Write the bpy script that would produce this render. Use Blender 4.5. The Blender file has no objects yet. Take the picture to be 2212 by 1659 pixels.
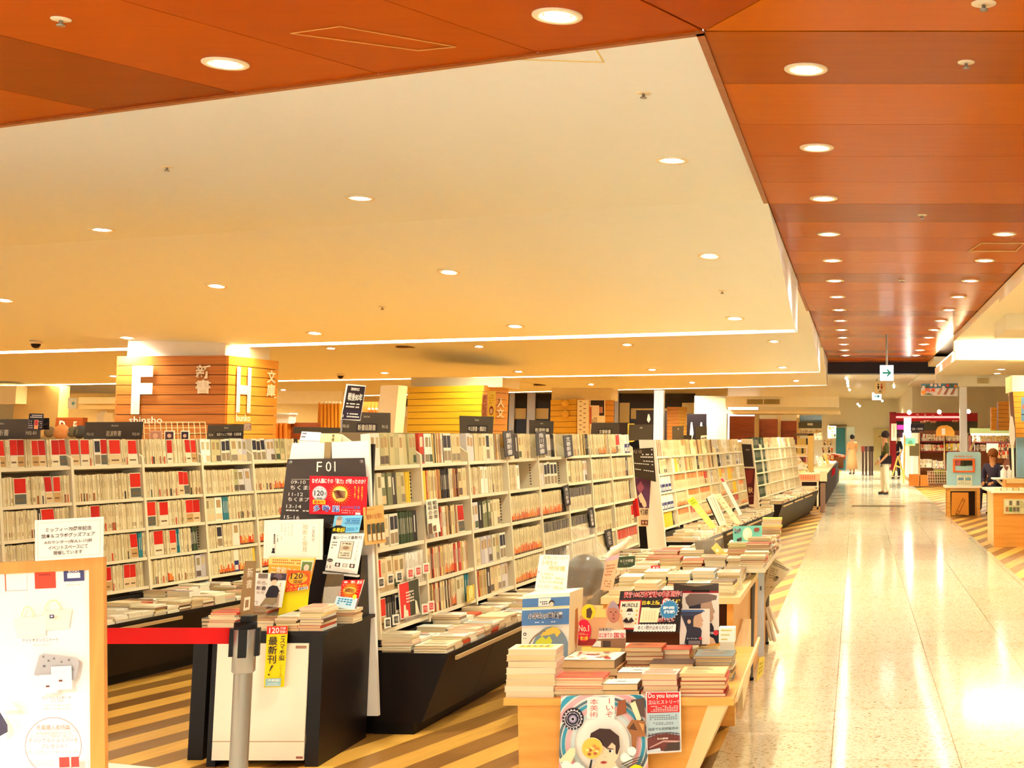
EXPOSURE, LIGHT_GAIN, WORLD_GAIN = 1.45, 1.0, 0.7
import bpy, bmesh, math, random
from mathutils import Vector, Matrix
V = Vector
C = bpy.context.scene.collection
SC = bpy.context.scene
R = random.Random(7)

# ------------------------------------------------------------------ camera
IW, IH = 2212.0, 1659.0
FOC, CX, CY, HC = 2912.0, 1850.0, 607.0, 1.5
TH = math.atan(335.5 / FOC)
FW, UP = V((0, math.cos(TH), math.sin(TH))), V((0, -math.sin(TH), math.cos(TH)))
EYE = V((0, 0, HC))
cam = bpy.data.objects.new('camera', bpy.data.cameras.new('camera'))
C.objects.link(cam)
cam.location = EYE
cam.rotation_euler = (math.pi / 2 + TH, 0, 0)
cam.data.sensor_width = 36.0
cam.data.lens = FOC / IW * 36.0
cam.data.shift_x = (IW / 2 - CX) / IW
cam.data.shift_y = (CY - IH / 2) / IW
cam.data.clip_end = 300
SC.camera = cam


def ray(u, v):
    return (FW + V((1, 0, 0)) * ((u - CX) / FOC) + UP * ((CY - v) / FOC))


def hit(u, v, p, n):
    d = ray(u, v)
    return EYE + d * ((V(p) - EYE).dot(n) / d.dot(n))


def at_z(u, v, z):
    return hit(u, v, (0, 0, z), V((0, 0, 1)))


def at_y(u, v, y):
    return hit(u, v, (0, y, 0), V((0, 1, 0)))


def proj(p):
    d = V(p) - EYE
    k = d.dot(FW)
    return (CX + FOC * d.x / k, CY - FOC * d.dot(UP) / k, k)


# ------------------------------------------------------------------ materials
def lin(c):
    return tuple(((x / 255) / 12.92 if x / 255 <= .04045 else ((x / 255 + .055) / 1.055) ** 2.4) for x in c[:3]) + (1,)


MATS = {}


def nt(name):
    m = bpy.data.materials.new(name)
    m.use_nodes = True
    return m, m.node_tree.nodes, m.node_tree.links, m.node_tree.nodes['Principled BSDF']


def M(c, rough=.55, metal=0, emit=0, alpha=1, var=.05, trans=0):
    """plain surface with a faint procedural unevenness"""
    k = (tuple(int(x) for x in c), rough, metal, emit, alpha, var, trans)
    if k in MATS:
        return MATS[k]
    m, N, L, b = nt('surface')
    b.inputs['Base Color'].default_value = lin(c)
    b.inputs['Roughness'].default_value = rough
    b.inputs['Metallic'].default_value = metal
    b.inputs['Specular IOR Level'].default_value = .5 if metal else .2
    b.inputs['Alpha'].default_value = alpha
    b.inputs['Transmission Weight'].default_value = trans
    if emit:
        b.inputs['Emission Color'].default_value = lin(c)
        b.inputs['Emission Strength'].default_value = emit
        if emit < 5 or emit > 20:
            m.cycles.emission_sampling = 'NONE'
    elif var:
        no = N.new('ShaderNodeTexNoise')
        no.inputs['Scale'].default_value = 9
        co = N.new('ShaderNodeTexCoord')
        L.new(co.outputs['Object'], no.inputs['Vector'])
        mx = N.new('ShaderNodeMix')
        mx.data_type = 'RGBA'
        L.new(no.outputs['Fac'], mx.inputs['Factor'])
        a = lin(c)
        mx.inputs['A'].default_value = tuple(x * (1 - var) for x in a[:3]) + (1,)
        mx.inputs['B'].default_value = tuple(min(1, x * (1 + var)) for x in a[:3]) + (1,)
        L.new(mx.outputs['Result'], b.inputs['Base Color'])
    MATS[k] = m
    return m


def wood(key, a, bcol, rough=.35, rot=0, stretch=(1, 14, 14), scale=2.2, coat=0):
    k = ('w', key)
    if k in MATS:
        return MATS[k]
    m, N, L, b = nt('wood_' + key)
    co = N.new('ShaderNodeTexCoord')
    mp = N.new('ShaderNodeMapping')
    mp.inputs['Rotation'].default_value = (0, 0, rot)
    mp.inputs['Scale'].default_value = stretch
    L.new(co.outputs['Object'], mp.inputs['Vector'])
    no = N.new('ShaderNodeTexNoise')
    no.inputs['Scale'].default_value = scale
    no.inputs['Detail'].default_value = 6
    no.inputs['Distortion'].default_value = .5
    L.new(mp.outputs['Vector'], no.inputs['Vector'])
    cr = N.new('ShaderNodeValToRGB')
    cr.color_ramp.elements[0].position = .3
    cr.color_ramp.elements[1].position = .7
    cr.color_ramp.elements[0].color = lin(a)
    cr.color_ramp.elements[1].color = lin(bcol)
    L.new(no.outputs['Fac'], cr.inputs['Fac'])
    L.new(cr.outputs['Color'], b.inputs['Base Color'])
    b.inputs['Roughness'].default_value = rough
    b.inputs['Specular IOR Level'].default_value = .3
    b.inputs['Coat Weight'].default_value = coat
    b.inputs['Coat Roughness'].default_value = .08
    MATS[k] = m
    return m


def floor_plank_mat():
    m, N, L, b = nt('floor_planks')
    co = N.new('ShaderNodeTexCoord')
    mp = N.new('ShaderNodeMapping')
    mp.inputs['Rotation'].default_value = (0, 0, math.radians(17))
    L.new(co.outputs['Object'], mp.inputs['Vector'])
    sx = N.new('ShaderNodeSeparateXYZ')
    L.new(mp.outputs['Vector'], sx.inputs[0])

    def mth(op, a, bv=None):
        n = N.new('ShaderNodeMath')
        n.operation = op
        if hasattr(a, 'links'):
            L.new(a, n.inputs[0])
        else:
            n.inputs[0].default_value = a
        if bv is not None:
            if hasattr(bv, 'links'):
                L.new(bv, n.inputs[1])
            else:
                n.inputs[1].default_value = bv
        return n.outputs[0]
    w = mth('DIVIDE', sx.outputs[0], .155)
    idx = mth('FLOOR', w)
    par = mth('MODULO', mth('ABSOLUTE', idx), 2.0)
    yq = mth('FLOOR', mth('DIVIDE', mth('ADD', sx.outputs[1], mth('MULTIPLY', idx, .73)), 1.8))
    cb = N.new('ShaderNodeCombineXYZ')
    L.new(idx, cb.inputs[0])
    L.new(yq, cb.inputs[1])
    wn = N.new('ShaderNodeTexWhiteNoise')
    L.new(cb.outputs[0], wn.inputs['Vector'])
    tone = mth('ADD', mth('MULTIPLY', par, .62), mth('MULTIPLY', wn.outputs['Value'], .38))
    mp2 = N.new('ShaderNodeMapping')
    mp2.inputs['Scale'].default_value = (24, 1.6, 1)
    L.new(mp.outputs['Vector'], mp2.inputs['Vector'])
    no = N.new('ShaderNodeTexNoise')
    no.inputs['Scale'].default_value = 2
    no.inputs['Detail'].default_value = 5
    L.new(mp2.outputs['Vector'], no.inputs['Vector'])
    tone = mth('ADD', tone, mth('MULTIPLY', mth('SUBTRACT', no.outputs['Fac'], .5), .45))
    cr = N.new('ShaderNodeValToRGB')
    cr.color_ramp.elements[0].position = .08
    cr.color_ramp.elements[0].color = lin((122, 80, 34))
    e = cr.color_ramp.elements.new(.45)
    e.color = lin((150, 104, 46))
    cr.color_ramp.elements[-1].position = .95
    cr.color_ramp.elements[-1].color = lin((236, 178, 78))
    L.new(tone, cr.inputs['Fac'])
    L.new(cr.outputs['Color'], b.inputs['Base Color'])
    b.inputs['Roughness'].default_value = .33
    return m


def terrazzo_mat():
    m, N, L, b = nt('terrazzo')
    co = N.new('ShaderNodeTexCoord')
    cols = []
    v1 = N.new('ShaderNodeTexVoronoi')
    v1.inputs['Scale'].default_value = 85
    L.new(co.outputs['Object'], v1.inputs['Vector'])
    cr = N.new('ShaderNodeValToRGB')
    cr.color_ramp.elements[0].color = lin((150, 122, 80))
    cr.color_ramp.elements[0].position = .02
    cr.color_ramp.elements[1].color = lin((238, 228, 200))
    cr.color_ramp.elements[1].position = .42
    e = cr.color_ramp.elements.new(.2)
    e.color = lin((214, 198, 158))
    L.new(v1.outputs['Color'], cr.inputs['Fac'])
    no = N.new('ShaderNodeTexNoise')
    no.inputs['Scale'].default_value = 1.1
    L.new(co.outputs['Object'], no.inputs['Vector'])
    br = N.new('ShaderNodeTexBrick')
    br.offset = .5
    br.inputs['Scale'].default_value = 1
    br.inputs['Brick Width'].default_value = 1.2
    br.inputs['Row Height'].default_value = .597
    br.inputs['Mortar Size'].default_value = .0028
    br.inputs['Mortar Smooth'].default_value = .1
    br.inputs['Color1'].default_value = (1, 1, 1, 1)
    br.inputs['Color2'].default_value = (.9, .88, .84, 1)
    br.inputs['Mortar'].default_value = (.45, .36, .2, 1)
    mp = N.new('ShaderNodeMapping')
    mp.inputs['Rotation'].default_value = (0, 0, math.pi / 2)
    mp.inputs['Location'].default_value = (0, .657, 0)
    L.new(co.outputs['Object'], mp.inputs['Vector'])
    L.new(mp.outputs['Vector'], br.inputs['Vector'])
    mx = N.new('ShaderNodeMix')
    mx.data_type = 'RGBA'
    mx.blend_type = 'MULTIPLY'
    mx.inputs['Factor'].default_value = 1
    L.new(cr.outputs['Color'], mx.inputs['A'])
    L.new(br.outputs['Color'], mx.inputs['B'])
    L.new(mx.outputs['Result'], b.inputs['Base Color'])
    mr = N.new('ShaderNodeMapRange')
    mr.inputs['To Min'].default_value = .06
    mr.inputs['To Max'].default_value = .16
    L.new(no.outputs['Fac'], mr.inputs['Value'])
    L.new(mr.outputs['Result'], b.inputs['Roughness'])
    b.inputs['Specular IOR Level'].default_value = .6
    return m


WHITE = M((244, 238, 224))
CREAM = M((240, 228, 198))
BLACK = M((9, 5, 4), .5)
METAL = M((150, 148, 145), .3, .9)
WOOD_L = wood('light', (206, 150, 72), (226, 172, 92), .4)
WOOD_O = wood('orange', (205, 140, 58), (226, 164, 78), .35, stretch=(1, 1, 18))
WOOD_R = wood('red', (120, 52, 20), (160, 76, 32), .35, stretch=(1, 1, 18))


# ------------------------------------------------------------------ mesh builder
WL = {}


class MB:
    def __init__(s):
        s.v, s.f, s.mi, s.m, s.sm = [], [], [], [], []

    def mat(s, m):
        if m not in s.m:
            s.m.append(m)
        return s.m.index(m)

    def add(s, vs, fs, m, smooth=False):
        o = len(s.v)
        s.v += [V(p) for p in vs]
        i = s.mat(m)
        for f in fs:
            s.f.append([o + k for k in f])
            s.mi.append(i)
            s.sm.append(smooth)
        return s

    def hexa(s, b, t, m):
        return s.add(list(b) + list(t), [(3, 2, 1, 0), (4, 5, 6, 7), (0, 1, 5, 4), (1, 2, 6, 5), (2, 3, 7, 6), (3, 0, 4, 7)], m)

    def box(s, x0, x1, y0, y1, z0, z1, m, X=None):
        p = [V((x, y, z)) for z in (z0, z1) for x, y in ((x0, y0), (x1, y0), (x1, y1), (x0, y1))]
        if X is not None:
            p = [X @ q for q in p]
        return s.hexa(p[:4], p[4:], m)

    def prism(s, pts, vec, m):
        n = len(pts)
        a = [V(p) for p in pts]
        b = [p + V(vec) for p in a]
        return s.add(a + b, [tuple(range(n))[::-1], tuple(range(n, 2 * n))] + [(i, (i + 1) % n, n + (i + 1) % n, n + i) for i in range(n)], m)

    def tube(s, p0, p1, r, m, n=10, r2=None, caps=True):
        p0, p1 = V(p0), V(p1)
        r2 = r if r2 is None else r2
        d = (p1 - p0).normalized()
        a = d.orthogonal().normalized()
        b = d.cross(a)
        vs = [q + (a * math.cos(t) + b * math.sin(t)) * rr for q, rr in ((p0, r), (p1, r2)) for t in [2 * math.pi * k / n for k in range(n)]]
        fs = [(i, (i + 1) % n, n + (i + 1) % n, n + i) for i in range(n)]
        s.add(vs, fs, m, True)
        if caps:
            s.add(vs, [tuple(range(n))[::-1], tuple(range(n, 2 * n))], m)
        return s

    def path(s, pts, r, m, n=8):
        for a, b in zip(pts[:-1], pts[1:]):
            s.tube(a, b, r, m, n)
        return s

    def lathe(s, prof, X, m, n=24):
        vs = [X @ V((r * math.cos(2 * math.pi * k / n), r * math.sin(2 * math.pi * k / n), z)) for r, z in prof for k in range(n)]
        fs = [(j * n + i, j * n + (i + 1) % n, (j + 1) * n + (i + 1) % n, (j + 1) * n + i) for j in range(len(prof) - 1) for i in range(n)]
        return s.add(vs, fs, m, True)

    def ball(s, c, r, m, n=14, sq=(1, 1, 1)):
        prof = [(math.sin(math.pi * k / n) * r, -math.cos(math.pi * k / n) * r) for k in range(n + 1)]
        return s.lathe([(max(a, 1e-4), b) for a, b in prof], Matrix.Translation(V(c)) @ Matrix.Diagonal(V(sq)).to_4x4(), m, n + 4)

    def build(s, name, parent=None, origin=None):
        me = bpy.data.meshes.new(name)
        if parent is not None:
            org = WL[parent.name]
        elif origin is not None:
            org = V(origin)
        else:
            lo = V((min(p.x for p in s.v), min(p.y for p in s.v), min(p.z for p in s.v)))
            hi = V((max(p.x for p in s.v), max(p.y for p in s.v), 0))
            org = V(((lo.x + hi.x) / 2, (lo.y + hi.y) / 2, lo.z))
        me.from_pydata([p - org for p in s.v], [], s.f)
        for m in s.m:
            me.materials.append(m)
        me.polygons.foreach_set('material_index', s.mi)
        me.polygons.foreach_set('use_smooth', s.sm)
        me.update()
        o = bpy.data.objects.new(name, me)
        C.objects.link(o)
        WL[o.name] = org
        if parent is not None:
            o.parent = parent
        else:
            o.location = org
        return o


def tag(o, label, cat, group=None):
    o['label'] = label
    o['category'] = cat
    if group:
        o['group'] = group
    return o


def thing(name, loc, label, cat, group=None):
    o = bpy.data.objects.new(name, None)
    C.objects.link(o)
    o.empty_display_size = .1
    o.location = loc
    WL[o.name] = V(loc)
    return tag(o, label, cat, group)


def struct(mb, name, parent=None):
    o = mb.build(name, parent)
    if parent is None:
        o['kind'] = 'structure'
    return o


# ------------------------------------------------------------------ writing
_cu = bpy.data.curves.new('t', 'FONT')
_to = bpy.data.objects.new('t', _cu)
_cu.resolution_u = 2
GL = {}


def glyphs(t, bold=0.0, shear=0.0):
    k = (t, bold, shear)
    if k not in GL:
        _cu.body, _cu.offset, _cu.shear = t, bold, shear
        me = _to.to_mesh()
        GL[k] = ([(v.co.x, v.co.y) for v in me.vertices], [tuple(p.vertices) for p in me.polygons])
        _to.to_mesh_clear()
    return GL[k]


class Card:
    """a flat printed board: corners TL, TR, BR, BL in the room, th thick, printed layer upon layer"""

    def __init__(s, pts, col, th=.004, rough=.5, side=None, toward=None):
        s.p = [V(p) for p in pts]
        n = (s.p[1] - s.p[0]).cross(s.p[3] - s.p[0]).normalized()
        if n.dot((toward or EYE) - s.p[0]) < 0:
            n = -n
        s.n = n
        s.mb = MB()
        s.dist = (s.p[0] - EYE).length
        s.step = max(.0005, .00012 * s.dist)
        s.k = 0
        m = col if isinstance(col, bpy.types.Material) else M(col, rough)
        s.rough = rough
        bk = [q - n * th for q in s.p]
        s.mb.hexa(s.p, bk, m if side is None else M(side))
        s.mb.add(s.p, [(0, 1, 2, 3)], m)
        s.mb.v[-4:] = [q + n * 1e-4 for q in s.p]
        s.w = (s.p[1] - s.p[0]).length
        s.h = (s.p[3] - s.p[0]).length

    def at(s, u, v, o=0.0):
        a, b, c, d = s.p
        return (a * (1 - u) + b * u) * (1 - v) + (d * (1 - u) + c * u) * v + s.n * o

    def _o(s):
        s.k += 1
        return s.k * s.step

    def poly(s, pts, c):
        o = s._o()
        s.mb.add([s.at(u, v, o) for u, v in pts], [tuple(range(len(pts)))], c if isinstance(c, bpy.types.Material) else M(c, s.rough))
        return s

    def rect(s, u0, v0, u1, v1, c):
        return s.poly([(u0, v0), (u1, v0), (u1, v1), (u0, v1)], c)

    def circ(s, u, v, r, c, ry=None, n=28, a0=0, a1=360):
        """r is a share of the width"""
        ry = r * s.w / s.h if ry is None else ry
        pts = [(u + r * math.cos(math.radians(a0 + (a1 - a0) * k / n)), v - ry * math.sin(math.radians(a0 + (a1 - a0) * k / n))) for k in range(n + (0 if a1 - a0 == 360 else 1))]
        return s.poly(pts, c)

    def ring(s, u, v, r0, r1, c, n=36, a0=0, a1=360):
        o = s._o()
        q = s.w / s.h
        vs, fs = [], []
        for k in range(n + 1):
            t = math.radians(a0 + (a1 - a0) * k / n)
            for r in (r0, r1):
                vs.append(s.at(min(1, max(0, u + r * math.cos(t))), min(1, max(0, v - r * q * math.sin(t))), o))
        for k in range(n):
            fs.append((2 * k, 2 * k + 1, 2 * k + 3, 2 * k + 2))
        s.mb.add(vs, fs, M(c, s.rough))
        return s

    def burst(s, u, v, r0, r1, n, c):
        q = s.w / s.h
        pts = []
        for k in range(2 * n):
            t = math.pi * k / n
            r = r1 if k % 2 else r0
            pts.append((u + r * math.cos(t), v - r * q * math.sin(t)))
        return s.poly(pts, c)

    def text(s, t, u0, v0, u1, v1, c, bold=.0, vert=False, shear=0.0):
        o = s._o()
        m = c if isinstance(c, bpy.types.Material) else M(c, s.rough)
        if vert:
            n = len(t)
            for i, ch in enumerate(t):
                s._glyph(ch, u0, v0 + (v1 - v0) * i / n, u1, v0 + (v1 - v0) * (i + .94) / n, o, m, bold, shear, ch in 'ー')
        else:
            s._glyph(t, u0, v0, u1, v1, o, m, bold, shear)
        return s

    def _glyph(s, t, u0, v0, u1, v1, o, m, bold, shear, turn=False):
        if t.strip() == '':
            return
        vs, fs = glyphs(t, bold, shear)
        if not vs:
            return
        x0, x1 = min(a for a, _ in vs), max(a for a, _ in vs)
        y0, y1 = min(b for _, b in vs), max(b for _, b in vs)
        if len(t) == 1 and ord(t) > 0x2fff:
            x0, x1, y0, y1 = min(x0, .03), max(x1, .97), min(y0, -.06), max(y1, .86)
        w, h = max(x1 - x0, 1e-3), max(y1 - y0, 1e-3)
        out = []
        for a, b in vs:
            fu, fv = (a - x0) / w, 1 - (b - y0) / h
            if turn:
                fu, fv = 1 - fv, fu
            out.append(s.at(u0 + (u1 - u0) * fu, v0 + (v1 - v0) * fv, o))
        s.mb.add(out, fs, m)

    def lines(s, u0, v0, u1, v1, n, c, fill=.55, seg=9, vert=False):
        """rows of print too fine to read, as rows of short marks"""
        o = s._o()
        vs, fs = [], []
        for i in range(n):
            for j in range(seg):
                if R.random() < .14:
                    continue
                a0, a1 = (i + .5 - fill / 2) / n, (i + .5 + fill / 2) / n
                b0, b1 = (j + .08) / seg, (j + R.uniform(.75, .95)) / seg
                if vert:
                    q = [(b0, 1 - a0), (b1, 1 - a0), (b1, 1 - a1), (b0, 1 - a1)]
                    q = [(u0 + (u1 - u0) * y, v0 + (v1 - v0) * x) for x, y in q]
                else:
                    q = [(u0 + (u1 - u0) * x, v0 + (v1 - v0) * y) for x, y in ((b0, a0), (b1, a0), (b1, a1), (b0, a1))]
                k = len(vs)
                vs += [s.at(x, y, o) for x, y in q]
                fs.append((k, k + 1, k + 2, k + 3))
        if vs:
            s.mb.add(vs, fs, M(c, s.rough))
        return s

    def build(s, name, label=None, cat=None, group=None, parent=None):
        ob = s.mb.build(name, parent)
        if label and cat:
            tag(ob, label, cat, group)
        elif label:
            ob['label'] = label
        return ob


def pxq(q, y, tilt=0.0, yaw=0.0):
    """four picture corners laid on an upright plane at distance y, leaning back by tilt, turned by yaw"""
    n = V((math.sin(yaw), -math.cos(yaw) * math.cos(tilt), math.sin(tilt))).normalized()
    c = at_y((q[0][0] + q[2][0]) / 2, max(p[1] for p in q), y)
    return [hit(a, b, c, n) for a, b in q]


def rq(x0, y0, x1, y1):
    return [(x0, y0), (x1, y0), (x1, y1), (x0, y1)]


def pbox(mb, x0, y0, x1, y1, Y, dep, m):
    """box whose front face fills the picture rectangle at distance Y"""
    a, b = at_y(x0, y0, Y), at_y(x1, y1, Y)
    return mb.box(a.x, b.x, Y, Y + dep, b.z, a.z, m)


ORD = 'first second third fourth fifth sixth seventh eighth ninth tenth eleventh twelfth thirteenth fourteenth fifteenth sixteenth seventeenth eighteenth nineteenth twentieth'.split()


def nth(i):
    if i < 20:
        return ORD[i]
    t = ['twenty', 'thirty', 'forty', 'fifty', 'sixty', 'seventy', 'eighty', 'ninety'][(i + 1) // 10 - 2]
    r = (i + 1) % 10
    return t + '-' + ORD[r - 1] if r else t[:-1] + 'ieth'
# ------------------------------------------------------------------ shell
ZC = 3.25
XE = 1.70
K = at_z(1520, 66, ZC)
XW = K.x
mb = MB().box(-32, 14, -3, 70, -.2, 0, floor_plank_mat())
struct(mb, 'floor')
TZ = terrazzo_mat()
fl = struct(MB().box(-.657, 1.735, -3, 70, 0, .002, TZ), 'floor_walkway')
fa_, fb_ = at_z(229, 1648, 0), at_z(337, 1659, 0)
fd_ = (fb_ - fa_).normalized()
fe_ = fa_ + fd_ * ((-.657 - fa_.x) / fd_.x)
struct(MB().prism([fe_, fa_ - fd_ * 26, fa_ - fd_ * 26 + V((0, -9, 0)), V((-.657, -3, 0))], (0, 0, .002), M((246, 240, 222), .25)), 'floor_crossing')
for i, (v, x0, x1) in enumerate(((1093, 1840, 1957), (1035, 1842, 1903))):
    p, q = at_z(x0, v, .003), at_z(x1, v, .003)
    struct(MB().box(p.x, q.x, p.y - .3, p.y + .3, .002, .0035, M((70, 58, 36), .2)), 'floor_strip_%d' % (i + 1))

# wooden ceiling: panels with open joints under a dark backing
WC = [wood('ceiling%d' % i, a, b, .2, 0, (1, 9, 9), 1.6, 0) for i, (a, b) in enumerate((((142, 52, 0), (147, 54, 0)), ((149, 57, 0), (154, 60, 0)), ((124, 45, 0), (129, 47, 0)), ((155, 62, 0), (160, 65, 0)), ((166, 76, 0), (172, 80, 0)), ((172, 82, 0), (178, 86, 0)), ((146, 66, 0), (152, 70, 0)), ((178, 88, 0), (184, 92, 0))))]
for m_ in WC:
    m_.node_tree.nodes['Principled BSDF'].inputs['Specular IOR Level'].default_value = .02
    m_.node_tree.nodes['Principled BSDF'].inputs['Specular Tint'].default_value = (1, .6, .15, 1)
wcm = MB()
GAP = .006
ys = [K.y + .02]
while ys[-1] < 32:
    ys.append(ys[-1] + .876)
tones = [2, 3, 1, 1, 3, 2, 1, 0, 3, 1]
for i, (a, b) in enumerate(zip(ys[:-1], ys[1:])):
    wcm.box(XW, XE + 6 * (a < 12), a, b - GAP, ZC, ZC + .05, WC[4 + tones[i % 10]])  # corridor tones yellower than the border: reflected light put into the colour
# right-hand part towards the viewer
dg = (at_z(1640, 0, ZC) - K).normalized()
dh = (at_z(1385, 0, ZC) - K).normalized()
far = 9
wcm.prism([K + V((.01, 0, 0)), (K + dg * far) + V((.01, 0, 0)), V((9, (K + dg * far).y, ZC)), V((9, K.y, ZC))], (0, 0, .05), WC[5])
wcm.prism([K + dg * .01, K + dh * far, K + dg * far], (0, 0, .05), WC[0])
# left border: seams run back from the edge line
E0, E1 = at_z(0, 268, ZC), K
ed = (E0 - E1).normalized()
seams = [K]
for a, b in (((1150, 108), (835, 0)), ((812, 157), (280, 0)), ((500, 197), (0, 75)), ((215, 238), (0, 191))):
    pa = at_z(a[0], a[1], ZC)
    t = (pa - E1).dot(ed)
    seams.append(E1 + ed * t)
sd = (at_z(0, 75, ZC) - at_z(500, 197, ZC)).normalized()
stp = (seams[4] - seams[3])
for i in range(8):
    seams.append(seams[-1] + stp * 1.0)
dirs = [dh, (at_z(835, 0, ZC) - at_z(1150, 108, ZC)).normalized()] + [sd] * 20
for i in range(len(seams) - 1):
    a, b = seams[i] + ed * GAP, seams[i + 1]
    wcm.prism([a, b, b + dirs[i + 1] * far, a + dirs[i] * far], (0, 0, .05), WC[(1, 1, 3, 2, 3, 0)[i % 6]])
wcm.box(XW - .02, 9, -3, 32, ZC + .055, ZC + .06, M((40, 18, 8)))
wcm.prism([E1 + V((0, 0, .055)), E1 + ed * 30 + V((0, 0, .055)), E1 + ed * 30 + V((0, -9, .055)), E1 + V((0, -9, .055))], (0, 0, .005), M((40, 18, 8)))
struct(wcm, 'ceiling_wood')
tr = MB()
TRM = wood('trim', (128, 62, 20), (150, 78, 28), .35)
tr.prism([E1, E1 + ed * 30, E1 + ed * 30 + V((.012, .035, 0)), E1 + V((0, .035, 0))], (0, 0, -.012), TRM)
tr.box(XW - .035, XW, K.y, 32, ZC - .012, ZC, TRM)
struct(tr, 'trim_1')

# white ceiling: three sloping bays, each ending in a lit slot
SLOPE_Z = 2.66
PL = M((240, 248, 252), .7, var=.015)
LIT = M((255, 226, 165), emit=9)
slots = []
for (ra, la) in (((1690, 712), (500, 745)), ((1730, 803), (600, 822)), ((1752, 832), (1096, 847))):
    a, b = at_z(ra[0], ra[1], SLOPE_Z), at_z(la[0], la[1], SLOPE_Z)
    d = (b - a).normalized()
    a = a + d * ((XW - a.x) / d.x)
    slots.append((a, a + d * 36))
sdir = (slots[0][1] - slots[0][0]).normalized()
nrm = V((sdir.y, -sdir.x, 0))
if nrm.y < 0:
    nrm = -nrm
k1 = at_z(1645, 430, ZC)
wc = MB()
lm = MB()
fasc = MB()
kinks = [V((XW, k1.y, ZC)), V((XW, at_z(1737, 668, ZC).y, ZC)), V((XW, slots[1][0].y + 2.2, ZC))]
starts = [(E1.copy(), E1 + ed * 36)]
for i in range(3):
    s0, s1 = starts[i]
    dd = (s1 - s0).normalized()
    kk = kinks[i]
    e0, e1 = slots[i]
    de = (e1 - e0).normalized()
    k2 = kk + de * 36
    wc.add([s0, s0 + dd * 36, k2, kk], [(0, 1, 2, 3)], PL)
    n = 6
    pr = []
    for j in range(n + 1):
        t = j / n
        z = ZC + (SLOPE_Z - ZC) * (t * t * (3 - 2 * t) * .35 + t * .65)
        p = kk.lerp(e0, t)
        pr.append((V((XW, p.y, z)), V((XW, p.y, z)) + de * 36))
    for (a, b), (c, d) in zip(pr[:-1], pr[1:]):
        wc.add([a, b, d, c], [(0, 1, 2, 3)], PL, True)
        fasc.add([a, c, V((XW, c.y, ZC)), V((XW, a.y, ZC))], [(0, 1, 2, 3)], PL)
    up = V((0, .45, 0))
    wc.add([e0, e1, e1 + V((0, 0, .05)), e0 + V((0, 0, .05))], [(0, 1, 2, 3)], PL)
    e0b = e0 + de * .5
    hid = e0b + de * 30
    lm.add([e0b + V((0, 0, .03)), hid + V((0, 0, .03)), hid + up + V((0, 0, .03)), e0b + up + V((0, 0, .03))], [(0, 1, 2, 3)], LIT)
    wc.add([e0 + up, e1 + up, e1 + up + V((0, 0, ZC - SLOPE_Z)), e0 + up + V((0, 0, ZC - SLOPE_Z))], [(0, 1, 2, 3)], PL)
    fasc.box(XW - .012, XW, e0.y, e0.y + .45, SLOPE_Z, ZC, PL)
    ns = e0 + up
    starts.append((V((XW, ns.y, ZC)), V((XW, ns.y, ZC)) + de * 36))
ls, le = starts[3]
wc.add([ls, le, le + V((0, 20, 0)), V((XW, 38, ZC))], [(0, 1, 2, 3)], PL)
struct(wc, 'ceiling_white')
struct(fasc, 'ceiling_edge')
cv = struct(lm, 'ceiling_slot_lights')


def ceil_hit(u, v):
    d = ray(u, v)
    t = 2.0
    while t < 60:
        p = EYE + d * t
        if p.z >= zc(p.x, p.y):
            return p
        t += .02
    return EYE + d * 40


def zc(x, y):
    if x >= XW:
        return ZC
    for i in range(3):
        e0 = slots[i][0]
        de = (slots[i][1] - e0).normalized()
        off = (x - XW) * de.y / de.x
        yy = y - off
        if yy <= kinks[i].y:
            return ZC
        if yy <= e0.y:
            t = (yy - kinks[i].y) / (e0.y - kinks[i].y)
            return ZC + (SLOPE_Z - ZC) * (t * t * (3 - 2 * t) * .35 + t * .65)
        if yy <= e0.y + .45:
            return SLOPE_Z + .03
    return ZC


# beam across the walkway, far corridor, end walls
bm = MB().box(XW - .2, 2.1, 32, 32.6, 2.98, ZC + .3, M((38, 40, 58), .4))
struct(bm, 'trim_2')
WALL = M((246, 238, 214), .7, var=.02)
fw = MB()
fw.box(-4.5, 2.1, 62, 62.3, 0, 4, WALL)
fw.box(1.9, 14, 46, 46.3, 0, 4, WALL)
fw.box(1.9, 2.1, 46.3, 62, 0, 4, WALL)
struct(fw, 'wall_end')
fc = MB().box(-6, 14, 32.6, 62, 3.2, 3.3, M((238, 226, 196), .4))
struct(fc, 'ceiling_far')
# bulkhead at the end of the white bays
bk = MB()
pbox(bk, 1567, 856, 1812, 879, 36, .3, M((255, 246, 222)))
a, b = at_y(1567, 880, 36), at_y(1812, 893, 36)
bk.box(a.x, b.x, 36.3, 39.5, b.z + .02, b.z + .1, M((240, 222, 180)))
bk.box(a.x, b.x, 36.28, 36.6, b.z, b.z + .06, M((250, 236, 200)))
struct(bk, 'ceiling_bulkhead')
bw = MB()
bw.box(-34, at_y(1570, 900, 43).x, 43, 43.3, 0, ZC + .3, M((236, 216, 168), .7))
struct(bw, 'wall_back')
wl = MB()
wl.box(-34.3, -34, -3, 43, 0, 3.6, M((236, 216, 168), .7))
struct(wl, 'wall_left')
wr = MB().box(13.7, 14, -3, 62, 0, 3.6, WALL)
struct(wr, 'wall_right')

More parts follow.
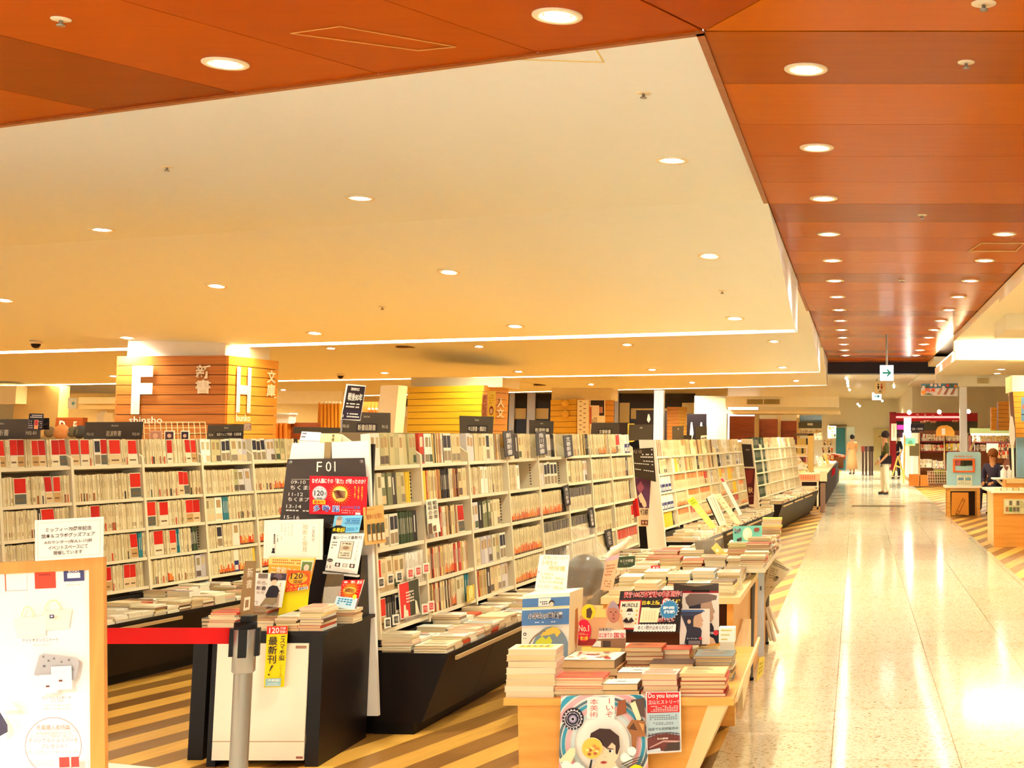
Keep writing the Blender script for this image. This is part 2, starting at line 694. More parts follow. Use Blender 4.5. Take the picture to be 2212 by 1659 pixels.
# right-hand soffits
rs = MB()
SW = M((255, 248, 226), .6)
rs.box(XE, 12, 12.5, 16.0, 3.08, 3.24, SW)
rs.box(XE, 12, 16.0, 23.5, 3.14, 3.24, SW)
rs.box(XE, 12, 23.5, 23.7, 2.97, 3.2, SW)
rs.box(1.72, 12, 23.45, 29.3, 2.82, 2.98, SW)
rs.box(1.72, 12, 29.3, 29.6, 2.58, 2.98, SW)
rs.box(XE, 12, 29.6, 45, 3.14, 3.24, SW)
struct(rs, 'ceiling_right')
cl = MB()
for (x0_, x1_, y0_, y1_, z_) in ((XE + .1, 10, 23.32, 23.42, 2.99), (XE + .02, XE + .1, 24, 29, 2.985), (XE + .15, 10, 12.6, 12.7, 3.05)):
    cl.box(x0_, x1_, y0_, y1_, z_, z_ + .015, M((255, 238, 196), emit=14))
cv2 = struct(cl, 'ceiling_cove_lights')
hb = MB()
a, b = at_y(2155, 680, 18), at_y(2330, 705, 18)
hb.box(a.x + .12, b.x, 18.05, 19.6, 2.92, 3.14, SW)
struct(hb, 'trim_3')

# windows behind the bookcases (in the back wall)
GL_D = M((58, 50, 46), .1)
FRM = M((190, 188, 190), .3, .5)
wi = 0
for (x0, x1, parts) in ((1098, 1188, ((.03, .12, 'f'), (.14, .42, 'g'), (.46, .62, 'f'), (.62, .96, 'g'))),
                        (1325, 1420, ((.03, .1, 'f'), (.14, .36, 'w'), (.4, .95, 'g'))),
                        (1430, 1500, ((.05, .6, 'g'), (.62, .98, 'w'))),
                        (1120 - 700, 1120 - 650, ())):
    if not parts:
        continue
    wi += 1
    mbw = MB()
    pbox(mbw, x0, 850, x1, 962, 42.9, .1, GL_D)
    o = struct(mbw, 'window_%d' % wi)
    fr = MB()
    for p, q, kd in parts:
        xa, xb = x0 + (x1 - x0) * p, x0 + (x1 - x0) * q
        if kd == 'f':
            pbox(fr, xa, 848, xb, 962, 42.75, .14, FRM)
        elif kd == 'w':
            pbox(fr, xa, 870, xb, 918, 42.85, .04, M((255, 244, 214)))
        else:
            pbox(fr, xa, 882, xb, 905, 42.86, .03, M((255, 240, 205)))
    fr.build('window_frame', o)

# ------------------------------------------------------------------ lights
SPOTS = []
LAMP = M((255, 244, 222), emit=30)
LAMP.cycles.emission_sampling = 'NONE'
TRIM = M((240, 226, 196), .4)


def lamp_at(p, r=.1, power=0, tilt=None):
    SPOTS.append((V(p), power))


def downlight(p, label, group, r=.105, slope=None, power=60):
    t = thing('downlight', p, label, 'light', group)
    X = Matrix.Translation(V(p))
    if slope is not None:
        X = X @ slope
    MB().lathe([(r, 0), (r, -.006), (r * .93, -.011), (r * .64, -.008), (r * .6, -.003), (r * .58, .0)], X, TRIM, 28).build('trim_ring', t)
    MB().lathe([(.001, -.012), (r * .4, -.012), (r * .5, -.007), (r * .5, 0)], X, LAMP, 20).build('lamp', t)
    if power:
        SPOTS.append((V(p) + V((0, 0, -.03)), power))
    return t


nl = 0
for i in range(14):
    y = 6.30 + 1.765 * i
    downlight((-.241, y, ZC), '%s downlight from the front along the pale ceiling edge of the wooden corridor' % nth(i), 'corridor ceiling downlights', power=(24 if i < 6 else 54 if i % 2 == 0 else 0))
for i in range(3, 14):
    y = 6.30 + 1.765 * i
    downlight((1.287, y, ZC), '%s downlight from the front in the outer row of the wooden corridor ceiling' % nth(i - 3), 'corridor ceiling downlights', power=(24 if i < 6 else 54 if i % 2 == 0 else 0))
for i, q in enumerate(((1204, 33), (487, 136))):
    p = at_z(q[0], q[1], ZC)
    downlight(p, ('bright recessed downlight in the wooden border nearest the ceiling corner', 'recessed downlight in the darker wooden border beside the sprinkler')[i], None, power=90)
SL = [[(1452, 345), (778, 427), (220, 495), (1533, 552), (970, 587), (468, 617), (10, 648), (1587, 687), (1113, 704), (680, 719), (275, 729)],
      [(1672, 737), (1355, 744), (1035, 748), (715, 752), (1690, 793), (1409, 798), (1120, 802), (831, 805), (245, 812)],
      [(1720, 822), (1495, 826), (1277, 830), (612, 842), (160, 846)]]
for bi, L_ in enumerate(SL):
    for i, q in enumerate(L_):
        p = ceil_hit(*q)
        g = (zc(p.x, p.y + .05) - zc(p.x, p.y - .05)) / .1
        if abs(g) > .5:
            g = 0
        downlight(p, '%s downlight from the front in the %s pale ceiling bay' % (nth(i), ('front', 'middle', 'rear')[bi]), 'white ceiling downlights', r=.105, slope=Matrix.Rotation(math.atan(g), 4, 'X'), power=85)
for (x, y) in ((-11, 10), (-14, 16), (-16, 22), (-2, -.6), (-5, -.6), (-8, .2), (-11, 1.4), (-14, 3), (-17, 5.5), (-3.6, -2), (-7, -1.6), (.8, 2.2), (3.4, 7), (3.4, 15), (3.4, 22), (2.6, 33), (3.0, 37), (5, 38), (-.6, 38), (-3, 40), (-.2, 45), (-1.5, 51), (.6, 56), (-2.5, 57), (-4.5, 36), (-13, 31)):  # unseen fill spots added to brighten the ceiling, far corridor and shop
    SPOTS.append((V((x, y, 2.95 if x < -6 else 3.05)), 900 if y < 7.5 and x < 0 else 700 if y > 44 else 380 if y > 32 else 130))

for p, w in SPOTS:
    ld = bpy.data.lights.new('lamp_or_fill_spot', 'SPOT')
    ld.energy = w * LIGHT_GAIN
    ld.color = (1, .995, .78)
    ld.spot_size = math.radians(150)
    ld.spot_blend = .9
    ld.shadow_soft_size = .07
    o = bpy.data.objects.new('lamp_or_fill_spot', ld)
    o.location = p
    C.objects.link(o)
w = bpy.data.worlds.new('ambient')
SC.world = w
w.use_nodes = True
w.node_tree.nodes['Background'].inputs[0].default_value = (1, .98, .84, 1)
w.node_tree.nodes['Background'].inputs[1].default_value = WORLD_GAIN
SC.view_settings.view_transform = 'Standard'
SC.view_settings.look = 'None'
SC.view_settings.gamma = 1
SC.view_settings.exposure = EXPOSURE
SC.view_settings.use_curve_mapping = False
SC.cycles.max_bounces = 6
SC.cycles.diffuse_bounces = 3
SC.cycles.glossy_bounces = 2
SC.cycles.use_adaptive_sampling = True
SC.cycles.adaptive_threshold = .04
SC.cycles.use_light_tree = False
SC.cycles.transmission_bounces = 5
SC.cycles.transparent_max_bounces = 8
SC.cycles.caustics_reflective = False
SC.cycles.caustics_refractive = False
SC.cycles.sample_clamp_indirect = 6

# ceiling fittings
for i, (q, kind) in enumerate((((132, 41), 'w'), ((2087, 134), 'w'), ((2125, 7), 'w'), ((1992, 464), 'w'), ((1948, 605), 'w'), ((1390, 200), 'p'), ((361, 360), 'p'), ((826, 663), 'p'), ((1560, 628), 'p'))):
    p = at_z(q[0], q[1], ZC) if kind == 'w' else ceil_hit(*q)
    lab = ('sprinkler head in the wooden border beside a downlight', 'sprinkler head in the second visible panel of the corridor ceiling', 'round sensor plate at the top edge of the corridor ceiling', 'small sprinkler midway along the corridor ceiling', 'sprinkler furthest along the corridor ceiling', 'sprinkler in the pale ceiling near its corner', 'sprinkler standing alone in the pale ceiling above the letter F column', 'sprinkler in the pale ceiling above the dark sloping sign', 'sprinkler in the pale ceiling beside the corridor edge')[i]
    t = thing('sprinkler', p, lab, 'sprinkler', 'ceiling sprinklers')
    X = Matrix.Translation(p)
    big = 1.15 if i == 2 else .9
    MB().lathe([(.045 * big, 0), (.044 * big, -.004), (.02 * big, -.007), (.001, -.007)], X, TRIM, 18).build('plate', t)
    MB().lathe([(.008, -.006), (.008, -.02), (.018, -.026), (.018, -.03), (.001, -.031)], X, METAL, 12).build('nozzle', t)
for i, q in enumerate(((78, 737), (736, 808))):
    p = ceil_hit(*q)
    t = thing('dome_camera', p, ('dark dome camera under the pale ceiling beside the front lit slot', 'dark dome camera under the pale ceiling above the bookcase signs')[i], 'camera', 'ceiling cameras')
    X = Matrix.Translation(p)
    MB().lathe([(.075, 0), (.075, -.03), (.06, -.035)], X, TRIM, 20).build('housing', t)
    MB().lathe([(.058, -.033), (.054, -.06), (.035, -.085), (.001, -.095)], X, M((40, 28, 24), .15), 20).build('dome', t)
for i, q in enumerate(((877, 750), (1167, 832))):
    p = ceil_hit(*q)
    tag(MB().lathe([(.17, 0), (.17, -.006), (.155, -.012), (.001, -.012)], Matrix.Translation(p), M((120, 84, 44)), 28).build('ceiling_speaker'), ('round brown ceiling speaker just behind the front lit slot', 'round brown ceiling speaker just before the rear lit slot')[i], 'speaker', 'ceiling speakers')
hp = MB()
a = [at_z(*q, ZC) for q in ((2120, 524), (2212, 524), (2195, 541), (2093, 541))]
for p, q in zip(a, a[1:] + a[:1]):
    hp.tube(p + V((0, 0, -.004)), q + V((0, 0, -.004)), .006, M((226, 190, 120)), 6)
tag(hp.build('access_hatch'), 'thin pale outline of an access hatch in the corridor ceiling', 'hatch')
hp = MB()
a = [at_z(*q, ZC - .001) for q in ((1285, 102), (1304, 134), (1120, 128), (1095, 124))]
for p, q in zip(a[:3], a[1:]):
    hp.tube(p, q, .004, M((222, 196, 130)), 6)
tag(hp.build('access_hatch'), 'faint hatch outline in the pale ceiling by the wooden corner', 'hatch')
hp = MB()
a = [at_z(*q, ZC) for q in ((628, 71), (735, 56), (985, 100), (905, 108))]
for p, q in zip(a, a[1:] + a[:1]):
    hp.tube(p + V((0, 0, -.002)), q + V((0, 0, -.002)), .003, M((206, 140, 70)), 6)
tag(hp.build('access_hatch'), 'faint hatch outline in the wooden border between two downlights', 'hatch')
# ------------------------------------------------------------------ bookcases
COL = {
    'C': [(222, 203, 158), (214, 194, 148), (228, 212, 172), (208, 186, 140)],
    'W': [(246, 240, 226), (240, 234, 216), (236, 226, 204)],
    'K': [(44, 34, 32), (60, 46, 42), (30, 26, 30)],
    'G': [(196, 182, 130), (178, 168, 120), (206, 194, 150), (120, 120, 84), (214, 204, 166)],
    'M': [(222, 196, 150), (180, 120, 70), (90, 50, 34), (232, 214, 170), (200, 150, 80), (60, 44, 40), (226, 200, 120), (190, 60, 40), (235, 225, 200)],
    'T': [(226, 200, 150), (214, 188, 138), (232, 210, 168)],
    'P': [(206, 196, 190), (190, 180, 178), (212, 204, 196)],
}
DASH = [(196, 164, 112), (176, 140, 92), (206, 176, 124), (150, 112, 70), (110, 80, 50)]
CNAME = {'C': 'cream', 'R': 'red covered', 'r': 'red topped', 'O': 'orange footed', 'o': 'orange topped', 'B': 'black topped', 'K': 'black', 'W': 'white', 'G': 'olive', 'M': 'mixed colour', 'T': 'tan', 'P': 'grey', 'Y': 'yellow', 'D': 'dark covered', 'b': 'navy banded', 'E': 'teal', 'g': 'dark green'}


class Frame:
    """tilted face of a bookcase: s along it, d into it, h up it"""

    def __init__(s, A, e, lean, z0):
        s.e = V((e[0], e[1], 0)).normalized()
        n = V((s.e.y, -s.e.x, 0))
        c, k = math.cos(lean), math.sin(lean)
        s.out = n * c + V((0, 0, k))
        s.up = V((0, 0, c)) - n * k
        s.o = V((A[0], A[1], z0))
        s.z0, s.c = z0, c
        s.X = Matrix(((s.e.x, -s.out.x, s.up.x, s.o.x), (s.e.y, -s.out.y, s.up.y, s.o.y), (s.e.z, -s.out.z, s.up.z, s.o.z), (0, 0, 0, 1)))

    def s_at(s, u, v):
        return (hit(u, v, s.o, s.out) - s.o).dot(s.e)

    def sh(s, u, v):
        q = hit(u, v, s.o, s.out) - s.o
        return q.dot(s.e), q.dot(s.up)

    def w(s, a, d, h):
        return s.X @ V((a, d, h))


SPINES = []
HIDE = [(0, 1195, 226, 1659), (74, 1116, 224, 1214), (560, 1100, 800, 1659), (600, 950, 806, 1130), (1148, 1190, 1700, 1659), (1122, 1270, 1260, 1659), (500, 1200, 560, 1400)]


def spine(F, s, t, h, hh, kind, where, d=0.0, dd=.1, slant=0.0):
    SPINES.append((F, s, t, h, hh, kind, where, d, dd, slant, R.random()))


def emit_spine(mb, F, s, t, h, hh, kind, d, dd, slant, rnd):
    rr = random.Random(rnd)
    base = {'R': (226, 212, 182), 'r': (222, 206, 168), 'O': (224, 206, 160), 'o': (224, 206, 162), 'B': (220, 204, 166), 'Y': (240, 196, 60), 'D': (232, 222, 196), 'b': (236, 226, 204), 'E': (40, 120, 130), 'g': (52, 70, 46)}.get(kind) or rr.choice(COL[kind])
    m = M(base, .5)
    X = F.X

    def P(a, b, c):
        return X @ V((a + slant * (c - h), b, c))
    t1 = t - .0007
    vs = [P(s, d, h), P(s + t1, d, h), P(s + t1, d + dd, h), P(s, d + dd, h), P(s, d, h + hh), P(s + t1, d, h + hh), P(s + t1, d + dd, h + hh), P(s, d + dd, h + hh)]
    mb.hexa(vs[:4], vs[4:], m)

    def band(a, b, c, u0=0.0, u1=1.0, k=1):
        o = -.0004 * k
        mb.add([P(s + t1 * u0, d + o, h + hh * a), P(s + t1 * u1, d + o, h + hh * a), P(s + t1 * u1, d + o, h + hh * b), P(s + t1 * u0, d + o, h + hh * b)], [(0, 1, 2, 3)], M(c, .5))
    if t < .03:
        if kind in 'COoBWrT':
            a = rr.uniform(.42, .55)
            top = .93 if kind not in 'Bor' else .5
            if kind in 'Bor':
                a = .12
            band(a, rr.uniform(a + .2, top), rr.choice(DASH), .36, .62)
            if rr.random() < .5 and kind in 'CWT':
                band(.1, .25, rr.choice(DASH), .3, .7)
            if rr.random() < .14 and kind == 'C':
                band(0, .3, rr.choice([(40, 34, 34), (150, 80, 40), (196, 60, 30)]))
        if kind == 'O':
            band(0, rr.uniform(.18, .42), rr.choice([(222, 84, 28), (232, 116, 34), (204, 52, 24), (236, 150, 48)]))
            band(0, .06, (60, 28, 20), 0, 1, 2)
        if kind == 'o':
            band(.62, 1, rr.choice([(232, 112, 40), (236, 150, 60), (222, 84, 36)]))
        if kind == 'B':
            band(.6, 1, rr.choice([(74, 66, 70), (92, 84, 88), (56, 50, 54)]))
        if kind == 'r':
            band(.5, 1, (190, 22, 12))
        if kind == 'b':
            band(.3, .7, rr.choice([(92, 84, 108), (118, 108, 128)]))
        if kind in 'KMGEPg':
            band(.3, .8, (226, 214, 190) if sum(base) < 300 else (90, 64, 44), .36, .62)
        if kind == 'R':
            band(.45, 1, (190, 12, 8))
    else:  # shown by its cover
        if kind == 'R':
            band(.44, .97, rr.choice([(200, 18, 10), (186, 10, 8), (206, 30, 14)]), .05, .97)
            band(.04, .4, rr.choice([(232, 216, 180), (90, 90, 78), (222, 190, 140), (196, 150, 90)]), .05, .97)
            band(.16, .22, (120, 90, 60), .15, .8, 2)
        elif kind == 'D':
            band(.5, .92, (40, 36, 50), .1, .9)
            band(.06, .4, (150, 128, 96), .1, .9)
        elif kind == 'b':
            band(0, .5, (32, 36, 100), 0, 1)
            band(.08, .3, (226, 216, 200), .15, .85, 2)
        elif kind in 'GTPMCW':
            dk = sum(base) < 380
            band(.55, .88, (226, 214, 180) if dk else rr.choice([(150, 130, 86), (196, 176, 128), (176, 140, 90)]), .2, .8)
            if rr.random() < .5:
                band(.05, .3, rr.choice([(96, 80, 66), (70, 84, 60), (140, 124, 100), (216, 190, 140)]), .06, .94)
            if kind == 'C':
                band(.35, .5, (214, 196, 150), .1, .9, 2)
        elif kind in 'KEg':
            band(.3, .85, (226, 220, 206), .38, .62)
        elif kind == 'Y':
            band(.1, .5, (150, 110, 30), .2, .8)


def fill(F, a, b, h, hh, spec, where):
    """tokens such as C.4 or R.12: a kind and its share of the compartment; lower-case x leaves a gap"""
    w = b - a
    p = a
    toks = spec.split()
    tot = sum(float(t[1:]) for t in toks)
    for tk in toks:
        k, ww = tk[0], float(tk[1:]) / max(tot, 1) * w
        q = p + ww
        if k == 'x':
            p = q
            continue
        cover = k in 'RDTPGbE' or (k == 'M' and ww < .12) or (k == 'K' and ww < .09) or (k == 'W' and ww < .15)
        if cover and k != 'E':
            n = max(1, round(ww / (.075 if k != 'G' else .06)))
            for i in range(n):
                t = ww / n
                spine(F, p + t * i, t * .97, h, hh * R.uniform(.95, 1.0), k, where, d=.004 * (i % 2) + R.uniform(0, .006), dd=.05, slant=-.0 if R.random() < .6 else R.uniform(-.1, .05))
        else:
            while p < q - .006:
                t = R.uniform(.0095, .0165)
                t = min(t, q - p)
                spine(F, p, t, h, hh * R.uniform(.955, 1.0), k, where, d=R.uniform(0, .006), dd=.1)
                p += t
        p = q


def bookcase(label, F, ss, rows, toph, table, spec, where, endz, dep=.16, cols=None, marks=True):
    """ss: upright positions; rows: shelf heights (world z, bottom first)"""
    hs = [(z - F.z0) / F.c for z in rows]
    t = thing('bookcase', F.w((ss[0] + ss[-1]) / 2, .1, 0) * 1.0 - V((0, 0, F.z0)), label, 'bookcase')
    c1 = M((232, 216, 180), .45)
    mb = MB()
    mb.box(ss[0], ss[-1], dep - .015, dep, hs[0] - .05, hs[-1] + toph, M((150, 122, 84)), F.X)
    mb.build('back_panel', t)
    for h in hs:
        MB().box(ss[0], ss[-1], -.006, dep - .015, h - .022, h - .001, c1, F.X).build('shelf_board', t)
    for i, s in enumerate(ss):
        u = MB()
        u.box(s - .011, s + .011, -.012, dep - .015, hs[0] - .04, hs[-1] + .05, c1, F.X)
        u.prism([F.w(s - .011, -.012, hs[-1] + .05), F.w(s - .011, dep - .015, hs[-1] + .05), F.w(s - .011, dep - .015, hs[-1] + toph - .01)], F.e * .022, c1)
        if marks:
            for h in hs[:-1]:
                for k in range(8):
                    u.box(s - .0125, s - .011, .05, .06, h + .02 + k * .02, h + .028 + k * .02, M((70, 50, 40)), F.X)
        u.build('upright', t)
    # black plinth and the low display ledge before the shelves
    pl = MB()
    pl.box(ss[0], ss[-1], -.01, dep + .05, -.5 / F.c, hs[0] - .045, BLACK, Matrix.Translation(V((0, 0, 0))) @ F.X)
    pl.build('plinth', t)
    bkm = MB().box(ss[0] + .03, ss[-1] - .02, dep + .01, dep + .2, -.45 / F.c, hs[-1] + toph - .02, M((226, 208, 166), .5), F.X)
    bkm.build('rear_half', t)
    zt, dp = table
    b = MB()
    n = V((F.e.y, -F.e.x, 0))
    A0 = F.w(ss[0] - .02, 0, 0)
    A1 = F.w(ss[-1], 0, 0)
    A0.z = A1.z = 0
    top = [A0 + V((0, 0, zt)), A0 + n * dp + V((0, 0, zt)), A1 + n * dp + V((0, 0, zt)), A1 + V((0, 0, zt))]
    ins = .12
    bot = [A0 + V((0, 0, .06)), A0 + n * (dp - ins) + V((0, 0, .06)), A1 + n * (dp - ins) + V((0, 0, .06)), A1 + V((0, 0, .06))]
    b.hexa(bot, [p - V((0, 0, .02)) for p in top], M((20, 10, 6), .5))
    b.hexa([A0, A0 + n * (dp - ins - .04), A1 + n * (dp - ins - .04), A1], [p + V((0, 0, .001)) for p in (A0 + V((0, 0, .06)), A0 + n * (dp - ins - .04) + V((0, 0, .06)), A1 + n * (dp - ins - .04) + V((0, 0, .06)), A1 + V((0, 0, .06)))], BLACK)
    L_ = (A1 - A0).length
    for k in range(1, int(L_ / 1.5) + 1):
        q = A0 + F.e * (k * 1.5 - .75)
        b.hexa([q + n * (dp - ins) + V((0, 0, .07)), q + n * (dp - ins + .004) + V((0, 0, .07)), q + n * (dp - ins + .004) + F.e * .05 + V((0, 0, .07)), q + n * (dp - ins) + F.e * .05 + V((0, 0, .07))],
               [q + n * (dp - .015) + V((0, 0, zt - .04)), q + n * (dp - .006) + V((0, 0, zt - .04)), q + n * (dp - .006) + F.e * .05 + V((0, 0, zt - .04)), q + n * (dp - .015) + F.e * .05 + V((0, 0, zt - .04))], BLACK)
    b.build('display_ledge', t)
    lt = MB()
    lt.hexa([p - V((0, 0, .02)) for p in top], top, M((20, 11, 7), .5))
    for k in range(int(L_ / 1.5)):
        q = A0 + n * (dp + .004) + F.e * (k * 1.5 + .1) + V((0, 0, zt - .045))
        lt.hexa([q, q + n * .012, q + n * .012 + F.e * 1.2, q + F.e * 1.2], [p + V((0, 0, .02)) for p in (q, q + n * .012, q + n * .012 + F.e * 1.2, q + F.e * 1.2)], M((190, 160, 112), .4))
    lt.build('ledge_top', t)
    for ri, row in enumerate(spec):           # top row first
        h = hs[-1 - ri]
        hh = .176 if ri == 0 else min(.174, hs[-ri] - h - .028)
        for bi, sp in enumerate(row):
            if sp and bi < len(ss) - 1:
                fill(F, ss[bi] + .014, ss[bi + 1] - .014, h, hh, sp, (where, ri, bi))
    return t


def mid_case_point(u, v, z):
    return at_z(u, v, z)


# the two long cases near the viewer, and two beyond
LEAN = math.radians(8)
FA = Frame((-4.88 - .18 * .84 + .0, 7.9), (.18, 1), LEAN, .5)
zA = [.50, .69, .885, 1.085, 1.31]
hA = (zA[-1] - .5) / FA.c


def upr(F, px, zrow):
    out = []
    for x in px:
        lo, hi = -4.0, 30.0
        for _ in range(50):
            m_ = (lo + hi) / 2
            if proj(F.w(m_, 0, (zrow - F.z0) / F.c))[0] < x:
                lo = m_
            else:
                hi = m_
        out.append(lo)
    return out


ssA = upr(FA, [-150, -5, 153, 306, 434, 544, 650], zA[-1])
specA = [
    ['', 'R.1 C.05 R.22 C.1 R.22 C.06 R.25', 'R.26 C.06 D.1 R.1 C.03 R.18 C.1 R.16 C.01', 'C.42 R.1 C.25 R.2 C.03', 'W.2 G.2 D.2 G.15 P.2', 'D.3 P.2 G.2 C.2 K.1'],
    ['', 'C.2 R.2 C.3 R.25 C.15', 'C.82 R.18', 'C.6 R.2 C.2', 'C.62 G.1 P.28', 'C.4 O.3 C.2 K.05'],
    ['', 'C.5 K.06 R.2 C.2', 'C.22 R.14 C.64', 'R.16 C.07 R.16 C.3 R.28', 'G.2 W.15 E.12 C.5', 'C.5 O.4'],
    ['', 'C1', 'r.06 C.72 R.12 E.06 C.04', 'C.1 R.17 C.1 R.12 E.06 C.2 K.03 g.08', 'C.2 D.12 C.2 W.14 O.3', 'O.4 C.5'],
    ['', 'C1', 'C.3 R.18 C.16 R.2 C.1', 'C.3 O.1 C.4 P.2', 'C.2 O.3 b.1 O.3 Y.05', 'O.7 K.05 C.2'],
]
caseA = bookcase('long white bookcase of red and cream paperbacks behind the red belt barrier', FA, ssA, zA, .19, (.39, .56), specA, 'A', 0)

A_m = at_y(768, 1000, 7.0)
FB = Frame((-2.455, 7.0), (.066, 1), math.radians(5.5), .505)
zB = [.505, .695, .92, 1.135, 1.345]
ssB = upr(FB, [800, 906, 1009, 1093, 1160, 1220, 1273, 1317, 1364], zB[-1])
specB = [
    ['W.2 G.8', 'M.1 W.2 M.2 D.2 T.2', 'P.2 T.3 D.1 T.1 M.2', 'M.1 R.2 K.12 T.2 C.2', 'C.3 W.1 P.1 K.14 C.1', 'C.7 M.2 K.14', 'C.5 O.3 M.2', 'O.3 R.2 W.2 b.25'],
    ['x.1 G.3 K.1 G.2 Y.1 x.2', 'Y.1 M.3 K.2 M.2 T.2', 'C.3 W.2 C.4', 'C.3 W.1 x.6', 'P.2 D.25 D.25 x.2', 'T.3 C.4 P.2', 'C1', 'C.7 K.1 C.2'],
    ['T.3 D.2 g.15 g.15 K.1', 'W.25 M.5 R.15', 'P.2 K.1 G.3 T.2', 'O1', 'O.8 K.14', 'B1', 'C1', 'C.8 K.03'],
    ['R.1 T.5 W.4', 'M.4 O.2 M.3', 'C.2 P.3 G.2 D.2', 'O1', 'B1', 'B.8 K.14', 'C.9 K.03', 'C.8 R.12'],
    ['R.14 K.2 D.2 P.3', 'M.5 O.1 G.2 E.1', 'M.3 K.1 T.3 P.2', 'O1', 'B.85 W.1', 'C1', 'C.5 K.14 C.3', 'r1'],
]
caseB = bookcase('long white bookcase of cream and orange-footed paperbacks behind the black end counter', FB, ssB, zB, .19, (.40, .37), specB, 'B', 0)

pC = at_z(1434, 1143, .55)
FC_ = Frame((pC.x, pC.y), (.075, 1), LEAN, .55)
zC_ = [.56, .735, .92, 1.11, 1.29]
ssC = upr(FC_, [1415, 1447, 1474, 1500, 1525, 1545, 1564, 1584, 1601], zC_[-1])
specC = [['M.5 C.3', 'C.9', 'o.3 M.5', 'T.3 M.4', 'G.4 M.4', 'P.5 C.3', 'W.4 C.4', 'T.5 C.3'],
         ['K.2 T.5', 'W.3 Y.2 G.3', 'M.8', 'K.3 T.4', 'M.7', 'K.4 P.3', 'D.5 W.3', 'P.8'],
         ['b.9', 'o1', 'o1', 'o.6 R.3', 'P.5 C.4', 'Y.4 o.4', 'Y.5 o.3', 'W.5 C.4'],
         ['b.9', 'O1', 'o1', 'o1', 'C.8', 'O.6', 'O.5 Y.4', 'o.8'],
         ['Y.7 K.1', 'o1', 'r.9', 'O1', 'C1', 'O1', 'r1', 'O1']]
caseC = bookcase('far white bookcase with orange and yellow spines past the dark hanging plaque', FC_, ssC, zC_, .19, (.42, .38), specC, 'C', 0, marks=False)
pD = at_z(1641, 1075, .55)
FD = Frame((pD.x, pD.y), (.075, 1), LEAN, .55)
zD = [.55, .74, .93, 1.12, 1.31]
ssD = upr(FD, [1626, 1644, 1656, 1669, 1682, 1694, 1706, 1717], zD[-1])
specD = [['g.5 K.3', 'g.6', 'T.4 M.3', 'C1', 'W.5 Y.1', 'P.3 C.4', 'C1']] + [['g.9' if k < 5 else 'K.9', 'g.6' if k < 3 else 'C1', 'C1', 'C1', 'W.3 C.5', 'C1', 'C1'] for k in range(4)]
caseD = bookcase('most distant white bookcase with dark green spines at one end', FD, ssD, zD, .15, (.45, .36), specD, 'D', 0, marks=False)

# far clutter of books along the walkway and on the comics shelves: more spines
FAR_ROWS = []


def far_row(x0, x1, ytop, ybot, Y, kinds, dep=.1):
    a, b = at_y(x0, ybot, Y), at_y(x1, ytop, Y)
    F = Frame((a.x, Y), (1, 0), 0, a.z)
    p = 0
    while p < b.x - a.x - .01:
        t = R.uniform(.018, .04)
        k = R.choice(kinds)
        SPINES.append((F, p, t, 0, (b.z - a.z) * R.uniform(.82, 1), k, None, 0, dep, 0, R.random()))
        p += t


# choose the 300 that show largest as single books
CASE = {'A': 'bookcase behind the belt barrier', 'B': 'bookcase behind the end counter', 'C': 'bookcase past the hanging plaque', 'D': 'most distant bookcase'}
ROW = ['top', 'second', 'third', 'fourth', 'lowest']


def hidden(u, v):
    return not (2 < u < IW - 2 and 2 < v < IH - 2) or any(a < u < c and b < v < d for a, b, c, d in HIDE)


def finish_spines():
    sc = []
    for i, (F, s, t, h, hh, k, wh, d, dd, sl, rnd) in enumerate(SPINES):
        if wh is None:
            sc.append((0, i))
            continue
        q = [proj(F.w(s + a * t, d, h + b * hh)) for a, b in ((0, 0), (1, 0), (1, 1), (0, 1))]
        ar = abs(sum(q[j][0] * q[(j + 1) % 4][1] - q[(j + 1) % 4][0] * q[j][1] for j in range(4))) / 2
        cu, cv = sum(x[0] for x in q) / 4, sum(x[1] for x in q) / 4
        if hidden(cu, cv):
            ar = 0
        sc.append((ar, i))
    big = {i for a, i in sorted(sc, reverse=True)[:300] if a > 0}
    rest = MB()
    cnt = {}
    for i, sp in enumerate(SPINES):
        F, s, t, h, hh, k, wh, d, dd, sl, rnd = sp
        key = wh
        if wh is not None:
            cnt[key] = cnt.get(key, 0) + 1
        if i in big:
            mb = MB()
            emit_spine(mb, F, s, t, h, hh, k, d, dd, sl, rnd)
            c, ri, bi = wh
            face = t >= .03
            lab = '%s%s paperback, %s along %s shelf, bay %s, %s' % ('face-out ' if face else '', CNAME[k].split()[0] if face else CNAME[k], nth(cnt[key] - 1), ROW[min(ri, 4)], ['one', 'two', 'three', 'four', 'five', 'six', 'seven', 'eight'][bi], CASE[c])
            tag(mb.build('paperback'), lab, 'book', 'paperbacks in the ' + CASE[c])
        else:
            emit_spine(rest, F, s, t, h, hh, k, d, dd, sl, rnd)
    o = rest.build('shelved_paperbacks')
    o['kind'] = 'stuff'
    tag(o, 'remaining small paperback spines filling the rest of the shelves', 'books')


# ------------------------------------------------------------------ flat stacks of books
STK = []
PAPER = [(230, 210, 166), (224, 202, 152), (234, 218, 180), (218, 194, 146)]
COVER = [(240, 230, 202), (244, 236, 214), (228, 206, 164), (238, 226, 190), (246, 238, 210), (190, 70, 44), (238, 216, 140), (140, 104, 76), (232, 214, 176), (206, 206, 190), (90, 62, 46), (236, 200, 170)]


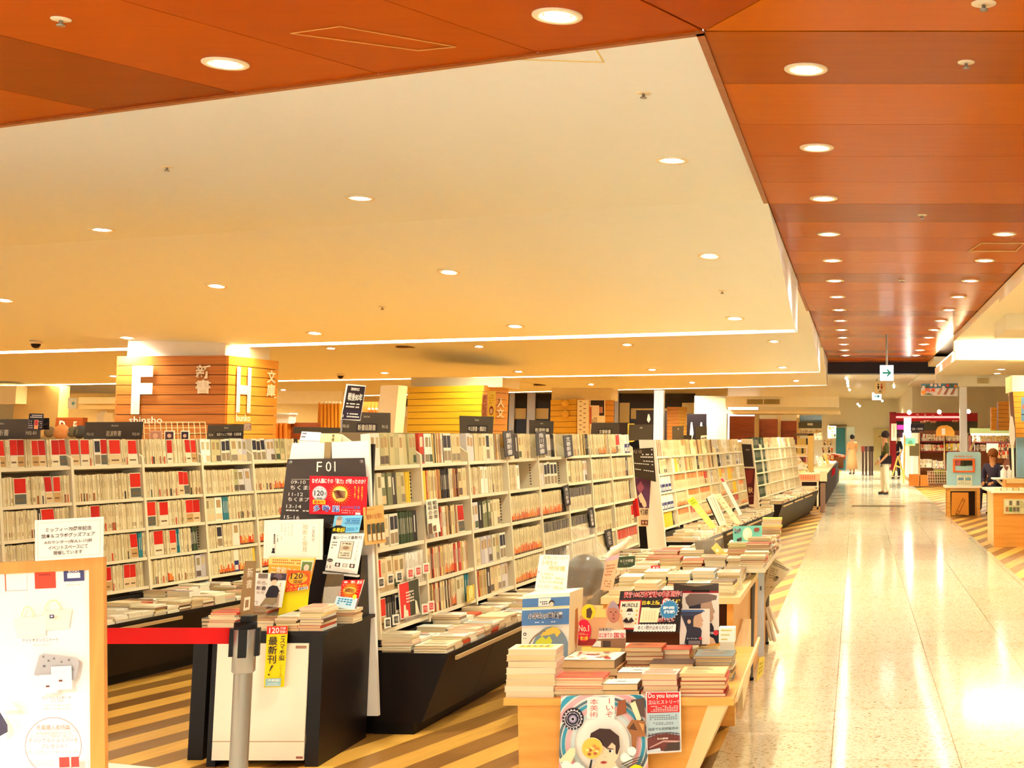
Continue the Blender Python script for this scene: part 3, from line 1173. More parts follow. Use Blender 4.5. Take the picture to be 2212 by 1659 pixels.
def stack(c, w, d, n, where, yaw=0.0, t=(.014, .022), cols=None, top=None, jit=.006, group='stacks of books'):
    """c: centre of the base (world); books lie flat, spine away from or towards the walkway"""
    z = c[2]
    for i in range(n):
        th = R.uniform(*t)
        STK.append(dict(c=V((c[0] + R.uniform(-jit, jit), c[1] + R.uniform(-jit, jit), z)), w=w * R.uniform(.97, 1.0), d=d * R.uniform(.97, 1), t=th, yaw=yaw + R.uniform(-.03, .03), col=(cols[i % len(cols)] if cols else R.choice(COVER)), pap=R.choice(PAPER), i=i, n=n, where=where, top=top if i == n - 1 else None, group=group))
        z += th + .0006
    return z


def emit_flat(b, mc=None, mp=None):
    X = Matrix.Translation(b['c']) @ Matrix.Rotation(b['yaw'], 4, 'Z')
    w, d, t = b['w'] / 2, b['d'] / 2, b['t']
    ct = min(.0016, t * .14)
    mc = mc or MB()
    mp = mp or MB()
    m = M(b['col'], .4)
    mc.box(-w, w, -d, d, 0, ct, m, X)
    mc.box(-w, w, -d, d, t - ct, t, m, X)
    mc.box(w - .0015, w, -d, d, ct, t - ct, m, X)     # spine on the right-hand side
    if b['top']:
        kind = b['top']
        o = [t]

        def r(x0, x1, y0, y1, c):
            o[0] += .0005
            mc.add([X @ V((a * 2 * w - w, e * 2 * d - d, o[0])) for a, e in ((x0, y0), (x1, y0), (x1, y1), (x0, y1))], [(0, 1, 2, 3)], M(c, .4))
        if kind == 'yellow':
            r(.02, .98, .05, .95, (250, 240, 180))
            r(.15, .85, .3, .8, (236, 206, 70))
            for k in range(5):
                r(.18 + k * .13, .25 + k * .13, .4, .7, (150, 130, 60))
        elif kind == 'art':
            r(.02, .98, .03, .97, (244, 232, 206))
            for k in range(14):
                x, y = R.uniform(.04, .8), R.uniform(.06, .8)
                r(x, x + R.uniform(.06, .16), y, y + R.uniform(.05, .14), R.choice([(206, 130, 70), (150, 80, 50), (226, 180, 120), (120, 110, 90), (190, 60, 50)]))
        elif kind == 'hat':
            r(.02, .98, .02, .98, (250, 242, 214))
            r(.38, .62, .42, .5, (50, 38, 36))
            r(.3, .7, .38, .42, (50, 38, 36))
            for k in range(6):
                r(.14 + k * .13, .2 + k * .13, .8, .88, (150, 110, 60))
        elif kind == 'lines':
            for k in range(4):
                r(.1, R.uniform(.5, .9), .15 + k * .2, .22 + k * .2, R.choice([(150, 110, 70), (200, 160, 90), (120, 90, 70)]))
        elif kind == 'photo':
            r(.05, .95, .08, .55, R.choice([(120, 110, 110), (190, 140, 110), (150, 160, 160)]))
            r(.1, .8, .65, .85, (220, 120, 90))
    mp.box(-w + .002, w - .0015, -d + .002, d - .002, ct, t - ct, M(b['pap'], .8), X)
    return mc, mp


def finish_stacks(limit=290):
    sc = []
    for i, b in enumerate(STK):
        u, v, k = proj(b['c'])
        ar = b['w'] * b['t'] / k ** 2
        if b['i'] == b['n'] - 1:
            ar += b['w'] * b['d'] / k ** 2 * .15
        if not (4 < u < IW - 4 and v < IH - 4) or any(a < u < c and y0 < v < y1 for a, y0, c, y1 in ((0, 1195, 226, 1659), (1125, 1280, 1250, 1400))):
            ar = 0
        sc.append((ar, i))
    big = {i for a, i in sorted(sc, reverse=True)[:limit] if a > 0}
    rc = MB()
    for i, b in enumerate(STK):
        if i in big:
            mc, mp = emit_flat(b)
            pos = 'single flat book, the' if b['n'] == 1 else 'topmost book of the' if b['i'] == b['n'] - 1 else 'bottom book of the' if b['i'] == 0 else 'book %s up in the' % nth(b['i'])
            o = tag(mc.build('stacked_book'), '%s %s' % (pos, b['where']), 'book', b['group'])
            mp.build('page_block', o)
        else:
            emit_flat(b, rc, rc)
    o = rc.build('stacked_books')
    o['kind'] = 'stuff'
    tag(o, 'remaining small flat books lying on the distant ledges and tables', 'books')


def ledge_stacks(F, s0, s1, zt, dp, rows, name, n=(2, 6), step=.116, bookw=.173, bookd=.11, slab=None):
    k = 0
    nn = V((F.e.y, -F.e.x, 0))
    s = s0
    j = 0
    while s < s1:
        for ri in range(rows):
            p = F.w(s + bookd / 2, 0, 0)
            p.z = zt
            p = p + nn * (dp - .012 - bookw / 2 - ri * (bookw + .01))
            m = R.randint(*n) if ri == 0 else R.randint(n[0], n[1] + 1)
            stack(p, bookw, bookd, m, '%s %s-row stack on %s' % (nth(j), ('front', 'middle', 'back')[ri], name), yaw=math.atan2(-F.e.x, F.e.y), cols=None if R.random() < .35 else [R.choice(COVER[:3])], top=R.choice([None, 'lines', 'photo', 'lines']), t=(.009, .016), group=name)
        s += step
        j += 1


ledge_stacks(FB, ssB[0] + .0, ssB[-1] - .3, .40, .37, 2, 'the ledge by the end counter', (3, 6))
ledge_stacks(FA, ssA[1], ssA[-1] - .5, .39, .56, 3, 'the ledge behind the belt barrier', (2, 5))
ledge_stacks(FC_, ssC[0], ssC[-1], .42, .38, 2, 'the ledge past the plaque', (3, 7))
ledge_stacks(FD, ssD[0], ssD[-1], .45, .36, 2, 'the most distant ledge', (2, 5), step=.16)
# ------------------------------------------------------------------ black end counter
gp = MB()
q = [at_y(631, 958, 7.0), at_y(701, 956, 7.0), at_y(703, 1100, 7.0), at_y(600, 1100, 7.0)]
# end panel of the shelving: two white leaves with a gap between them
ea, eb = at_y(631, 957, 7.0), at_y(796, 952, 7.0)
pan = thing('bookcase_end', (-2.75, 7.0, 0), 'white sloping end panel of the bookcase above the black counter', 'bookcase end')
lf = [ea, at_y(702, 957, 7.0), at_y(690, 1330, 7.0), at_y(572, 1330, 7.0)]
rt = [at_y(716, 955, 7.0), eb, V((-2.41, 7.0, .1)), V((-2.6, 7.0, .1))]
for nm, p in (('panel_leaf', lf), ('panel_leaf', rt)):
    MB().prism(p, (0, .03, 0), M((250, 244, 230), .5)).build(nm, pan)
MB().box(-2.82, -2.5, 7.035, 7.06, .1, 1.46, BLACK).build('core_board', pan)
MB().box(at_y(702, 957, 7.0).x, at_y(716, 957, 7.0).x, 6.995, 7.03, 1.34, 1.47, M((150, 126, 86))).build('joint_strip', pan)

ct = thing('end_counter', (-2.71, 6.65, 0), 'black end counter with a white front board and book stacks on top', 'counter')
bl = M((16, 8, 6), .45)
MB().box(-2.97, -2.44, 6.36, 6.985, .59, .606, bl).build('counter_top', ct)
MB().box(-2.52, -2.46, 6.37, 6.98, 0, .59, bl).build('side_panel', ct)
MB().box(-2.97, -2.93, 6.37, 6.98, 0, .59, bl).build('side_panel', ct)
MB().box(-2.93, -2.52, 6.9, 6.98, .03, .59, BLACK).build('back_panel', ct)
MB().box(-2.93, -2.52, 6.375, 6.40, .53, .59, bl).build('top_rail', ct)
fp = Card([(-2.945, 6.365, .552), (-2.525, 6.365, .552), (-2.525, 6.365, .03), (-2.945, 6.365, .03)], (246, 236, 212), .012, .3)
fp.rect(0, .835, 1, .845, (190, 170, 130)).rect(.86, .02, .98, .045, (150, 110, 84)).rect(.92, .965, .995, .985, (150, 96, 84))
fp.build('front_board', label='white front board with a small label at the top corner', parent=ct)
MB().box(-3.12, -3.05, 6.5, 6.57, 0, .57, bl).build('leg', ct)
MB().box(-3.14, -2.97, 6.5, 6.98, .53, .57, bl).build('side_shelf', ct)
MB().box(-3.12, -3.04, 6.9, 6.97, 0, .55, bl).build('leg', ct)
rz = at_y(700, 1225, 6.9)
MB().hexa([V((-2.9, 6.82, .607)), V((-2.47, 6.82, .607)), V((-2.47, 6.98, .607)), V((-2.9, 6.98, .607))], [V((-2.9, 6.9, .9)), V((-2.49, 6.9, .9)), V((-2.49, 6.98, .9)), V((-2.9, 6.98, .9))], M((24, 18, 18), .35)).build('riser', ct)

pq = Card(pxq([(621, 992), (787, 989), (802, 1146), (603, 1136)], 6.94, math.radians(6)), (62, 52, 46), .006, .2)
pq.text('F', .385, .045, .45, .19, (226, 214, 196)).text('01', .5, .045, .625, .19, (226, 214, 196))
pq.rect(.08, .3, .6, .306, (200, 186, 168))
GRY = (214, 204, 190)
pq.text('09-10', .08, .32, .26, .37, GRY).text('ちくま新書', .08, .39, .45, .46, GRY, .01)
pq.text('11-12', .07, .5, .24, .55, GRY).text('ちくまプリマー', .07, .57, .5, .63, GRY, .01)
pq.text('13-14', .06, .68, .23, .73, GRY).lines(.06, .75, .4, .78, 1, GRY, .6)
pq.text('15-16', .05, .84, .22, .89, GRY).text('講談社＋α・講談社', .05, .92, .5, .97, GRY, .01).text('文春', .56, .93, .68, .985, GRY, .01)
o = pq.build('aisle_plaque', 'dark plaque lettered F 01 on the white end panel', 'sign')
for x, y in ((628, 999), (781, 997), (793, 1139)):
    p = at_y(x, y, 6.925)
    MB().lathe([(.009, 0), (.009, .006), (.001, .008)], Matrix.Translation(p) @ Matrix.Rotation(math.pi / 2, 4, 'X'), METAL, 12).build('bolt', o)

rp = Card(pxq([(669, 1028), (794, 1030), (791, 1114), (668, 1110)], 6.88, math.radians(5)), (214, 22, 34), .004, .3)
rp.text('なぜ人類にその「能力」が残ったのか？', .04, .06, .97, .19, (255, 246, 236), .012, shear=.1)
rp.circ(.18, .46, .13, (176, 172, 176)).circ(.18, .46, .115, (214, 212, 214)).text('120', .09, .38, .25, .52, (24, 18, 20), .012).text('万部', .25, .42, .3, .5, (40, 30, 30)).text('突破', .13, .56, .23, .62, (30, 24, 24), .01).text('シリーズ', .11, .31, .24, .36, (60, 30, 40), .01)
rp.burst(.54, .46, .1, .21, 26, (240, 120, 30)).circ(.54, .46, .13, (252, 206, 90)).circ(.54, .46, .09, (255, 232, 150))
for k in range(6):
    rp.poly([(.42 + .01 * k, .39 + .034 * k), (.5 + .012 * k, .36 + .034 * k), (.64, .39 + .032 * k), (.65, .405 + .032 * k), (.55, .395 + .034 * k), (.43 + .012 * k, .41 + .034 * k)], (92, 34, 18))
rp.rect(.08, .63, .3, .74, (248, 200, 40)).text('最新刊', .1, .645, .28, .73, (206, 50, 24), .012)
rp.text('多', .09, .76, .22, .94, (230, 240, 255), .05).text('多', .1, .77, .21, .93, (44, 92, 176), .012).text('動', .25, .76, .39, .94, (230, 240, 255), .05).text('動', .26, .77, .38, .93, (44, 92, 176), .012).text('脳', .42, .76, .56, .94, (230, 240, 255), .05).text('脳', .43, .77, .55, .93, (44, 92, 176), .012)
rp.text('ADHDの真実', .58, .76, .92, .84, (60, 90, 160), .014).text('アンデシュ・ハンセン', .58, .86, .93, .91, (250, 226, 222), .008).lines(.6, .93, .8, .96, 1, (240, 200, 200)).rect(.84, .93, .93, .985, (240, 230, 226))
for k in range(3):
    rp.text('あなたが気づく能力'[k * 2:k * 2 + 7], .93 - k * .06, .25, .96 - k * .06, .62 - .03 * k, (250, 214, 60), .01, vert=True)
rp.build('red_poster', 'red landscape poster with a glowing brain taped across the dark plaque', 'poster')

bc = Card(pxq([(723, 1114), (783, 1113), (775, 1150), (716, 1152)], 6.84, math.radians(8)), (120, 196, 232), .003, .4)
bc.circ(.2, .34, .11, (214, 186, 160), ry=.3).circ(.2, .16, .1, (150, 140, 134), ry=.12).poly([(.02, .66), (.12, .56), (.28, .56), (.42, .66)], (40, 36, 40)).lines(.42, .14, .96, .5, 3, (60, 120, 180), .6).rect(0, .66, .5, 1, (34, 34, 36)).text('多動脳', .03, .7, .48, .97, (250, 220, 40), .02).lines(.55, .7, .95, .9, 2, (40, 110, 170))
bc.build('strip_card', 'small pale blue card with a portrait below the red poster', 'card')

sh = Card(pxq([(717, 1153), (787, 1152), (771, 1240), (702, 1232)], 6.8, math.radians(10)), (250, 246, 232), .006, .5)
sh.text('脳シリーズ最新刊', .06, .06, .94, .15, (60, 46, 40), .012).lines(.2, .015, .85, .035, 1, (180, 150, 110)).rect(.32, .2, .74, .64, (150, 132, 110)).rect(.345, .215, .715, .625, (236, 226, 200)).text('多動脳', .38, .235, .68, .29, (110, 90, 70), .01).rect(.36, .31, .7, .44, (206, 190, 160))
sh.circ(.53, .375, .1, (150, 126, 96), ry=.045).lines(.38, .48, .68, .6, 2, (130, 110, 90), .5).lines(.08, .2, .24, .42, 3, (110, 90, 70), .4, 3).text('アンデシュ・ハンセン', .84, .22, .93, .72, (110, 90, 70), vert=True).circ(.12, .72, .09, (60, 40, 36), ry=.045).lines(.05, .71, .19, .735, 1, (236, 220, 200))
for k, c in enumerate(((70, 56, 50), (190, 180, 166), (84, 60, 56))):
    sh.rect(.3 + k * .23, .77, .46 + k * .23, .87, c)
    sh.circ(.38 + k * .23, .82, .04, (230, 216, 200))
sh.lines(.06, .86, .2, .94, 2, (90, 70, 60), .6, 3)
o = sh.build('leaflet_sheet', 'white printed sheet with small pictures propped on a clear stand', 'leaflet')
MB().prism([at_y(697, 1235, 6.8), at_y(772, 1243, 6.8), at_y(772, 1247, 6.8), at_y(697, 1239, 6.8)], (0, .03, 0), M((230, 224, 210), .2)).build('ledge', o)
MB().tube(at_y(741, 1240, 6.83), at_y(742, 1352, 6.83), .004, METAL).build('stem', o)

cf = Card(pxq([(571, 1124), (698, 1121), (696, 1209), (569, 1206)], 6.72, math.radians(4)), (252, 246, 226), .006, .4)
cf.ring(.5, .5, .0, .0, (214, 190, 140))
for a in ((.05, .07, .95, .075), (.05, .925, .95, .93), (.05, .07, .054, .93), (.946, .07, .95, .93)):
    cf.rect(*a, (226, 206, 150))
cf.text('二宮和也', .82, .18, .87, .56, (120, 96, 60), vert=True, shear=.1).text('独断と偏見', .66, .12, .75, .82, (196, 170, 120), vert=True, shear=.1)
for k in range(4):
    cf.lines(.3 + k * .06, .1, .32 + k * .06, R.uniform(.4, .8), 1, (206, 186, 140), .5, 8, True)
cf.lines(.18, .36, .21, .62, 1, (70, 56, 50), .9, 8, True).lines(.24, .4, .26, .58, 1, (120, 100, 80), .8, 6, True)
cf.circ(.185, .76, .022, (44, 34, 32)).poly([(.15, .86), (.165, .79), (.205, .79), (.215, .86)], (44, 38, 40))
o = cf.build('greeting_board', 'cream handwritten board with a thin gold border beside the white sheet', 'board')
MB().tube(at_y(633, 1206, 6.75), at_y(633, 1350, 6.75), .004, METAL).build('stem', o)

op = Card(pxq([(581, 1204), (682, 1205), (670, 1262), (579, 1246)], 6.66, math.radians(6)), (240, 176, 60), .004, .4)
op.rect(0, 0, .98, .36, (250, 214, 120)).lines(.08, .06, .7, .3, 2, (206, 120, 40), .5, 14).text('二宮和也のIt', .06, .44, .72, .78, (255, 244, 210), .014).rect(.72, .12, .98, .66, (250, 240, 216)).rect(.74, .16, .96, .62, (110, 130, 70)).circ(.85, .4, .06, (226, 206, 180), ry=.14)
o = op.build('header_card', 'orange header card with white lettering and a photo at its corner', 'card')

yb = Card(pxq([(620, 1231), (672, 1233), (664, 1311), (600, 1330)], 6.58, math.radians(6)), (250, 222, 8), .003, .35)
yb.poly([(.0, 0), (1, .0), (1, .5), (.12, .46)], (230, 96, 24)).circ(.52, .2, .42, (226, 60, 24), ry=.17).circ(.52, .2, .38, (246, 176, 50), ry=.145).text('120', .22, .07, .7, .21, (40, 24, 20), .012).text('万部', .72, .1, .88, .18, (60, 30, 20)).text('突破', .36, .23, .72, .33, (90, 40, 20), .008).rect(.12, .35, 1, .5, (226, 60, 30)).text('「スマホ脳」', .16, .36, .98, .42, (250, 220, 40), .016).text('シリーズ', .18, .43, .56, .49, (250, 220, 40), .014).rect(.6, .43, .98, .5, (226, 226, 226)).text('最新刊', .64, .435, .94, .495, (70, 60, 60), .012)
o = yb.build('yellow_tag', 'tall yellow and orange tag rising from the book stacks on the counter', 'tag')

ph = Card(pxq([(551, 1237), (620, 1239), (608, 1312), (543, 1308)], 6.56, math.radians(6)), (250, 242, 226), .004, .4)
ph.rect(.5, 0, 1, .2, (70, 56, 66)).circ(.74, .1, .14, (110, 92, 100), ry=.09).rect(.12, .02, .42, .16, (120, 104, 90))
ph.text('和也。', .1, .24, .44, .35, (150, 120, 90), .01).text('新書', .1, .4, .42, .52, (60, 44, 36), .014).text('偏見', .12, .56, .38, .64, (190, 164, 130)).lines(.06, .84, .24, .95, 2, (150, 120, 90), .4, 2).lines(.84, .28, .9, .62, 1, (190, 160, 120), .7, 6, True)
ph.poly([(.44, .66), (.52, .42), (.62, .36), (.78, .38), (.86, .5), (.84, .68), (.8, .74), (.48, .76)], (42, 38, 44)).poly([(.3, .98), (.46, .74), (.8, .72), (.84, .86), (.74, .96), (.5, .93), (.36, 1)], (150, 130, 96)).circ(.66, .26, .095, (236, 206, 170), ry=.1).poly([(.55, .26), (.56, .15), (.66, .11), (.76, .15), (.77, .25), (.72, .19), (.62, .2)], (50, 36, 30)).poly([(.86, .6), (.9, .6), (.92, .98), (.88, .98)], (190, 150, 100))
o = ph.build('photo_card', 'white card with a photo of a seated person in a dark shirt', 'card')

# acrylic leaflet holder and red display book
CLEAR = M((225, 215, 195), .03, alpha=.28)
hd = thing('leaflet_holder', at_y(712, 1318, 6.7), 'clear smoky leaflet holder standing at the rear of the counter', 'holder')
hq = pxq([(706, 1240), (742, 1240), (734, 1304), (692, 1312)], 6.72, math.radians(12))
Card(hq, M((120, 100, 74), .1, alpha=.6), .004).build('back_sheet', parent=hd)
hq = pxq([(700, 1268), (737, 1266), (734, 1310), (696, 1316)], 6.66, math.radians(8))
Card(hq, CLEAR, .004).build('front_sheet', parent=hd)
rb = Card(pxq([(741, 1253), (786, 1252), (767, 1318), (722, 1310)], 6.66, math.radians(12)), (212, 30, 30), .012, .35, side=(246, 238, 220))
rb.text('多', .06, .03, .28, .15, (255, 240, 230), .02).text('動', .4, .03, .62, .15, (255, 240, 230), .02).text('脳', .72, .03, .96, .15, (255, 240, 230), .02).lines(.08, .17, .45, .2, 1, (250, 220, 210)).burst(.5, .38, .26, .46, 20, (236, 120, 30)).circ(.5, .38, .3, (250, 200, 80), ry=.12)
for k in range(4):
    rb.poly([(.26, .33 + k * .035), (.45, .3 + k * .035), (.74, .34 + k * .035), (.74, .355 + k * .035), (.46, .325 + k * .035), (.27, .35 + k * .035)], (110, 40, 20))
rb.rect(0, .62, 1, 1, (206, 230, 240)).lines(.1, .66, .8, .9, 3, (60, 150, 190), .6, 5).circ(.84, .58, .1, (250, 226, 60))
o = rb.build('display_book', 'red and blue book with a brain on its cover standing on the counter', 'book')
MB().path([at_y(727, 1314, 6.64), at_y(766, 1322, 6.64), at_y(786, 1256, 6.72)], .003, METAL).build('wire_stand', o)

# yellow strip hanging in front
ys_ = Card(pxq([(577, 1353), (622, 1352), (613, 1484), (570, 1485)], 6.34), (252, 216, 0), .003, .35)
ys_.rect(0, 0, 1, .13, (216, 40, 24)).text('120', .12, .02, .6, .115, (255, 246, 240), .02).text('万部', .64, .015, .92, .06, (255, 236, 226), .01).text('突破！', .64, .068, .96, .118, (255, 236, 226), .01)
ys_.text('最新刊', .12, .17, .56, .62, (34, 22, 16), .014, vert=True).poly([(.34, .64), (.44, .64), (.26, .74), (.23, .74)], (34, 22, 16)).circ(.24, .79, .045, (34, 22, 16))
ys_.text('スマホ脳', .68, .19, .96, .57, (44, 28, 20), .012, vert=True).poly([(.74, .16), (.94, .16), (.94, .175), (.78, .175), (.78, .185), (.74, .185)], (44, 28, 20)).text('シリーズ', .74, .62, .9, .83, (60, 40, 26), vert=True).rect(.1, .85, .88, .98, (150, 190, 190)).text('多動脳', .22, .86, .8, .905, (250, 250, 244), .02).lines(.18, .92, .82, .97, 2, (220, 236, 236), .5)
ys_.build('hanging_strip', 'yellow paper strip with black writing hanging over the white front board', 'strip')
ts = Card(pxq([(529, 1212), (553, 1212), (548, 1326), (516, 1334)], 6.42, math.radians(4)), M((150, 116, 70), .12, alpha=.85), .003)
ts.text('新', .3, .12, .8, .3, (236, 220, 190)).text('書', .3, .34, .8, .5, (236, 220, 190)).rect(.28, .66, .72, .9, (230, 214, 180)).rect(.38, .71, .62, .85, (130, 96, 60))
ts.build('clear_divider', 'narrow brown see-through divider standing at the edge of the counter', 'divider')

zt = .607


def ctx(u):  # counter stacks along the front edge
    return (u - CX) / FOC * 6.4


stack((ctx(512), 6.47, zt), .125, .18, 7, 'curling stack at the post end of the counter', t=(.008, .014), cols=[(200, 60, 50), (244, 234, 206), (240, 226, 200)], top='lines', group='books on the end counter')
stack((ctx(552), 6.62, zt), .11, .17, 8, 'stack under the photo card', t=(.008, .014), top='lines', group='books on the end counter')
stack((ctx(600), 6.45, zt), .108, .173, 4, 'low stack above the hanging strip', t=(.009, .013), top='lines', group='books on the end counter')
stack((ctx(653), 6.45, zt), .108, .173, 6, 'stack beside the yellow tag', t=(.009, .013), top='lines', group='books on the end counter')
stack((ctx(703), 6.45, zt), .112, .173, 8, 'stack with a blue top at the counter corner', t=(.010, .014), top='photo', group='books on the end counter')
stack((-2.5, 6.68, zt), .11, .173, 5, 'stack behind the counter corner', yaw=math.pi / 2, t=(.010, .014), group='books on the end counter')
stack((-3.06, 6.62, .571), .13, .1, 4, 'dark stack on the side shelf behind the post', t=(.015, .017), cols=[(50, 44, 48)], group='dark books on the side shelf')

# face-out boards and price cards on the near bays of the case behind the counter
db = []


def on_case(F, q, col, th=.004, d=-.012):
    n = F.out
    p0 = F.w(0, d, 0)
    return Card([hit(a, b, p0, n) for a, b in q], col, th, .4)


c_ = on_case(FB, [(860, 1262), (904, 1248), (909, 1326), (866, 1339)], (242, 232, 212))
c_.rect(.03, .02, .48, .97, (216, 44, 44)).rect(.48, .02, .97, .97, (56, 60, 48)).lines(.3, .26, .7, .6, 4, (246, 230, 210), .5, 5).poly([(.12, .96), (.16, .62), (.24, .62), (.26, .78), (.34, .78), (.36, .96)], (244, 226, 196)).poly([(.7, .96), (.72, .56), (.8, .62), (.84, .78), (.9, .96)], (244, 226, 196))
c_.build('shelf_board_poster', 'red and dark green board with hands hung low on the bookcase end bay', 'poster')
c_ = on_case(FB, [(786, 1096), (828, 1090), (834, 1172), (789, 1178)], (226, 176, 96), d=-.05)
c_.text('戦争の記憶を', .1, .2, .9, .34, (176, 96, 40), .012).lines(.1, .06, .5, .1, 1, (190, 120, 60))
for k in range(4):
    c_.rect(.12 + k * .21, .46, .27 + k * .21, .72, (64, 66, 52)).rect(.12 + k * .21, .73, .27 + k * .21, .9, (230, 214, 180))
c_.build('shelf_board_poster', 'tan board with four small covers on the bookcase end bay', 'poster')
c_ = on_case(FB, [(920, 1080), (944, 1076), (952, 1148), (926, 1154)], (246, 236, 208), d=-.03)
c_.text('昭和の年', .1, .06, .45, .6, (60, 44, 36), .014, vert=True).text('昭和の年', .54, .06, .9, .6, (60, 44, 36), .014, vert=True).rect(0, .7, .3, 1, (110, 80, 60)).rect(.4, .78, .62, .95, (110, 80, 60))
c_.build('shelf_board_poster', 'white board with bold dark writing between spines on the second bay', 'poster')
for i, (u, v) in enumerate(((823, 1259), (843, 1252), (862, 1246), (886, 1239), (903, 1234), (920, 1228), (837, 1346), (855, 1339), (918, 1316), (931, 1310))):
    dk = i in (0, 1, 2, 6, 7)
    c_ = on_case(FB, [(u - 7, v - 11), (u + 7, v - 13), (u + 8, v + 9), (u - 6, v + 12)], (244, 234, 214), .002, d=-.022)
    c_.rect(.18, .18, .82, .84, (58, 56, 44) if dk else (216, 76, 70)).lines(.25, .3, .75, .7, 3, (230, 220, 200), .4, 3)
    c_.build('price_card', '%s price card, %s of the ones clipped to the end bay shelves' % ('dark' if dk else 'red', nth(i)), 'price card', 'price cards on the end bay')
c_ = on_case(FB, [(1009, 1266), (1025, 1262), (1025, 1296), (1009, 1302)], (214, 176, 60), .003, d=-.03)
c_.circ(.5, .4, .3, (240, 220, 130)).lines(.2, .7, .8, .9, 2, (250, 240, 200))
c_.build('shelf_talker', 'small yellow oval-printed tag hanging below the third bay', 'tag')
for i, (q, t_) in enumerate((([(1086, 932), (1108, 929), (1113, 984), (1091, 988)], '新潮新書'), ([(1157, 933), (1178, 930), (1183, 981), (1160, 985)], '角川新書'), ([(1216, 941), (1235, 939), (1239, 985), (1221, 990)], '文春新書'))):
    c_ = on_case(FB, q, (38, 34, 46), .003, d=-.03)
    c_.text(t_, .26, .08, .76, .95, (226, 220, 220), .012, vert=True)
    c_.build('publisher_tab', 'upright black tab with white writing on the top shelf, %s of three' % nth(i), 'tab', 'black tabs on the top shelf')
for i, (q, t_) in enumerate((([(1216, 1050), (1228, 1046), (1233, 1090), (1221, 1095)], '角川新書'), ([(1270, 1098), (1281, 1095), (1286, 1138), (1276, 1142)], '文春新書'), ([(1306, 1146), (1321, 1141), (1325, 1178), (1312, 1183)], '白水社'))):
    c_ = on_case(FB, q, (36, 30, 34), .003, d=-.02)
    c_.text(t_, .26, .12, .76, .9, (226, 216, 210), .01, vert=True)
    c_.build('publisher_tab', 'narrow black tab with white writing among the spines, %s going down' % nth(i), 'tab', 'black tabs among the spines')

# ------------------------------------------------------------------ belt barrier
px_ = at_y(523, 1500, 4.72).x
bp = thing('barrier_post', (px_, 4.72, 0), 'grey metal barrier post with a black head and red belt', 'barrier')
X = Matrix.Translation(V((px_, 4.72, 0)))
MB().lathe([(.001, .03), (.05, .03), (.16, .012), (.16, 0)], X, METAL, 32).build('base_plate', bp)
MB().lathe([(.03, .02), (.03, .775)], X, M((142, 134, 124), .32, .75), 28).build('post_tube', bp)
MB().lathe([(.0325, .70), (.0375, .705), (.0375, .845), (.034, .85)], X, M((150, 142, 132), .3, .7), 28).build('collar', bp)
MB().lathe([(.034, .84), (.037, .845), (.037, .868), (.001, .872)], X, BLACK, 28).build('cap', bp)
for a in (0, 90, 180, 270):
    Y_ = X @ Matrix.Rotation(math.radians(a + 14), 4, 'Z')
    MB().box(-.013, .013, -.048, -.034, .755, .848, BLACK, Y_).build('belt_clip', bp)
MB().box(-.01, .03, -.02, .02, .87, .89, BLACK, X).build('sign_clip', bp)
bz = []
bl_ = MB()
z0, z1 = at_y(500, 1356, 4.72).z, at_y(500, 1391, 4.72).z
zA0, zA1 = at_y(226, 1347, 4.45).z, at_y(226, 1379, 4.45).z
xl = at_y(226, 1360, 4.45).x - .5
p = [V((px_ - .04, 4.72, z0)), V((px_ - .04, 4.72, z1)), V((xl, 4.2, zA1 + .02)), V((xl, 4.2, zA0 + .02))]
bl_.prism(p, (0, .002, 0), M((206, 8, 6), .5, var=0))
bl_.build('belt', bp)['label'] = 'red belt'

# ------------------------------------------------------------------ wooden notice frame
nf = thing('poster_stand', at_y(110, 1659, 4.0) * 1 - V((0, 0, at_y(110, 1659, 4.0).z)), 'wooden framed poster stand with a white goods poster at the picture edge', 'poster stand')
ty = math.radians(4)
fq = pxq([(-260, 1229), (223, 1204), (227, 1700), (-260, 1700)], 4.0, 0, math.radians(9))
n_ = (fq[1] - fq[0]).cross(fq[3] - fq[0]).normalized()
if n_.y > 0:
    n_ = -n_
FWD = wood('frame', (196, 130, 58), (214, 150, 74), .4, stretch=(10, 10, 1))
cs = []


def bar(a, b, c, d, nm):
    MB().prism([fq_at(*a), fq_at(*b), fq_at(*c), fq_at(*d)], n_ * -.025, FWD).build(nm, nf)


def fq_at(u, v):
    a, b, c, d = fq
    return (a * (1 - u) + b * u) * (1 - v) + (d * (1 - u) + c * u) * v


iw = .066
bar((0, 0), (1, 0), (1 - iw, .052), (iw, .052), 'frame_rail')
bar((1, 0), (1, 1), (1 - iw, 1), (1 - iw, .052), 'frame_stile')
bar((0, 0), (iw, .052), (iw, 1), (0, 1), 'frame_stile')
leg_b = fq_at(1 - iw / 2, 1)
for u in (iw / 2, 1 - iw / 2):
    b_ = fq_at(u, 1)
    MB().box(b_.x - .02, b_.x + .02, b_.y - .002, b_.y + .028, 0, b_.z + .01, FWD).build('leg', nf)
ps = Card([fq_at(iw, .05) - n_ * .012, fq_at(1 - iw, .05) - n_ * .012, fq_at(1 - iw, 1) - n_ * .012, fq_at(iw, 1) - n_ * .012], (252, 244, 240), .004, .4)


def PU(x, y):   # picture position on the poster
    q_ = hit(x, y, ps.p[0], ps.n)
    a, b, c, d = ps.p
    u = (q_ - a).dot((b - a).normalized()) / (b - a).length
    v = (a.z - (a.z - b.z) * u - q_.z) / ((a.z - (a.z - b.z) * u) - (d.z - (d.z - c.z) * u))
    return u, v


def pr(x0, y0, x1, y1, c):
    ps.poly([PU(x0, y0 + .05 * 0), PU(x1, y0 - (x1 - x0) * .045), PU(x1, y1 - (x1 - x0) * .045), PU(x0, y1)], c)


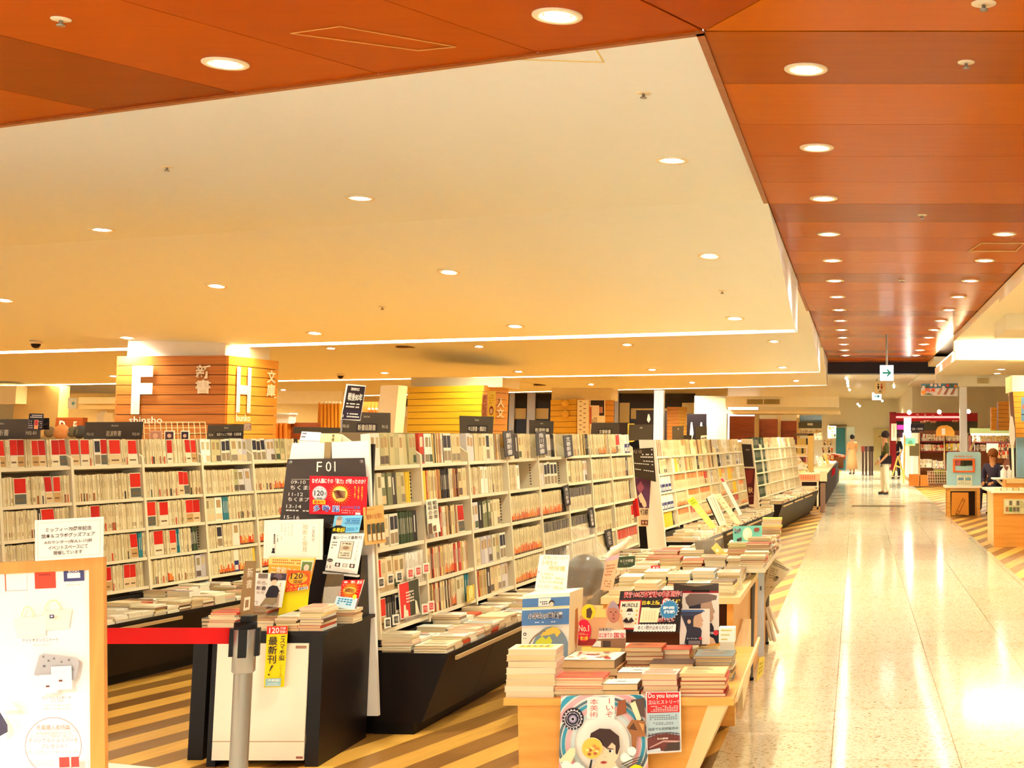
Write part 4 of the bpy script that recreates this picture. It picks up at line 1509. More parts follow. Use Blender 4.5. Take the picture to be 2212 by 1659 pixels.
def ptx(t, x0, y0, x1, y1, c, b=.0):
    yc, hp_ = (y0 + y1) / 2, max(3.5, min(12, (x1 - x0) / len(t) * 1.05))
    u0, v0 = PU(x0, yc)[0], PU((x0 + x1) / 2, yc - hp_ / 2)[1]
    u1, v1 = PU(x1, yc)[0], PU((x0 + x1) / 2, yc + hp_ / 2)[1]
    ps.text(t, u0, v0, u1, v1, c, b)


pr(10, 1237, 58, 1277, (196, 96, 60))
pr(13, 1238, 58, 1276, (252, 246, 240))
pr(75, 1233, 120, 1272, (216, 66, 44))
pr(84, 1240, 110, 1244, (150, 40, 30))
pr(138, 1230, 182, 1256, (44, 44, 92))
pr(146, 1238, 174, 1249, (240, 236, 240))
ptx('BOOKS', 149, 1232, 172, 1236.5, (240, 236, 244), .01)
ptx('SINCE 1987', 144, 1261, 176, 1264, (190, 170, 160))
BG, BE = (248, 238, 214), (236, 216, 176)
ps.poly([PU(*q) for q in ((90, 1320), (155, 1315), (146, 1358), (96, 1361))], BG)
ps.poly([PU(*q) for q in ((28, 1336), (98, 1330), (96, 1373), (34, 1377))], (250, 242, 224))
for c0 in ((115, 1318, 17, 24), (62, 1333, 13, 26)):
    arc = [(c0[0] + c0[2] * math.cos(math.radians(t)), c0[1] - c0[3] * math.sin(math.radians(t))) for t in range(0, 181, 15)]
    inn = [(c0[0] + (c0[2] - 3) * math.cos(math.radians(t)), c0[1] - (c0[3] - 3) * math.sin(math.radians(t))) for t in range(180, -1, -15)]
    for k in range(12):
        ps.poly([PU(*arc[k]), PU(*arc[k + 1]), PU(*inn[11 - k]), PU(*inn[12 - k])], BE)
pr(110, 1326, 120, 1334, (70, 70, 110))
pr(113, 1328, 117, 1331, (240, 236, 230))
ptx('サイドボタンミニトート', 50, 1383, 128, 1377, (110, 80, 60), .008)
ptx('税込2,750円', 74, 1393, 108, 1389, (190, 160, 140))
ps.poly([PU(*q) for q in ((74, 1450), (86, 1413), (96, 1409), (165, 1418), (172, 1427), (163, 1462), (158, 1467), (74, 1456))], (168, 164, 168))
for q in ((95, 1416), (118, 1420), (134, 1427), (150, 1423), (96, 1436), (158, 1443), (107, 1424)):
    ps.circ(*PU(*q), .006, (110, 106, 110))
pr(112, 1437, 156, 1487, (246, 240, 230))
pr(86, 1455, 124, 1495, (248, 242, 232))
for q in ((128, 1465), (100, 1477)):
    pr(q[0], q[1], q[0] + 8, q[1] + 4, (110, 60, 56))
ptx('ブックカバーポーチ', 91, 1507, 154, 1500, (110, 80, 60), .008)
ptx('シンプル', 110, 1512, 137, 1506, (110, 80, 60), .008)
ptx('文庫サイズ 税込2,200円', 95, 1522, 152, 1517, (170, 140, 120))
ptx('新書サイズ 税込2,970円', 94, 1529, 152, 1524, (170, 140, 120))
u, v = PU(113, 1606)
ps.ring(u, v, .143, .146, (206, 96, 70), 48)
ptx('先着購入者特典', 78, 1572, 150, 1561, (220, 120, 100), .008)
ptx('販売新書ほか販売されている', 78, 1583, 152, 1575, (130, 100, 84))
ptx('グッズ・ブルーナ関連本をご購入の方に', 66, 1590, 162, 1580, (150, 120, 100))
ptx('オリジナルショッパーを', 60, 1601, 167, 1586, (220, 130, 100), .004)
ptx('プレゼント！', 88, 1611, 142, 1601, (220, 130, 100), .004)
ptx('店頭：１個ご購入ごとに１枚をプレゼントします。', 56, 1625, 170, 1612, (150, 120, 100))
ptx('オリジナルショッパー', 62, 1643, 116, 1634, (160, 130, 110))
ptx('枚数に限りがあります。', 62, 1650, 118, 1641, (160, 130, 110))
pr(126, 1630, 148, 1652, (214, 66, 60))
pr(152, 1629, 169, 1651, (214, 66, 60))
ps.poly([PU(*q) for q in ((0, 1528), (10, 1545), (18, 1560), (18, 1575), (0, 1585))], (56, 52, 74))
ps.poly([PU(*q) for q in ((0, 1500), (20, 1505), (45, 1528), (10, 1530), (0, 1527))], (248, 240, 230))
ps.build('goods_poster', label='white goods poster with drawings of bags', parent=nf)
nc = Card(pxq([(75, 1124), (224, 1116), (223, 1203), (76, 1212)], 3.975, 0, math.radians(9)), (254, 250, 240), .002, .5)
for a in ((.04, .07, .96, .078), (.04, .925, .96, .933), (.04, .07, .045, .93), (.955, .07, .96, .93)):
    nc.rect(*a, (216, 200, 170))
BK = (50, 40, 36)
nc.text('ミッフィー70周年記念', .16, .2, .83, .31, BK, .012).text('絵本＆コラボグッズフェア', .1, .35, .88, .46, BK, .012).text('Aカウンター(有人レジ)前', .14, .52, .84, .62, BK, .012).text('イベントスペースにて', .2, .65, .78, .75, BK, .012).text('開催しています', .28, .78, .7, .88, BK, .012)
nc.build('notice_card', 'small white notice with five lines taped above the wooden frame', 'notice')
# ------------------------------------------------------------------ low wooden display table near the viewer
WT = wood('table', (214, 148, 62), (230, 168, 80), .4, stretch=(1.2, 10, 10))
WE = M((236, 206, 150), .45)
z1 = .41
t1 = thing('display_table', (-1.0, 6.5, 0), 'low honey-coloured wooden display table carrying the frontmost book stacks', 'table')
fx = lambda u, y=5.8: (u - CX) / FOC * y
xl, xr = at_y(1088, 1500, 5.8).x, at_y(1585, 1490, 5.8).x
MB().hexa([V((xl, 5.8, z1 - .028)), V((xr, 5.8, z1 - .028)), V((xr, 7.2, z1 - .028)), V((xl, 7.2, z1 - .028))], [V((xl, 5.8, z1)), V((xr, 5.8, z1)), V((xr, 7.2, z1)), V((xl, 7.2, z1))], WT).build('table_top', t1)
a0, a1 = at_y(1118, 1530, 5.83).x, at_y(1530, 1530, 5.83).x
b0, b1 = a0 + .01, at_y(1500, 1659, 6.0).x
MB().hexa([V((b0, 5.86, .03)), V((b1 - .05, 5.86, .03)), V((b1 - .05, 5.9, .03)), V((b0, 5.9, .03))], [V((a0, 5.83, z1 - .028)), V((a1, 5.83, z1 - .028)), V((a1, 5.87, z1 - .028)), V((a0, 5.87, z1 - .028))], WT).build('front_panel', t1)
MB().hexa([V((b1 - .05, 5.86, .03)), V((b1, 5.86, .03)), V((b1, 7.15, .03)), V((b1 - .05, 7.15, .03))], [V((a1, 5.83, z1 - .028)), V((xr - .03, 5.83, z1 - .028)), V((xr - .03, 7.15, z1 - .028)), V((a1, 7.15, z1 - .028))], WE).build('side_panel', t1)
MB().box(a0, a0 + .03, 5.88, 7.15, .03, z1 - .028, WT).build('side_panel', t1)
MB().box(a0 + .03, b1 - .06, 5.95, 7.1, 0, .05, M((70, 44, 24))).build('plinth', t1)
MB().box(a0 + .03, a1, 7.1, 7.14, .03, z1 - .03, WT).build('back_panel', t1)
lp = MB()
lp.prism([V((xr, 5.85, z1 - .03)), V((xr + .012, 5.85, z1 - .02)), V((xr + .012, 7.2, z1 + .03)), V((xr, 7.2, z1 + .03))], (0, 0, .02), WE)
lp.build('side_lip', t1)

# posters on the front panel
def fpanel(q, col, y=5.815, th=.002):
    return Card(pxq(q, y), col, th, .4)


po = fpanel([(1212, 1503), (1397, 1500), (1400, 1668), (1207, 1668)], (250, 244, 232), 5.795)
TE, PK, LG = (56, 148, 176), (238, 176, 180), (206, 220, 220)
for r0, r1, c in ((.78, .85, TE), (.71, .75, PK), (.62, .68, TE), (.545, .6, PK), (.49, .52, (90, 110, 120)), (.44, .475, TE), (.385, .425, PK), (.33, .36, LG)):
    po.ring(.5, .62, r0, r1, c, 64)
po.circ(.5, .62, .3, (252, 246, 234), n=40)
po.rect(.31, .02, .63, .3, (252, 246, 236)).text('本美術', .34, .04, .44, .29, (196, 84, 70), .0, vert=True).text('ーいぞ', .52, .03, .62, .29, (196, 84, 70), .0, vert=True)
po.circ(.15, .3, .125, (34, 28, 36)).ring(.15, .3, .09, .098, (220, 214, 220)).ring(.15, .3, .066, .072, (190, 180, 200)).circ(.15, .3, .045, (150, 140, 180)).circ(.15, .3, .026, (235, 230, 235)).circ(.15, .3, .018, (30, 26, 34))
for k in range(18):
    a = k * math.tau / 18
    po.circ(.15 + .106 * math.cos(a), .3 - .106 * math.sin(a) * po.w / po.h, .009, (214, 206, 214))
for k in range(10):
    a = k * math.tau / 10
    po.circ(.15 + .08 * math.cos(a), .3 - .08 * math.sin(a) * po.w / po.h, .007, (200, 192, 206))
po.poly([(.68, .06), (.77, .04), (.78, .22), (.66, .26)], (140, 76, 44)).poly([(.83, .05), (.99, .02), (.99, .28), (.86, .22)], (84, 64, 56)).poly([(.82, .1), (.88, .06), (.95, .3), (.9, .32)], (240, 222, 180))
po.poly([(.78, .4), (.84, .3), (.99, .32), (.99, .52), (.9, .52), (.88, .74), (.84, .74), (.83, .5)], (150, 96, 54)).poly([(.8, .42), (.86, .34), (.9, .44)], (86, 52, 34)).poly([(.92, .34), (.98, .36), (.97, .46)], (206, 150, 90))
po.poly([(.02, .82), (.14, .66), (.2, .66), (.2, .74), (.14, .9)], (240, 222, 176))
for q in ((.1, .88), (.16, .92), (.22, .9), (.27, .94), (.8, .82), (.76, .78), (.84, .7)):
    po.circ(q[0], q[1], .05, (252, 248, 238))
for k in range(7):
    po.poly([(.72 + .03 * k, .86 + .02 * k), (.84 + .02 * k, .8 + .02 * k), (.96, .76 + .03 * k), (.96, .77 + .03 * k), (.84 + .02 * k, .815 + .02 * k), (.73 + .03 * k, .875 + .02 * k)], (90, 80, 66))
SK = (240, 206, 170)
po.circ(.55, .68, .155, SK, ry=.2)
po.poly([(.43, .84), (.66, .84), (.7, .98), (.36, .98)], SK)
po.poly([(.22, 1), (.3, .93), (.44, .9), (.54, .98), (.66, .88), (.76, .94), (.82, 1)], (252, 244, 224))
po.poly([(.36, .58), (.38, .46), (.48, .4), (.6, .41), (.7, .5), (.71, .64), (.68, .74), (.66, .72), (.66, .62), (.62, .58), (.56, .66), (.52, .62), (.44, .66), (.4, .64)], (58, 34, 30))
po.circ(.605, .69, .026, (252, 246, 240), ry=.02).circ(.6, .69, .014, (50, 30, 28), ry=.018).poly([(.565, .65), (.64, .66), (.64, .67), (.565, .665)], (70, 44, 38)).circ(.545, .765, .014, (226, 176, 140), ry=.008).circ(.53, .835, .036, (190, 80, 70), ry=.018).circ(.53, .83, .022, (110, 40, 40), ry=.008)
po.circ(.4, .65, .118, (240, 190, 80)).ring(.4, .65, .112, .12, (230, 206, 160))
for k in range(9):
    po.circ(.4 + R.uniform(-.07, .07), .65 + R.uniform(-.08, .08), .022, R.choice([(200, 130, 60), (250, 216, 130), (170, 90, 50)]), ry=.02)
po.poly([(.39, .79), (.41, .79), (.39, .95), (.36, .95)], (40, 34, 34))
po.poly([(.28, .98), (.3, .92), (.36, .9), (.42, .91), (.43, .98)], SK)
for k in range(4):
    po.rect(.31 + k * .028, .9, .314 + k * .028, .95, (206, 160, 124))
po.circ(.9, .97, .1, (250, 214, 30)).lines(.84, .92, .97, .96, 2, (150, 90, 30), .5, 4).text('第2弾', .84, .965, .97, .995, (206, 80, 30), .014)
po.text('Brut', .05, .95, .2, 1.0, (190, 50, 70), .02, shear=.2)
po.build('front_poster', 'large poster of a child holding a magnifying glass on the wooden front panel', 'poster')
dk = fpanel([(1395, 1495), (1470, 1494), (1472, 1624), (1397, 1629)], (252, 248, 242), 5.785)
dk.rect(.035, .01, .965, .34, (206, 40, 42)).text('Do you know', .07, .02, .94, .12, (252, 240, 232), .016).text('立山ヒストリー？', .07, .13, .95, .2, (252, 236, 230), .004).lines(.14, .22, .93, .325, 4, (246, 210, 204), .45, 12)
dk.rect(.035, .34, .965, .96, (176, 198, 206)).lines(.1, .37, .9, .46, 3, (90, 100, 104), .4, 12).lines(.2, .49, .8, .54, 2, (90, 100, 104), .4, 8).text('当店でも好評販売中', .07, .575, .92, .625, (60, 64, 66), .006)
dk.poly([(.035, .74), (.3, .69), (.6, .68), (.965, .72), (.965, .96), (.035, .96)], (112, 56, 50)).poly([(.035, .7), (.4, .66), (.7, .66), (.965, .69), (.965, .7), (.7, .675), (.4, .675), (.035, .715)], (86, 50, 46))
for k in range(9):
    dk.rect(.08 + .1 * k, .66, .095 + .1 * k, .74, (76, 46, 42))
dk.poly([(.1, .88), (.5, .78), (.965, .8), (.965, .83), (.5, .81), (.1, .9)], (196, 150, 140)).poly([(.5, .96), (.62, .84), (.965, .82), (.965, .96)], (70, 52, 44)).text('立山銀座', .32, .735, .64, .765, (250, 226, 214), .02).poly([(.035, .93), (.4, .9), (.44, .96), (.035, .96)], (196, 206, 214))
dk.build('front_leaflet', 'narrow red and blue leaflet with a bridge beside the child poster', 'leaflet')

# stacks on the low table
S1 = 'books on the low wooden table'


def tstack(u0, u1, y, n, where, d=.15, z=z1, **k):
    x0, x1 = (u0 - CX) / FOC * y, (u1 - CX) / FOC * y
    return stack(((x0 + x1) / 2, y + d / 2, z), x1 - x0, d, n, where, group=S1, **k)


tstack(1112, 1216, 5.82, 8, 'tall stack at the table corner below the globe box', t=(.0225, .0255), cols=[(236, 222, 186), (226, 200, 176)], top='yellow', jit=.008)
tstack(1214, 1318, 5.83, 7, 'thin-book stack above the child poster', t=(.009, .013), cols=[(220, 90, 70), (240, 226, 190), (236, 200, 160)], top='lines')
tstack(1315, 1393, 5.83, 2, 'low stack with a hat-printed cover over the poster edge', t=(.026, .028), d=.13, cols=[(90, 60, 50)], top='hat')
tstack(1398, 1473, 5.84, 4, 'pink-topped stack above the bridge leaflet', t=(.02, .026), d=.13, cols=[(196, 84, 70), (236, 200, 190)], top='photo')
tstack(1478, 1575, 5.84, 6, 'red-covered stack at the end of the front row', t=(.014, .017), d=.17, cols=[(150, 40, 36), (200, 60, 44), (230, 190, 130)], top='lines')
tstack(1232, 1348, 6.14, 3, 'pile of thick art books in the middle of the table', t=(.032, .036), d=.25, cols=[(120, 96, 76), (200, 150, 90)], top='art', yaw=-.04)
tstack(1342, 1422, 6.06, 2, 'low stack behind the hat-printed cover', t=(.028, .032), d=.14, cols=[(90, 60, 50)], top='hat')
tstack(1362, 1442, 6.28, 7, 'stack of cream books before the black puzzle board', t=(.018, .022), d=.14, cols=[(190, 90, 50), (120, 80, 50)], top='lines')
tstack(1414, 1507, 6.12, 3, 'thick-book stack beside the cream stack', t=(.026, .036), d=.14, cols=[(70, 44, 30), (236, 214, 160)], top=None)
tstack(1428, 1500, 6.32, 5, 'stack touching the cap magazine cover', t=(.02, .026), d=.13, cols=[(196, 66, 44), (230, 180, 110)])
tstack(1506, 1588, 6.2, 10, 'thin magazine stack at the table side', t=(.008, .013), d=.2, cols=[(120, 130, 130), (236, 226, 190), (200, 160, 90)], top='lines')
tstack(1425, 1480, 5.99, 3, 'low photo-topped stack between the front rows', t=(.014, .018), d=.12, top='photo')

tstack(1440, 1510, 6.5, 5, 'low stack under the cap magazine covers', t=(.016, .02), d=.14)
tstack(1512, 1586, 6.46, 8, 'thin stack holding the white carton', t=(.009, .013), d=.15, cols=[(236, 226, 190), (200, 170, 110)])
tstack(1350, 1425, 6.56, 5, 'low stack under the puzzle board', t=(.016, .02), d=.14)
tstack(1256, 1342, 6.46, 2, 'low stack under the statue board', t=(.016, .02), d=.14)
# boxed globe
gb = thing('globe_box', at_y(1185, 1410, 6.3), 'white and blue carton with a globe picture standing on the wooden table', 'box')
q = pxq([(1129, 1286), (1231, 1280), (1228, 1409), (1126, 1409)], 6.28)
zb = z1 + .002
q[2].z = q[3].z = zb
gx = Card(q, (250, 242, 224), .003, .35)
gx.rect(0, .045, 1, .15, (76, 118, 172)).rect(.34, .05, .6, .145, (246, 240, 226)).circ(.62, .11, .06, (40, 32, 36)).circ(.62, .125, .045, (240, 210, 180)).lines(.37, .08, .54, .13, 2, (70, 60, 70), .5, 4).rect(0, .155, 1, .17, (240, 226, 150)).rect(0, .185, 1, .37, (76, 118, 172)).text('小学生の地球儀', .12, .215, .86, .3, (250, 246, 236), .06).text('小学生の地球儀', .12, .215, .86, .3, (60, 44, 40), .012).lines(.28, .325, .72, .345, 1, (220, 230, 240))
pts = [(.62 + .4 * math.cos(t), .7 - .31 * math.sin(t)) for t in [math.radians(k) for k in range(-35, 216, 8)]]
pts = [(min(.995, a), min(.995, b)) for a, b in pts]
gx.poly(pts, (118, 140, 156))
gx.poly([(.24, .8), (.24, .68), (.32, .56), (.45, .5), (.52, .54), (.6, .5), (.66, .56), (.62, .62), (.66, .7), (.58, .76), (.6, .96), (.26, .9)], (198, 206, 60)).poly([(.4, .5), (.5, .43), (.66, .395), (.78, .41), (.84, .46), (.76, .52), (.7, .47), (.6, .49)], (222, 190, 80)).ring(.6, .7, .44, .475, (130, 116, 96), 30, 100, 200).circ(.08, .47, .035, (50, 40, 44)).circ(.08, .47, .018, (248, 240, 224)).lines(.05, .51, .12, .53, 1, (150, 140, 130))
gx.build('box_front', parent=gb)
bq = [p + V((.02, .2, 0)) for p in q]
MB().prism([q[1], bq[1], bq[2], q[2]], (-.002, 0, 0), M((244, 226, 180), .35)).build('box_side', gb)
MB().prism([q[0], q[1], bq[1], bq[0]], (0, 0, -.002), M((250, 240, 216), .35)).build('box_top', gb)
MB().hexa([bq[3], bq[2], bq[2] + V((0, .002, 0)), bq[3] + V((0, .002, 0))], [bq[0], bq[1], bq[1] + V((0, .002, 0)), bq[0] + V((0, .002, 0))], M((244, 232, 206))).build('box_back', gb)
sd_ = Card([q[1] + V((.001, .02, -.02)), bq[1] + V((.001, -.02, -.02)), bq[2] + V((.001, -.02, .02)), q[2] + V((.001, .02, .02))], (244, 224, 176), .0005, .4, toward=V((3, 4, 1)))
sd_.poly([(.4, .2), (.6, .18), (.7, .45), (.55, .75), (.4, .6)], (190, 120, 70)).circ(.5, .86, .16, (150, 90, 50), ry=.05).rect(.45, .74, .5, .84, (150, 90, 50))
sd_.build('side_print', parent=gb)
hc = Card(pxq([(1166, 1198), (1230, 1199), (1223, 1281), (1155, 1274)], 6.4, math.radians(8)), (254, 250, 236), .003, .5)
YG = (214, 180, 70)
hc.text('学習にぴったり', .14, .03, .95, .13, YG).text('小学生の', .1, .16, .62, .29, YG, .006).text('地球儀', .36, .3, .9, .43, YG, .006).rect(.03, .44, .99, .446, (226, 210, 170)).text('小学校の', .12, .5, .55, .58, YG).text('社会科・理科に', .16, .6, .94, .68, YG).text('ならった地球儀', .1, .71, .88, .79, YG).text('￥2,777（税込）', .08, .84, .92, .93, YG)
hc.rect(.04, .48, .08, .51, (150, 90, 60))
hc.build('handwritten_card', 'cream handwritten card standing on the globe carton', 'card')
MB().tube(at_y(1200, 1276, 6.405), at_y(1200, 1292, 6.405), .006, WOOD_L).build('card_foot', bpy.data.objects['handwritten_card'])

# die-cut statue board
nb = Card(pxq([(1246, 1300), (1352, 1300), (1352, 1400), (1246, 1400)], 6.42, math.radians(5)), (206, 150, 100), .004, .4)
nb.mb = MB()
def nbp(pts, c):
    k = nb.step * (nb.k + 1)
    nb.k += 1
    nb.mb.prism([nb.at(a, b, k - .003) for a, b in pts], nb.n * .003, M(c, .4))
ci = lambda u, v, r, ry, n=24: [(u + r * math.cos(math.tau * k / n), v - ry * math.sin(math.tau * k / n)) for k in range(n)]
nbp([(.0, .95), (.02, .3), (.1, .3), (.12, .16), (.2, .07), (.32, .06), (.42, .14), (.6, .14), (.66, .02), (.74, -.03), (.82, .04), (.86, .2), (.92, .32), (.96, .6), (1.0, .64), (1.0, .95)], (216, 160, 112))
nbp(ci(.24, .22, .14, .17), (250, 206, 40))
nbp([(.36, .34), (.4, .14), (.58, .16), (.6, .34)], (236, 200, 110))
nbp([(.2, .16), (.28, .12), (.32, .22), (.28, .36), (.2, .34)], (90, 60, 40))
nbp([(.58, .62), (.6, .45), (.64, .4), (.84, .4), (.9, .5), (.94, .66)], (206, 170, 130))
nbp(ci(.75, .24, .13, .22), (186, 120, 96))
nbp([(.64, .14), (.7, .0), (.76, -.02), (.84, .08), (.86, .18), (.76, .12)], (160, 140, 150))
for u in (.7, .8):
    nbp(ci(u, .22, .02, .012, 10), (80, 46, 40))
nbp([(.74, .24), (.77, .24), (.78, .31), (.73, .31)], (160, 96, 78))
nbp(ci(.755, .36, .03, .012, 10), (130, 60, 54))
nbp([(.0, .94), (.0, .8), (.4, .8), (.4, .94)], (150, 40, 36))
nbp(ci(.15, .62, .15, .24), (222, 30, 60))
nbp([(.44, .8), (.46, .62), (1.0, .6), (1.0, .78)], (250, 240, 226))
nbp([(.3, .98), (.44, .8), (.98, .8), (1.0, 1.0)], (140, 100, 70))
nbp([(.32, .96), (.42, .84), (.5, .84), (.5, .97)], (246, 236, 220))
nbp([(.54, .97), (.54, .84), (.7, .84), (.7, .97)], (76, 56, 46))
nb.text('No.1', .05, .5, .26, .64, (252, 226, 190), .02).lines(.06, .66, .25, .72, 2, (250, 200, 120), .4, 3).text('第2弾', .08, .74, .24, .83, (250, 210, 60), .02).text('日本美術へ', .47, .56, .78, .63, (250, 244, 236), .05).text('日本美術へ', .47, .56, .78, .63, (60, 46, 44), .01).text('はじめての', .46, .67, .74, .77, (206, 40, 36), .02).text('国宝', .77, .66, .99, .775, (206, 40, 36), .02)
nb.build('statue_board', 'cut-out board with a statue face and a round red number-one badge', 'board')

# black puzzle board
pb = Card(pxq([(1340, 1277), (1475, 1274), (1468, 1366), (1329, 1366)], 6.5, math.radians(5)), (42, 30, 30), .004, .35)
pb.text('累計100万部突破の超話題作！', .06, .01, .99, .17, (246, 226, 216), .05).text('累計100万部突破の超話題作！', .06, .01, .99, .17, (206, 44, 44), .008)
pb.rect(.01, .22, .36, .93, (196, 44, 44)).rect(.03, .25, .34, .89, (250, 240, 210)).text('MURDLE', .06, .3, .31, .39, (40, 30, 30), .02).lines(.1, .26, .28, .285, 1, (220, 190, 80), .5, 8).circ(.19, .55, .055, (252, 246, 230), ry=.1).poly([(.13, .5), (.25, .5), (.235, .47), (.225, .42), (.155, .42), (.145, .47)], (50, 32, 32)).poly([(.1, .73), (.15, .64), (.19, .72), (.23, .64), (.28, .73), (.23, .77), (.15, .77)], (50, 32, 32)).circ(.175, .56, .008, (60, 40, 40)).circ(.205, .56, .008, (60, 40, 40))
for k in range(4):
    pb.rect(.05, .46 + k * .1, .075, .5 + k * .1, (230, 170, 60)).rect(.295, .46 + k * .1, .32, .5 + k * .1, (230, 170, 60))
pb.text('日本上陸", "解ける'[:4], .38, .24, .66, .34, (250, 216, 50), .03).text('推理', .84, .22, .98, .32, (250, 216, 50), .03).circ(.76, .28, .07, (206, 60, 50)).circ(.76, .28, .055, (250, 240, 226)).text('謎', .73, .22, .79, .34, (196, 50, 44), .02)
pb.poly([(.38, .4), (.5, .4), (.52, .42), (.67, .42), (.65, .76), (.37, .76)], (250, 238, 190))
for k in range(5):
    pb.rect(.41, .5 + k * .045, .62, .504 + k * .045, (206, 186, 140)).rect(.42 + k * .045, .46, .424 + k * .045, .72, (206, 186, 140))
pb.burst(.82, .46, .13, .165, 18, (240, 250, 255)).burst(.82, .46, .125, .15, 18, (50, 130, 180)).text('難問', .72, .38, .9, .45, (250, 252, 255), .03).text('挑戦', .74, .47, .92, .55, (250, 252, 255), .03)
pb.text('論理パズル', .66, .64, .92, .75, (250, 240, 230), .04).text('論理パズル', .66, .64, .92, .75, (196, 60, 50), .008)
zz = []
for k in range(30):
    zz.append((.3 + .65 * k / 29, .79 + .018 * (k % 2)))
pb.poly(zz + [(.95 - .65 * k / 29, .96 + .018 * (k % 2)) for k in range(30)], (252, 246, 236)).text('あと1問が止められない！', .36, .83, .9, .925, (60, 44, 44), .012).rect(.0, .93, .12, .985, (246, 240, 230))
pb.build('puzzle_board', 'black promotional board with yellow and red Japanese lettering behind the stacks', 'board')

# cap magazine covers
for i, (q, Y_, lab) in enumerate(((rq(1474, 1280, 1553, 1390), 6.62, 'tall cover showing a person in profile wearing a cap, at the rear'), (rq(1468, 1315, 1533, 1392), 6.5, 'smaller cap profile cover standing before the tall one'))):
    c_ = Card(pxq(q, Y_, math.radians(5)), (226, 214, 200), .006, .35)
    if i == 0:
        c_.rect(0, -.0, 1, .01, (150, 30, 40))
    g = (112, 92, 84) if i == 0 else (56, 58, 78)
    f_ = (176, 140, 116) if i == 0 else (196, 158, 124)
    c_.poly([(.08, .1), (.2, .02), (.7, .02), (.95, .06), (.93, .14), (.8, .16), (.8, .22), (.2, .3), (.1, .2)] if i == 0 else [(.02, .08), (.05, .03), (.8, .03), (.78, .09), (.7, .14), (.5, .2), (.5, .34), (.2, .5), (.06, .2)], g)
    c_.poly([(.5, .22), (.8, .17), (.84, .3), (.9, .38), (.84, .42), (.86, .5), (.8, .58), (.55, .6)] if i == 0 else [(.5, .2), (.72, .12), (.72, .22), (.8, .34), (.74, .37), (.77, .44), (.72, .52), (.5, .56), (.42, .4)], f_)
    c_.poly([(.18, .28), (.5, .22), (.52, .6), (.8, .6), (.86, .68), (.86, 1), (.0, 1), (.0, .7), (.2, .6)] if i == 0 else [(.1, .2), (.46, .2), (.46, .5), (.7, .54), (.74, .62), (.7, .98), (.16, .98), (.24, .62), (.2, .45)], (46, 40, 52))
    if i:
        c_.rect(.0, .05, .84, .08, (70, 110, 170)).circ(.32, .36, .06, (206, 166, 136), ry=.06)
        c_.rect(.22, .8, .74, 1, (30, 28, 36)).text('ストライカー', .24, .81, .64, .86, (236, 230, 230), .01).circ(.7, .83, .05, (206, 50, 60)).rect(.3, .89, .7, 1, (120, 110, 110))
    else:
        c_.rect(.5, .74, 1, 1, (36, 34, 44)).text('ボクシング特集', .54, .77, .86, .82, (240, 230, 226), .01).circ(.92, .79, .07, (206, 50, 60)).poly([(.6, 1), (.66, .9), (.76, .86), (.86, .9), (.92, 1)], (220, 176, 150))
    c_.build('magazine_cover', lab, 'magazine', 'cap profile covers')
bb = Card(pxq(rq(1455, 1260, 1552, 1284), 6.78, math.radians(2)), (70, 60, 54), .01, .2)
bb.rect(0, .7, 1, 1, (150, 26, 44)).rect(.4, .6, .8, .78, (30, 24, 26)).poly([(.1, .1), (.6, .02), (.9, .1), (.5, .3)], (140, 120, 90))
bb.build('dark_box', 'dark glossy box edge with a red stripe behind the cap covers', 'box')
wb = MB()
a, b = at_y(1553, 1356, 6.35), at_y(1587, 1392, 6.35)
wb.box(a.x, b.x, 6.35, 6.41, z1 + .15, a.z, M((252, 248, 232), .4))
for k in range(3):
    wb.box(a.x + .01, a.x + .04 + .01 * k, 6.349, 6.35, b.z - 0 + .02 + k * .02, b.z + .026 + k * .02, M((214, 196, 110)))
wb.box(a.x + .005, b.x - .005, 6.36, 6.40, z1 + .1, z1 + .15, CREAM)
tag(wb.build('white_carton'), 'small white carton with a torn flap on the thin magazine stack', 'carton')

# ------------------------------------------------------------------ rear display unit with a step
t2 = thing('display_unit', (-1.05, 8.7, 0), 'taller wooden display unit behind the low table covered with book stacks', 'display unit')
z2 = .645
ux0, ux1 = at_y(1298, 1280, 7.35).x, at_y(1598, 1292, 7.35).x
MB().box(ux0, ux1, 7.35, 10.0, z2 - .035, z2, WE).build('unit_top', t2)
MB().box(ux0 + .01, ux0 + .045, 7.37, 9.98, 0, z2 - .035, WT).build('side_panel', t2)
MB().box(ux1 - .07, ux1 - .035, 7.37, 9.98, 0, z2 - .035, WT).build('side_panel', t2)
MB().box(ux0 + .045, ux1 - .07, 7.5, 7.53, 0, z2 - .035, M((92, 54, 30))).build('recess_panel', t2)
MB().box(ux0 + .045, ux1 - .07, 7.37, 7.5, .3, .325, WT).build('shelf', t2)
MB().prism([V((ux1 - .3, 7.36, .3)), V((ux1 - .07, 7.36, .47)), V((ux1 - .07, 7.36, .3))], (0, .03, 0), WT).build('brace', t2)
MB().prism([V((ux1 - .035, 7.4, .36)), V((ux1 + .02, 7.36, .36)), V((ux1 + .02, 7.9, .46)), V((ux1 - .035, 7.9, .46))], (0, 0, -.3), WE).build('side_apron', t2)
MB().box(-1.75, ux0 - .02, 7.3, 8.2, 0, .5, WT).build('side_step', t2)
g2 = 'books on the rear display unit'
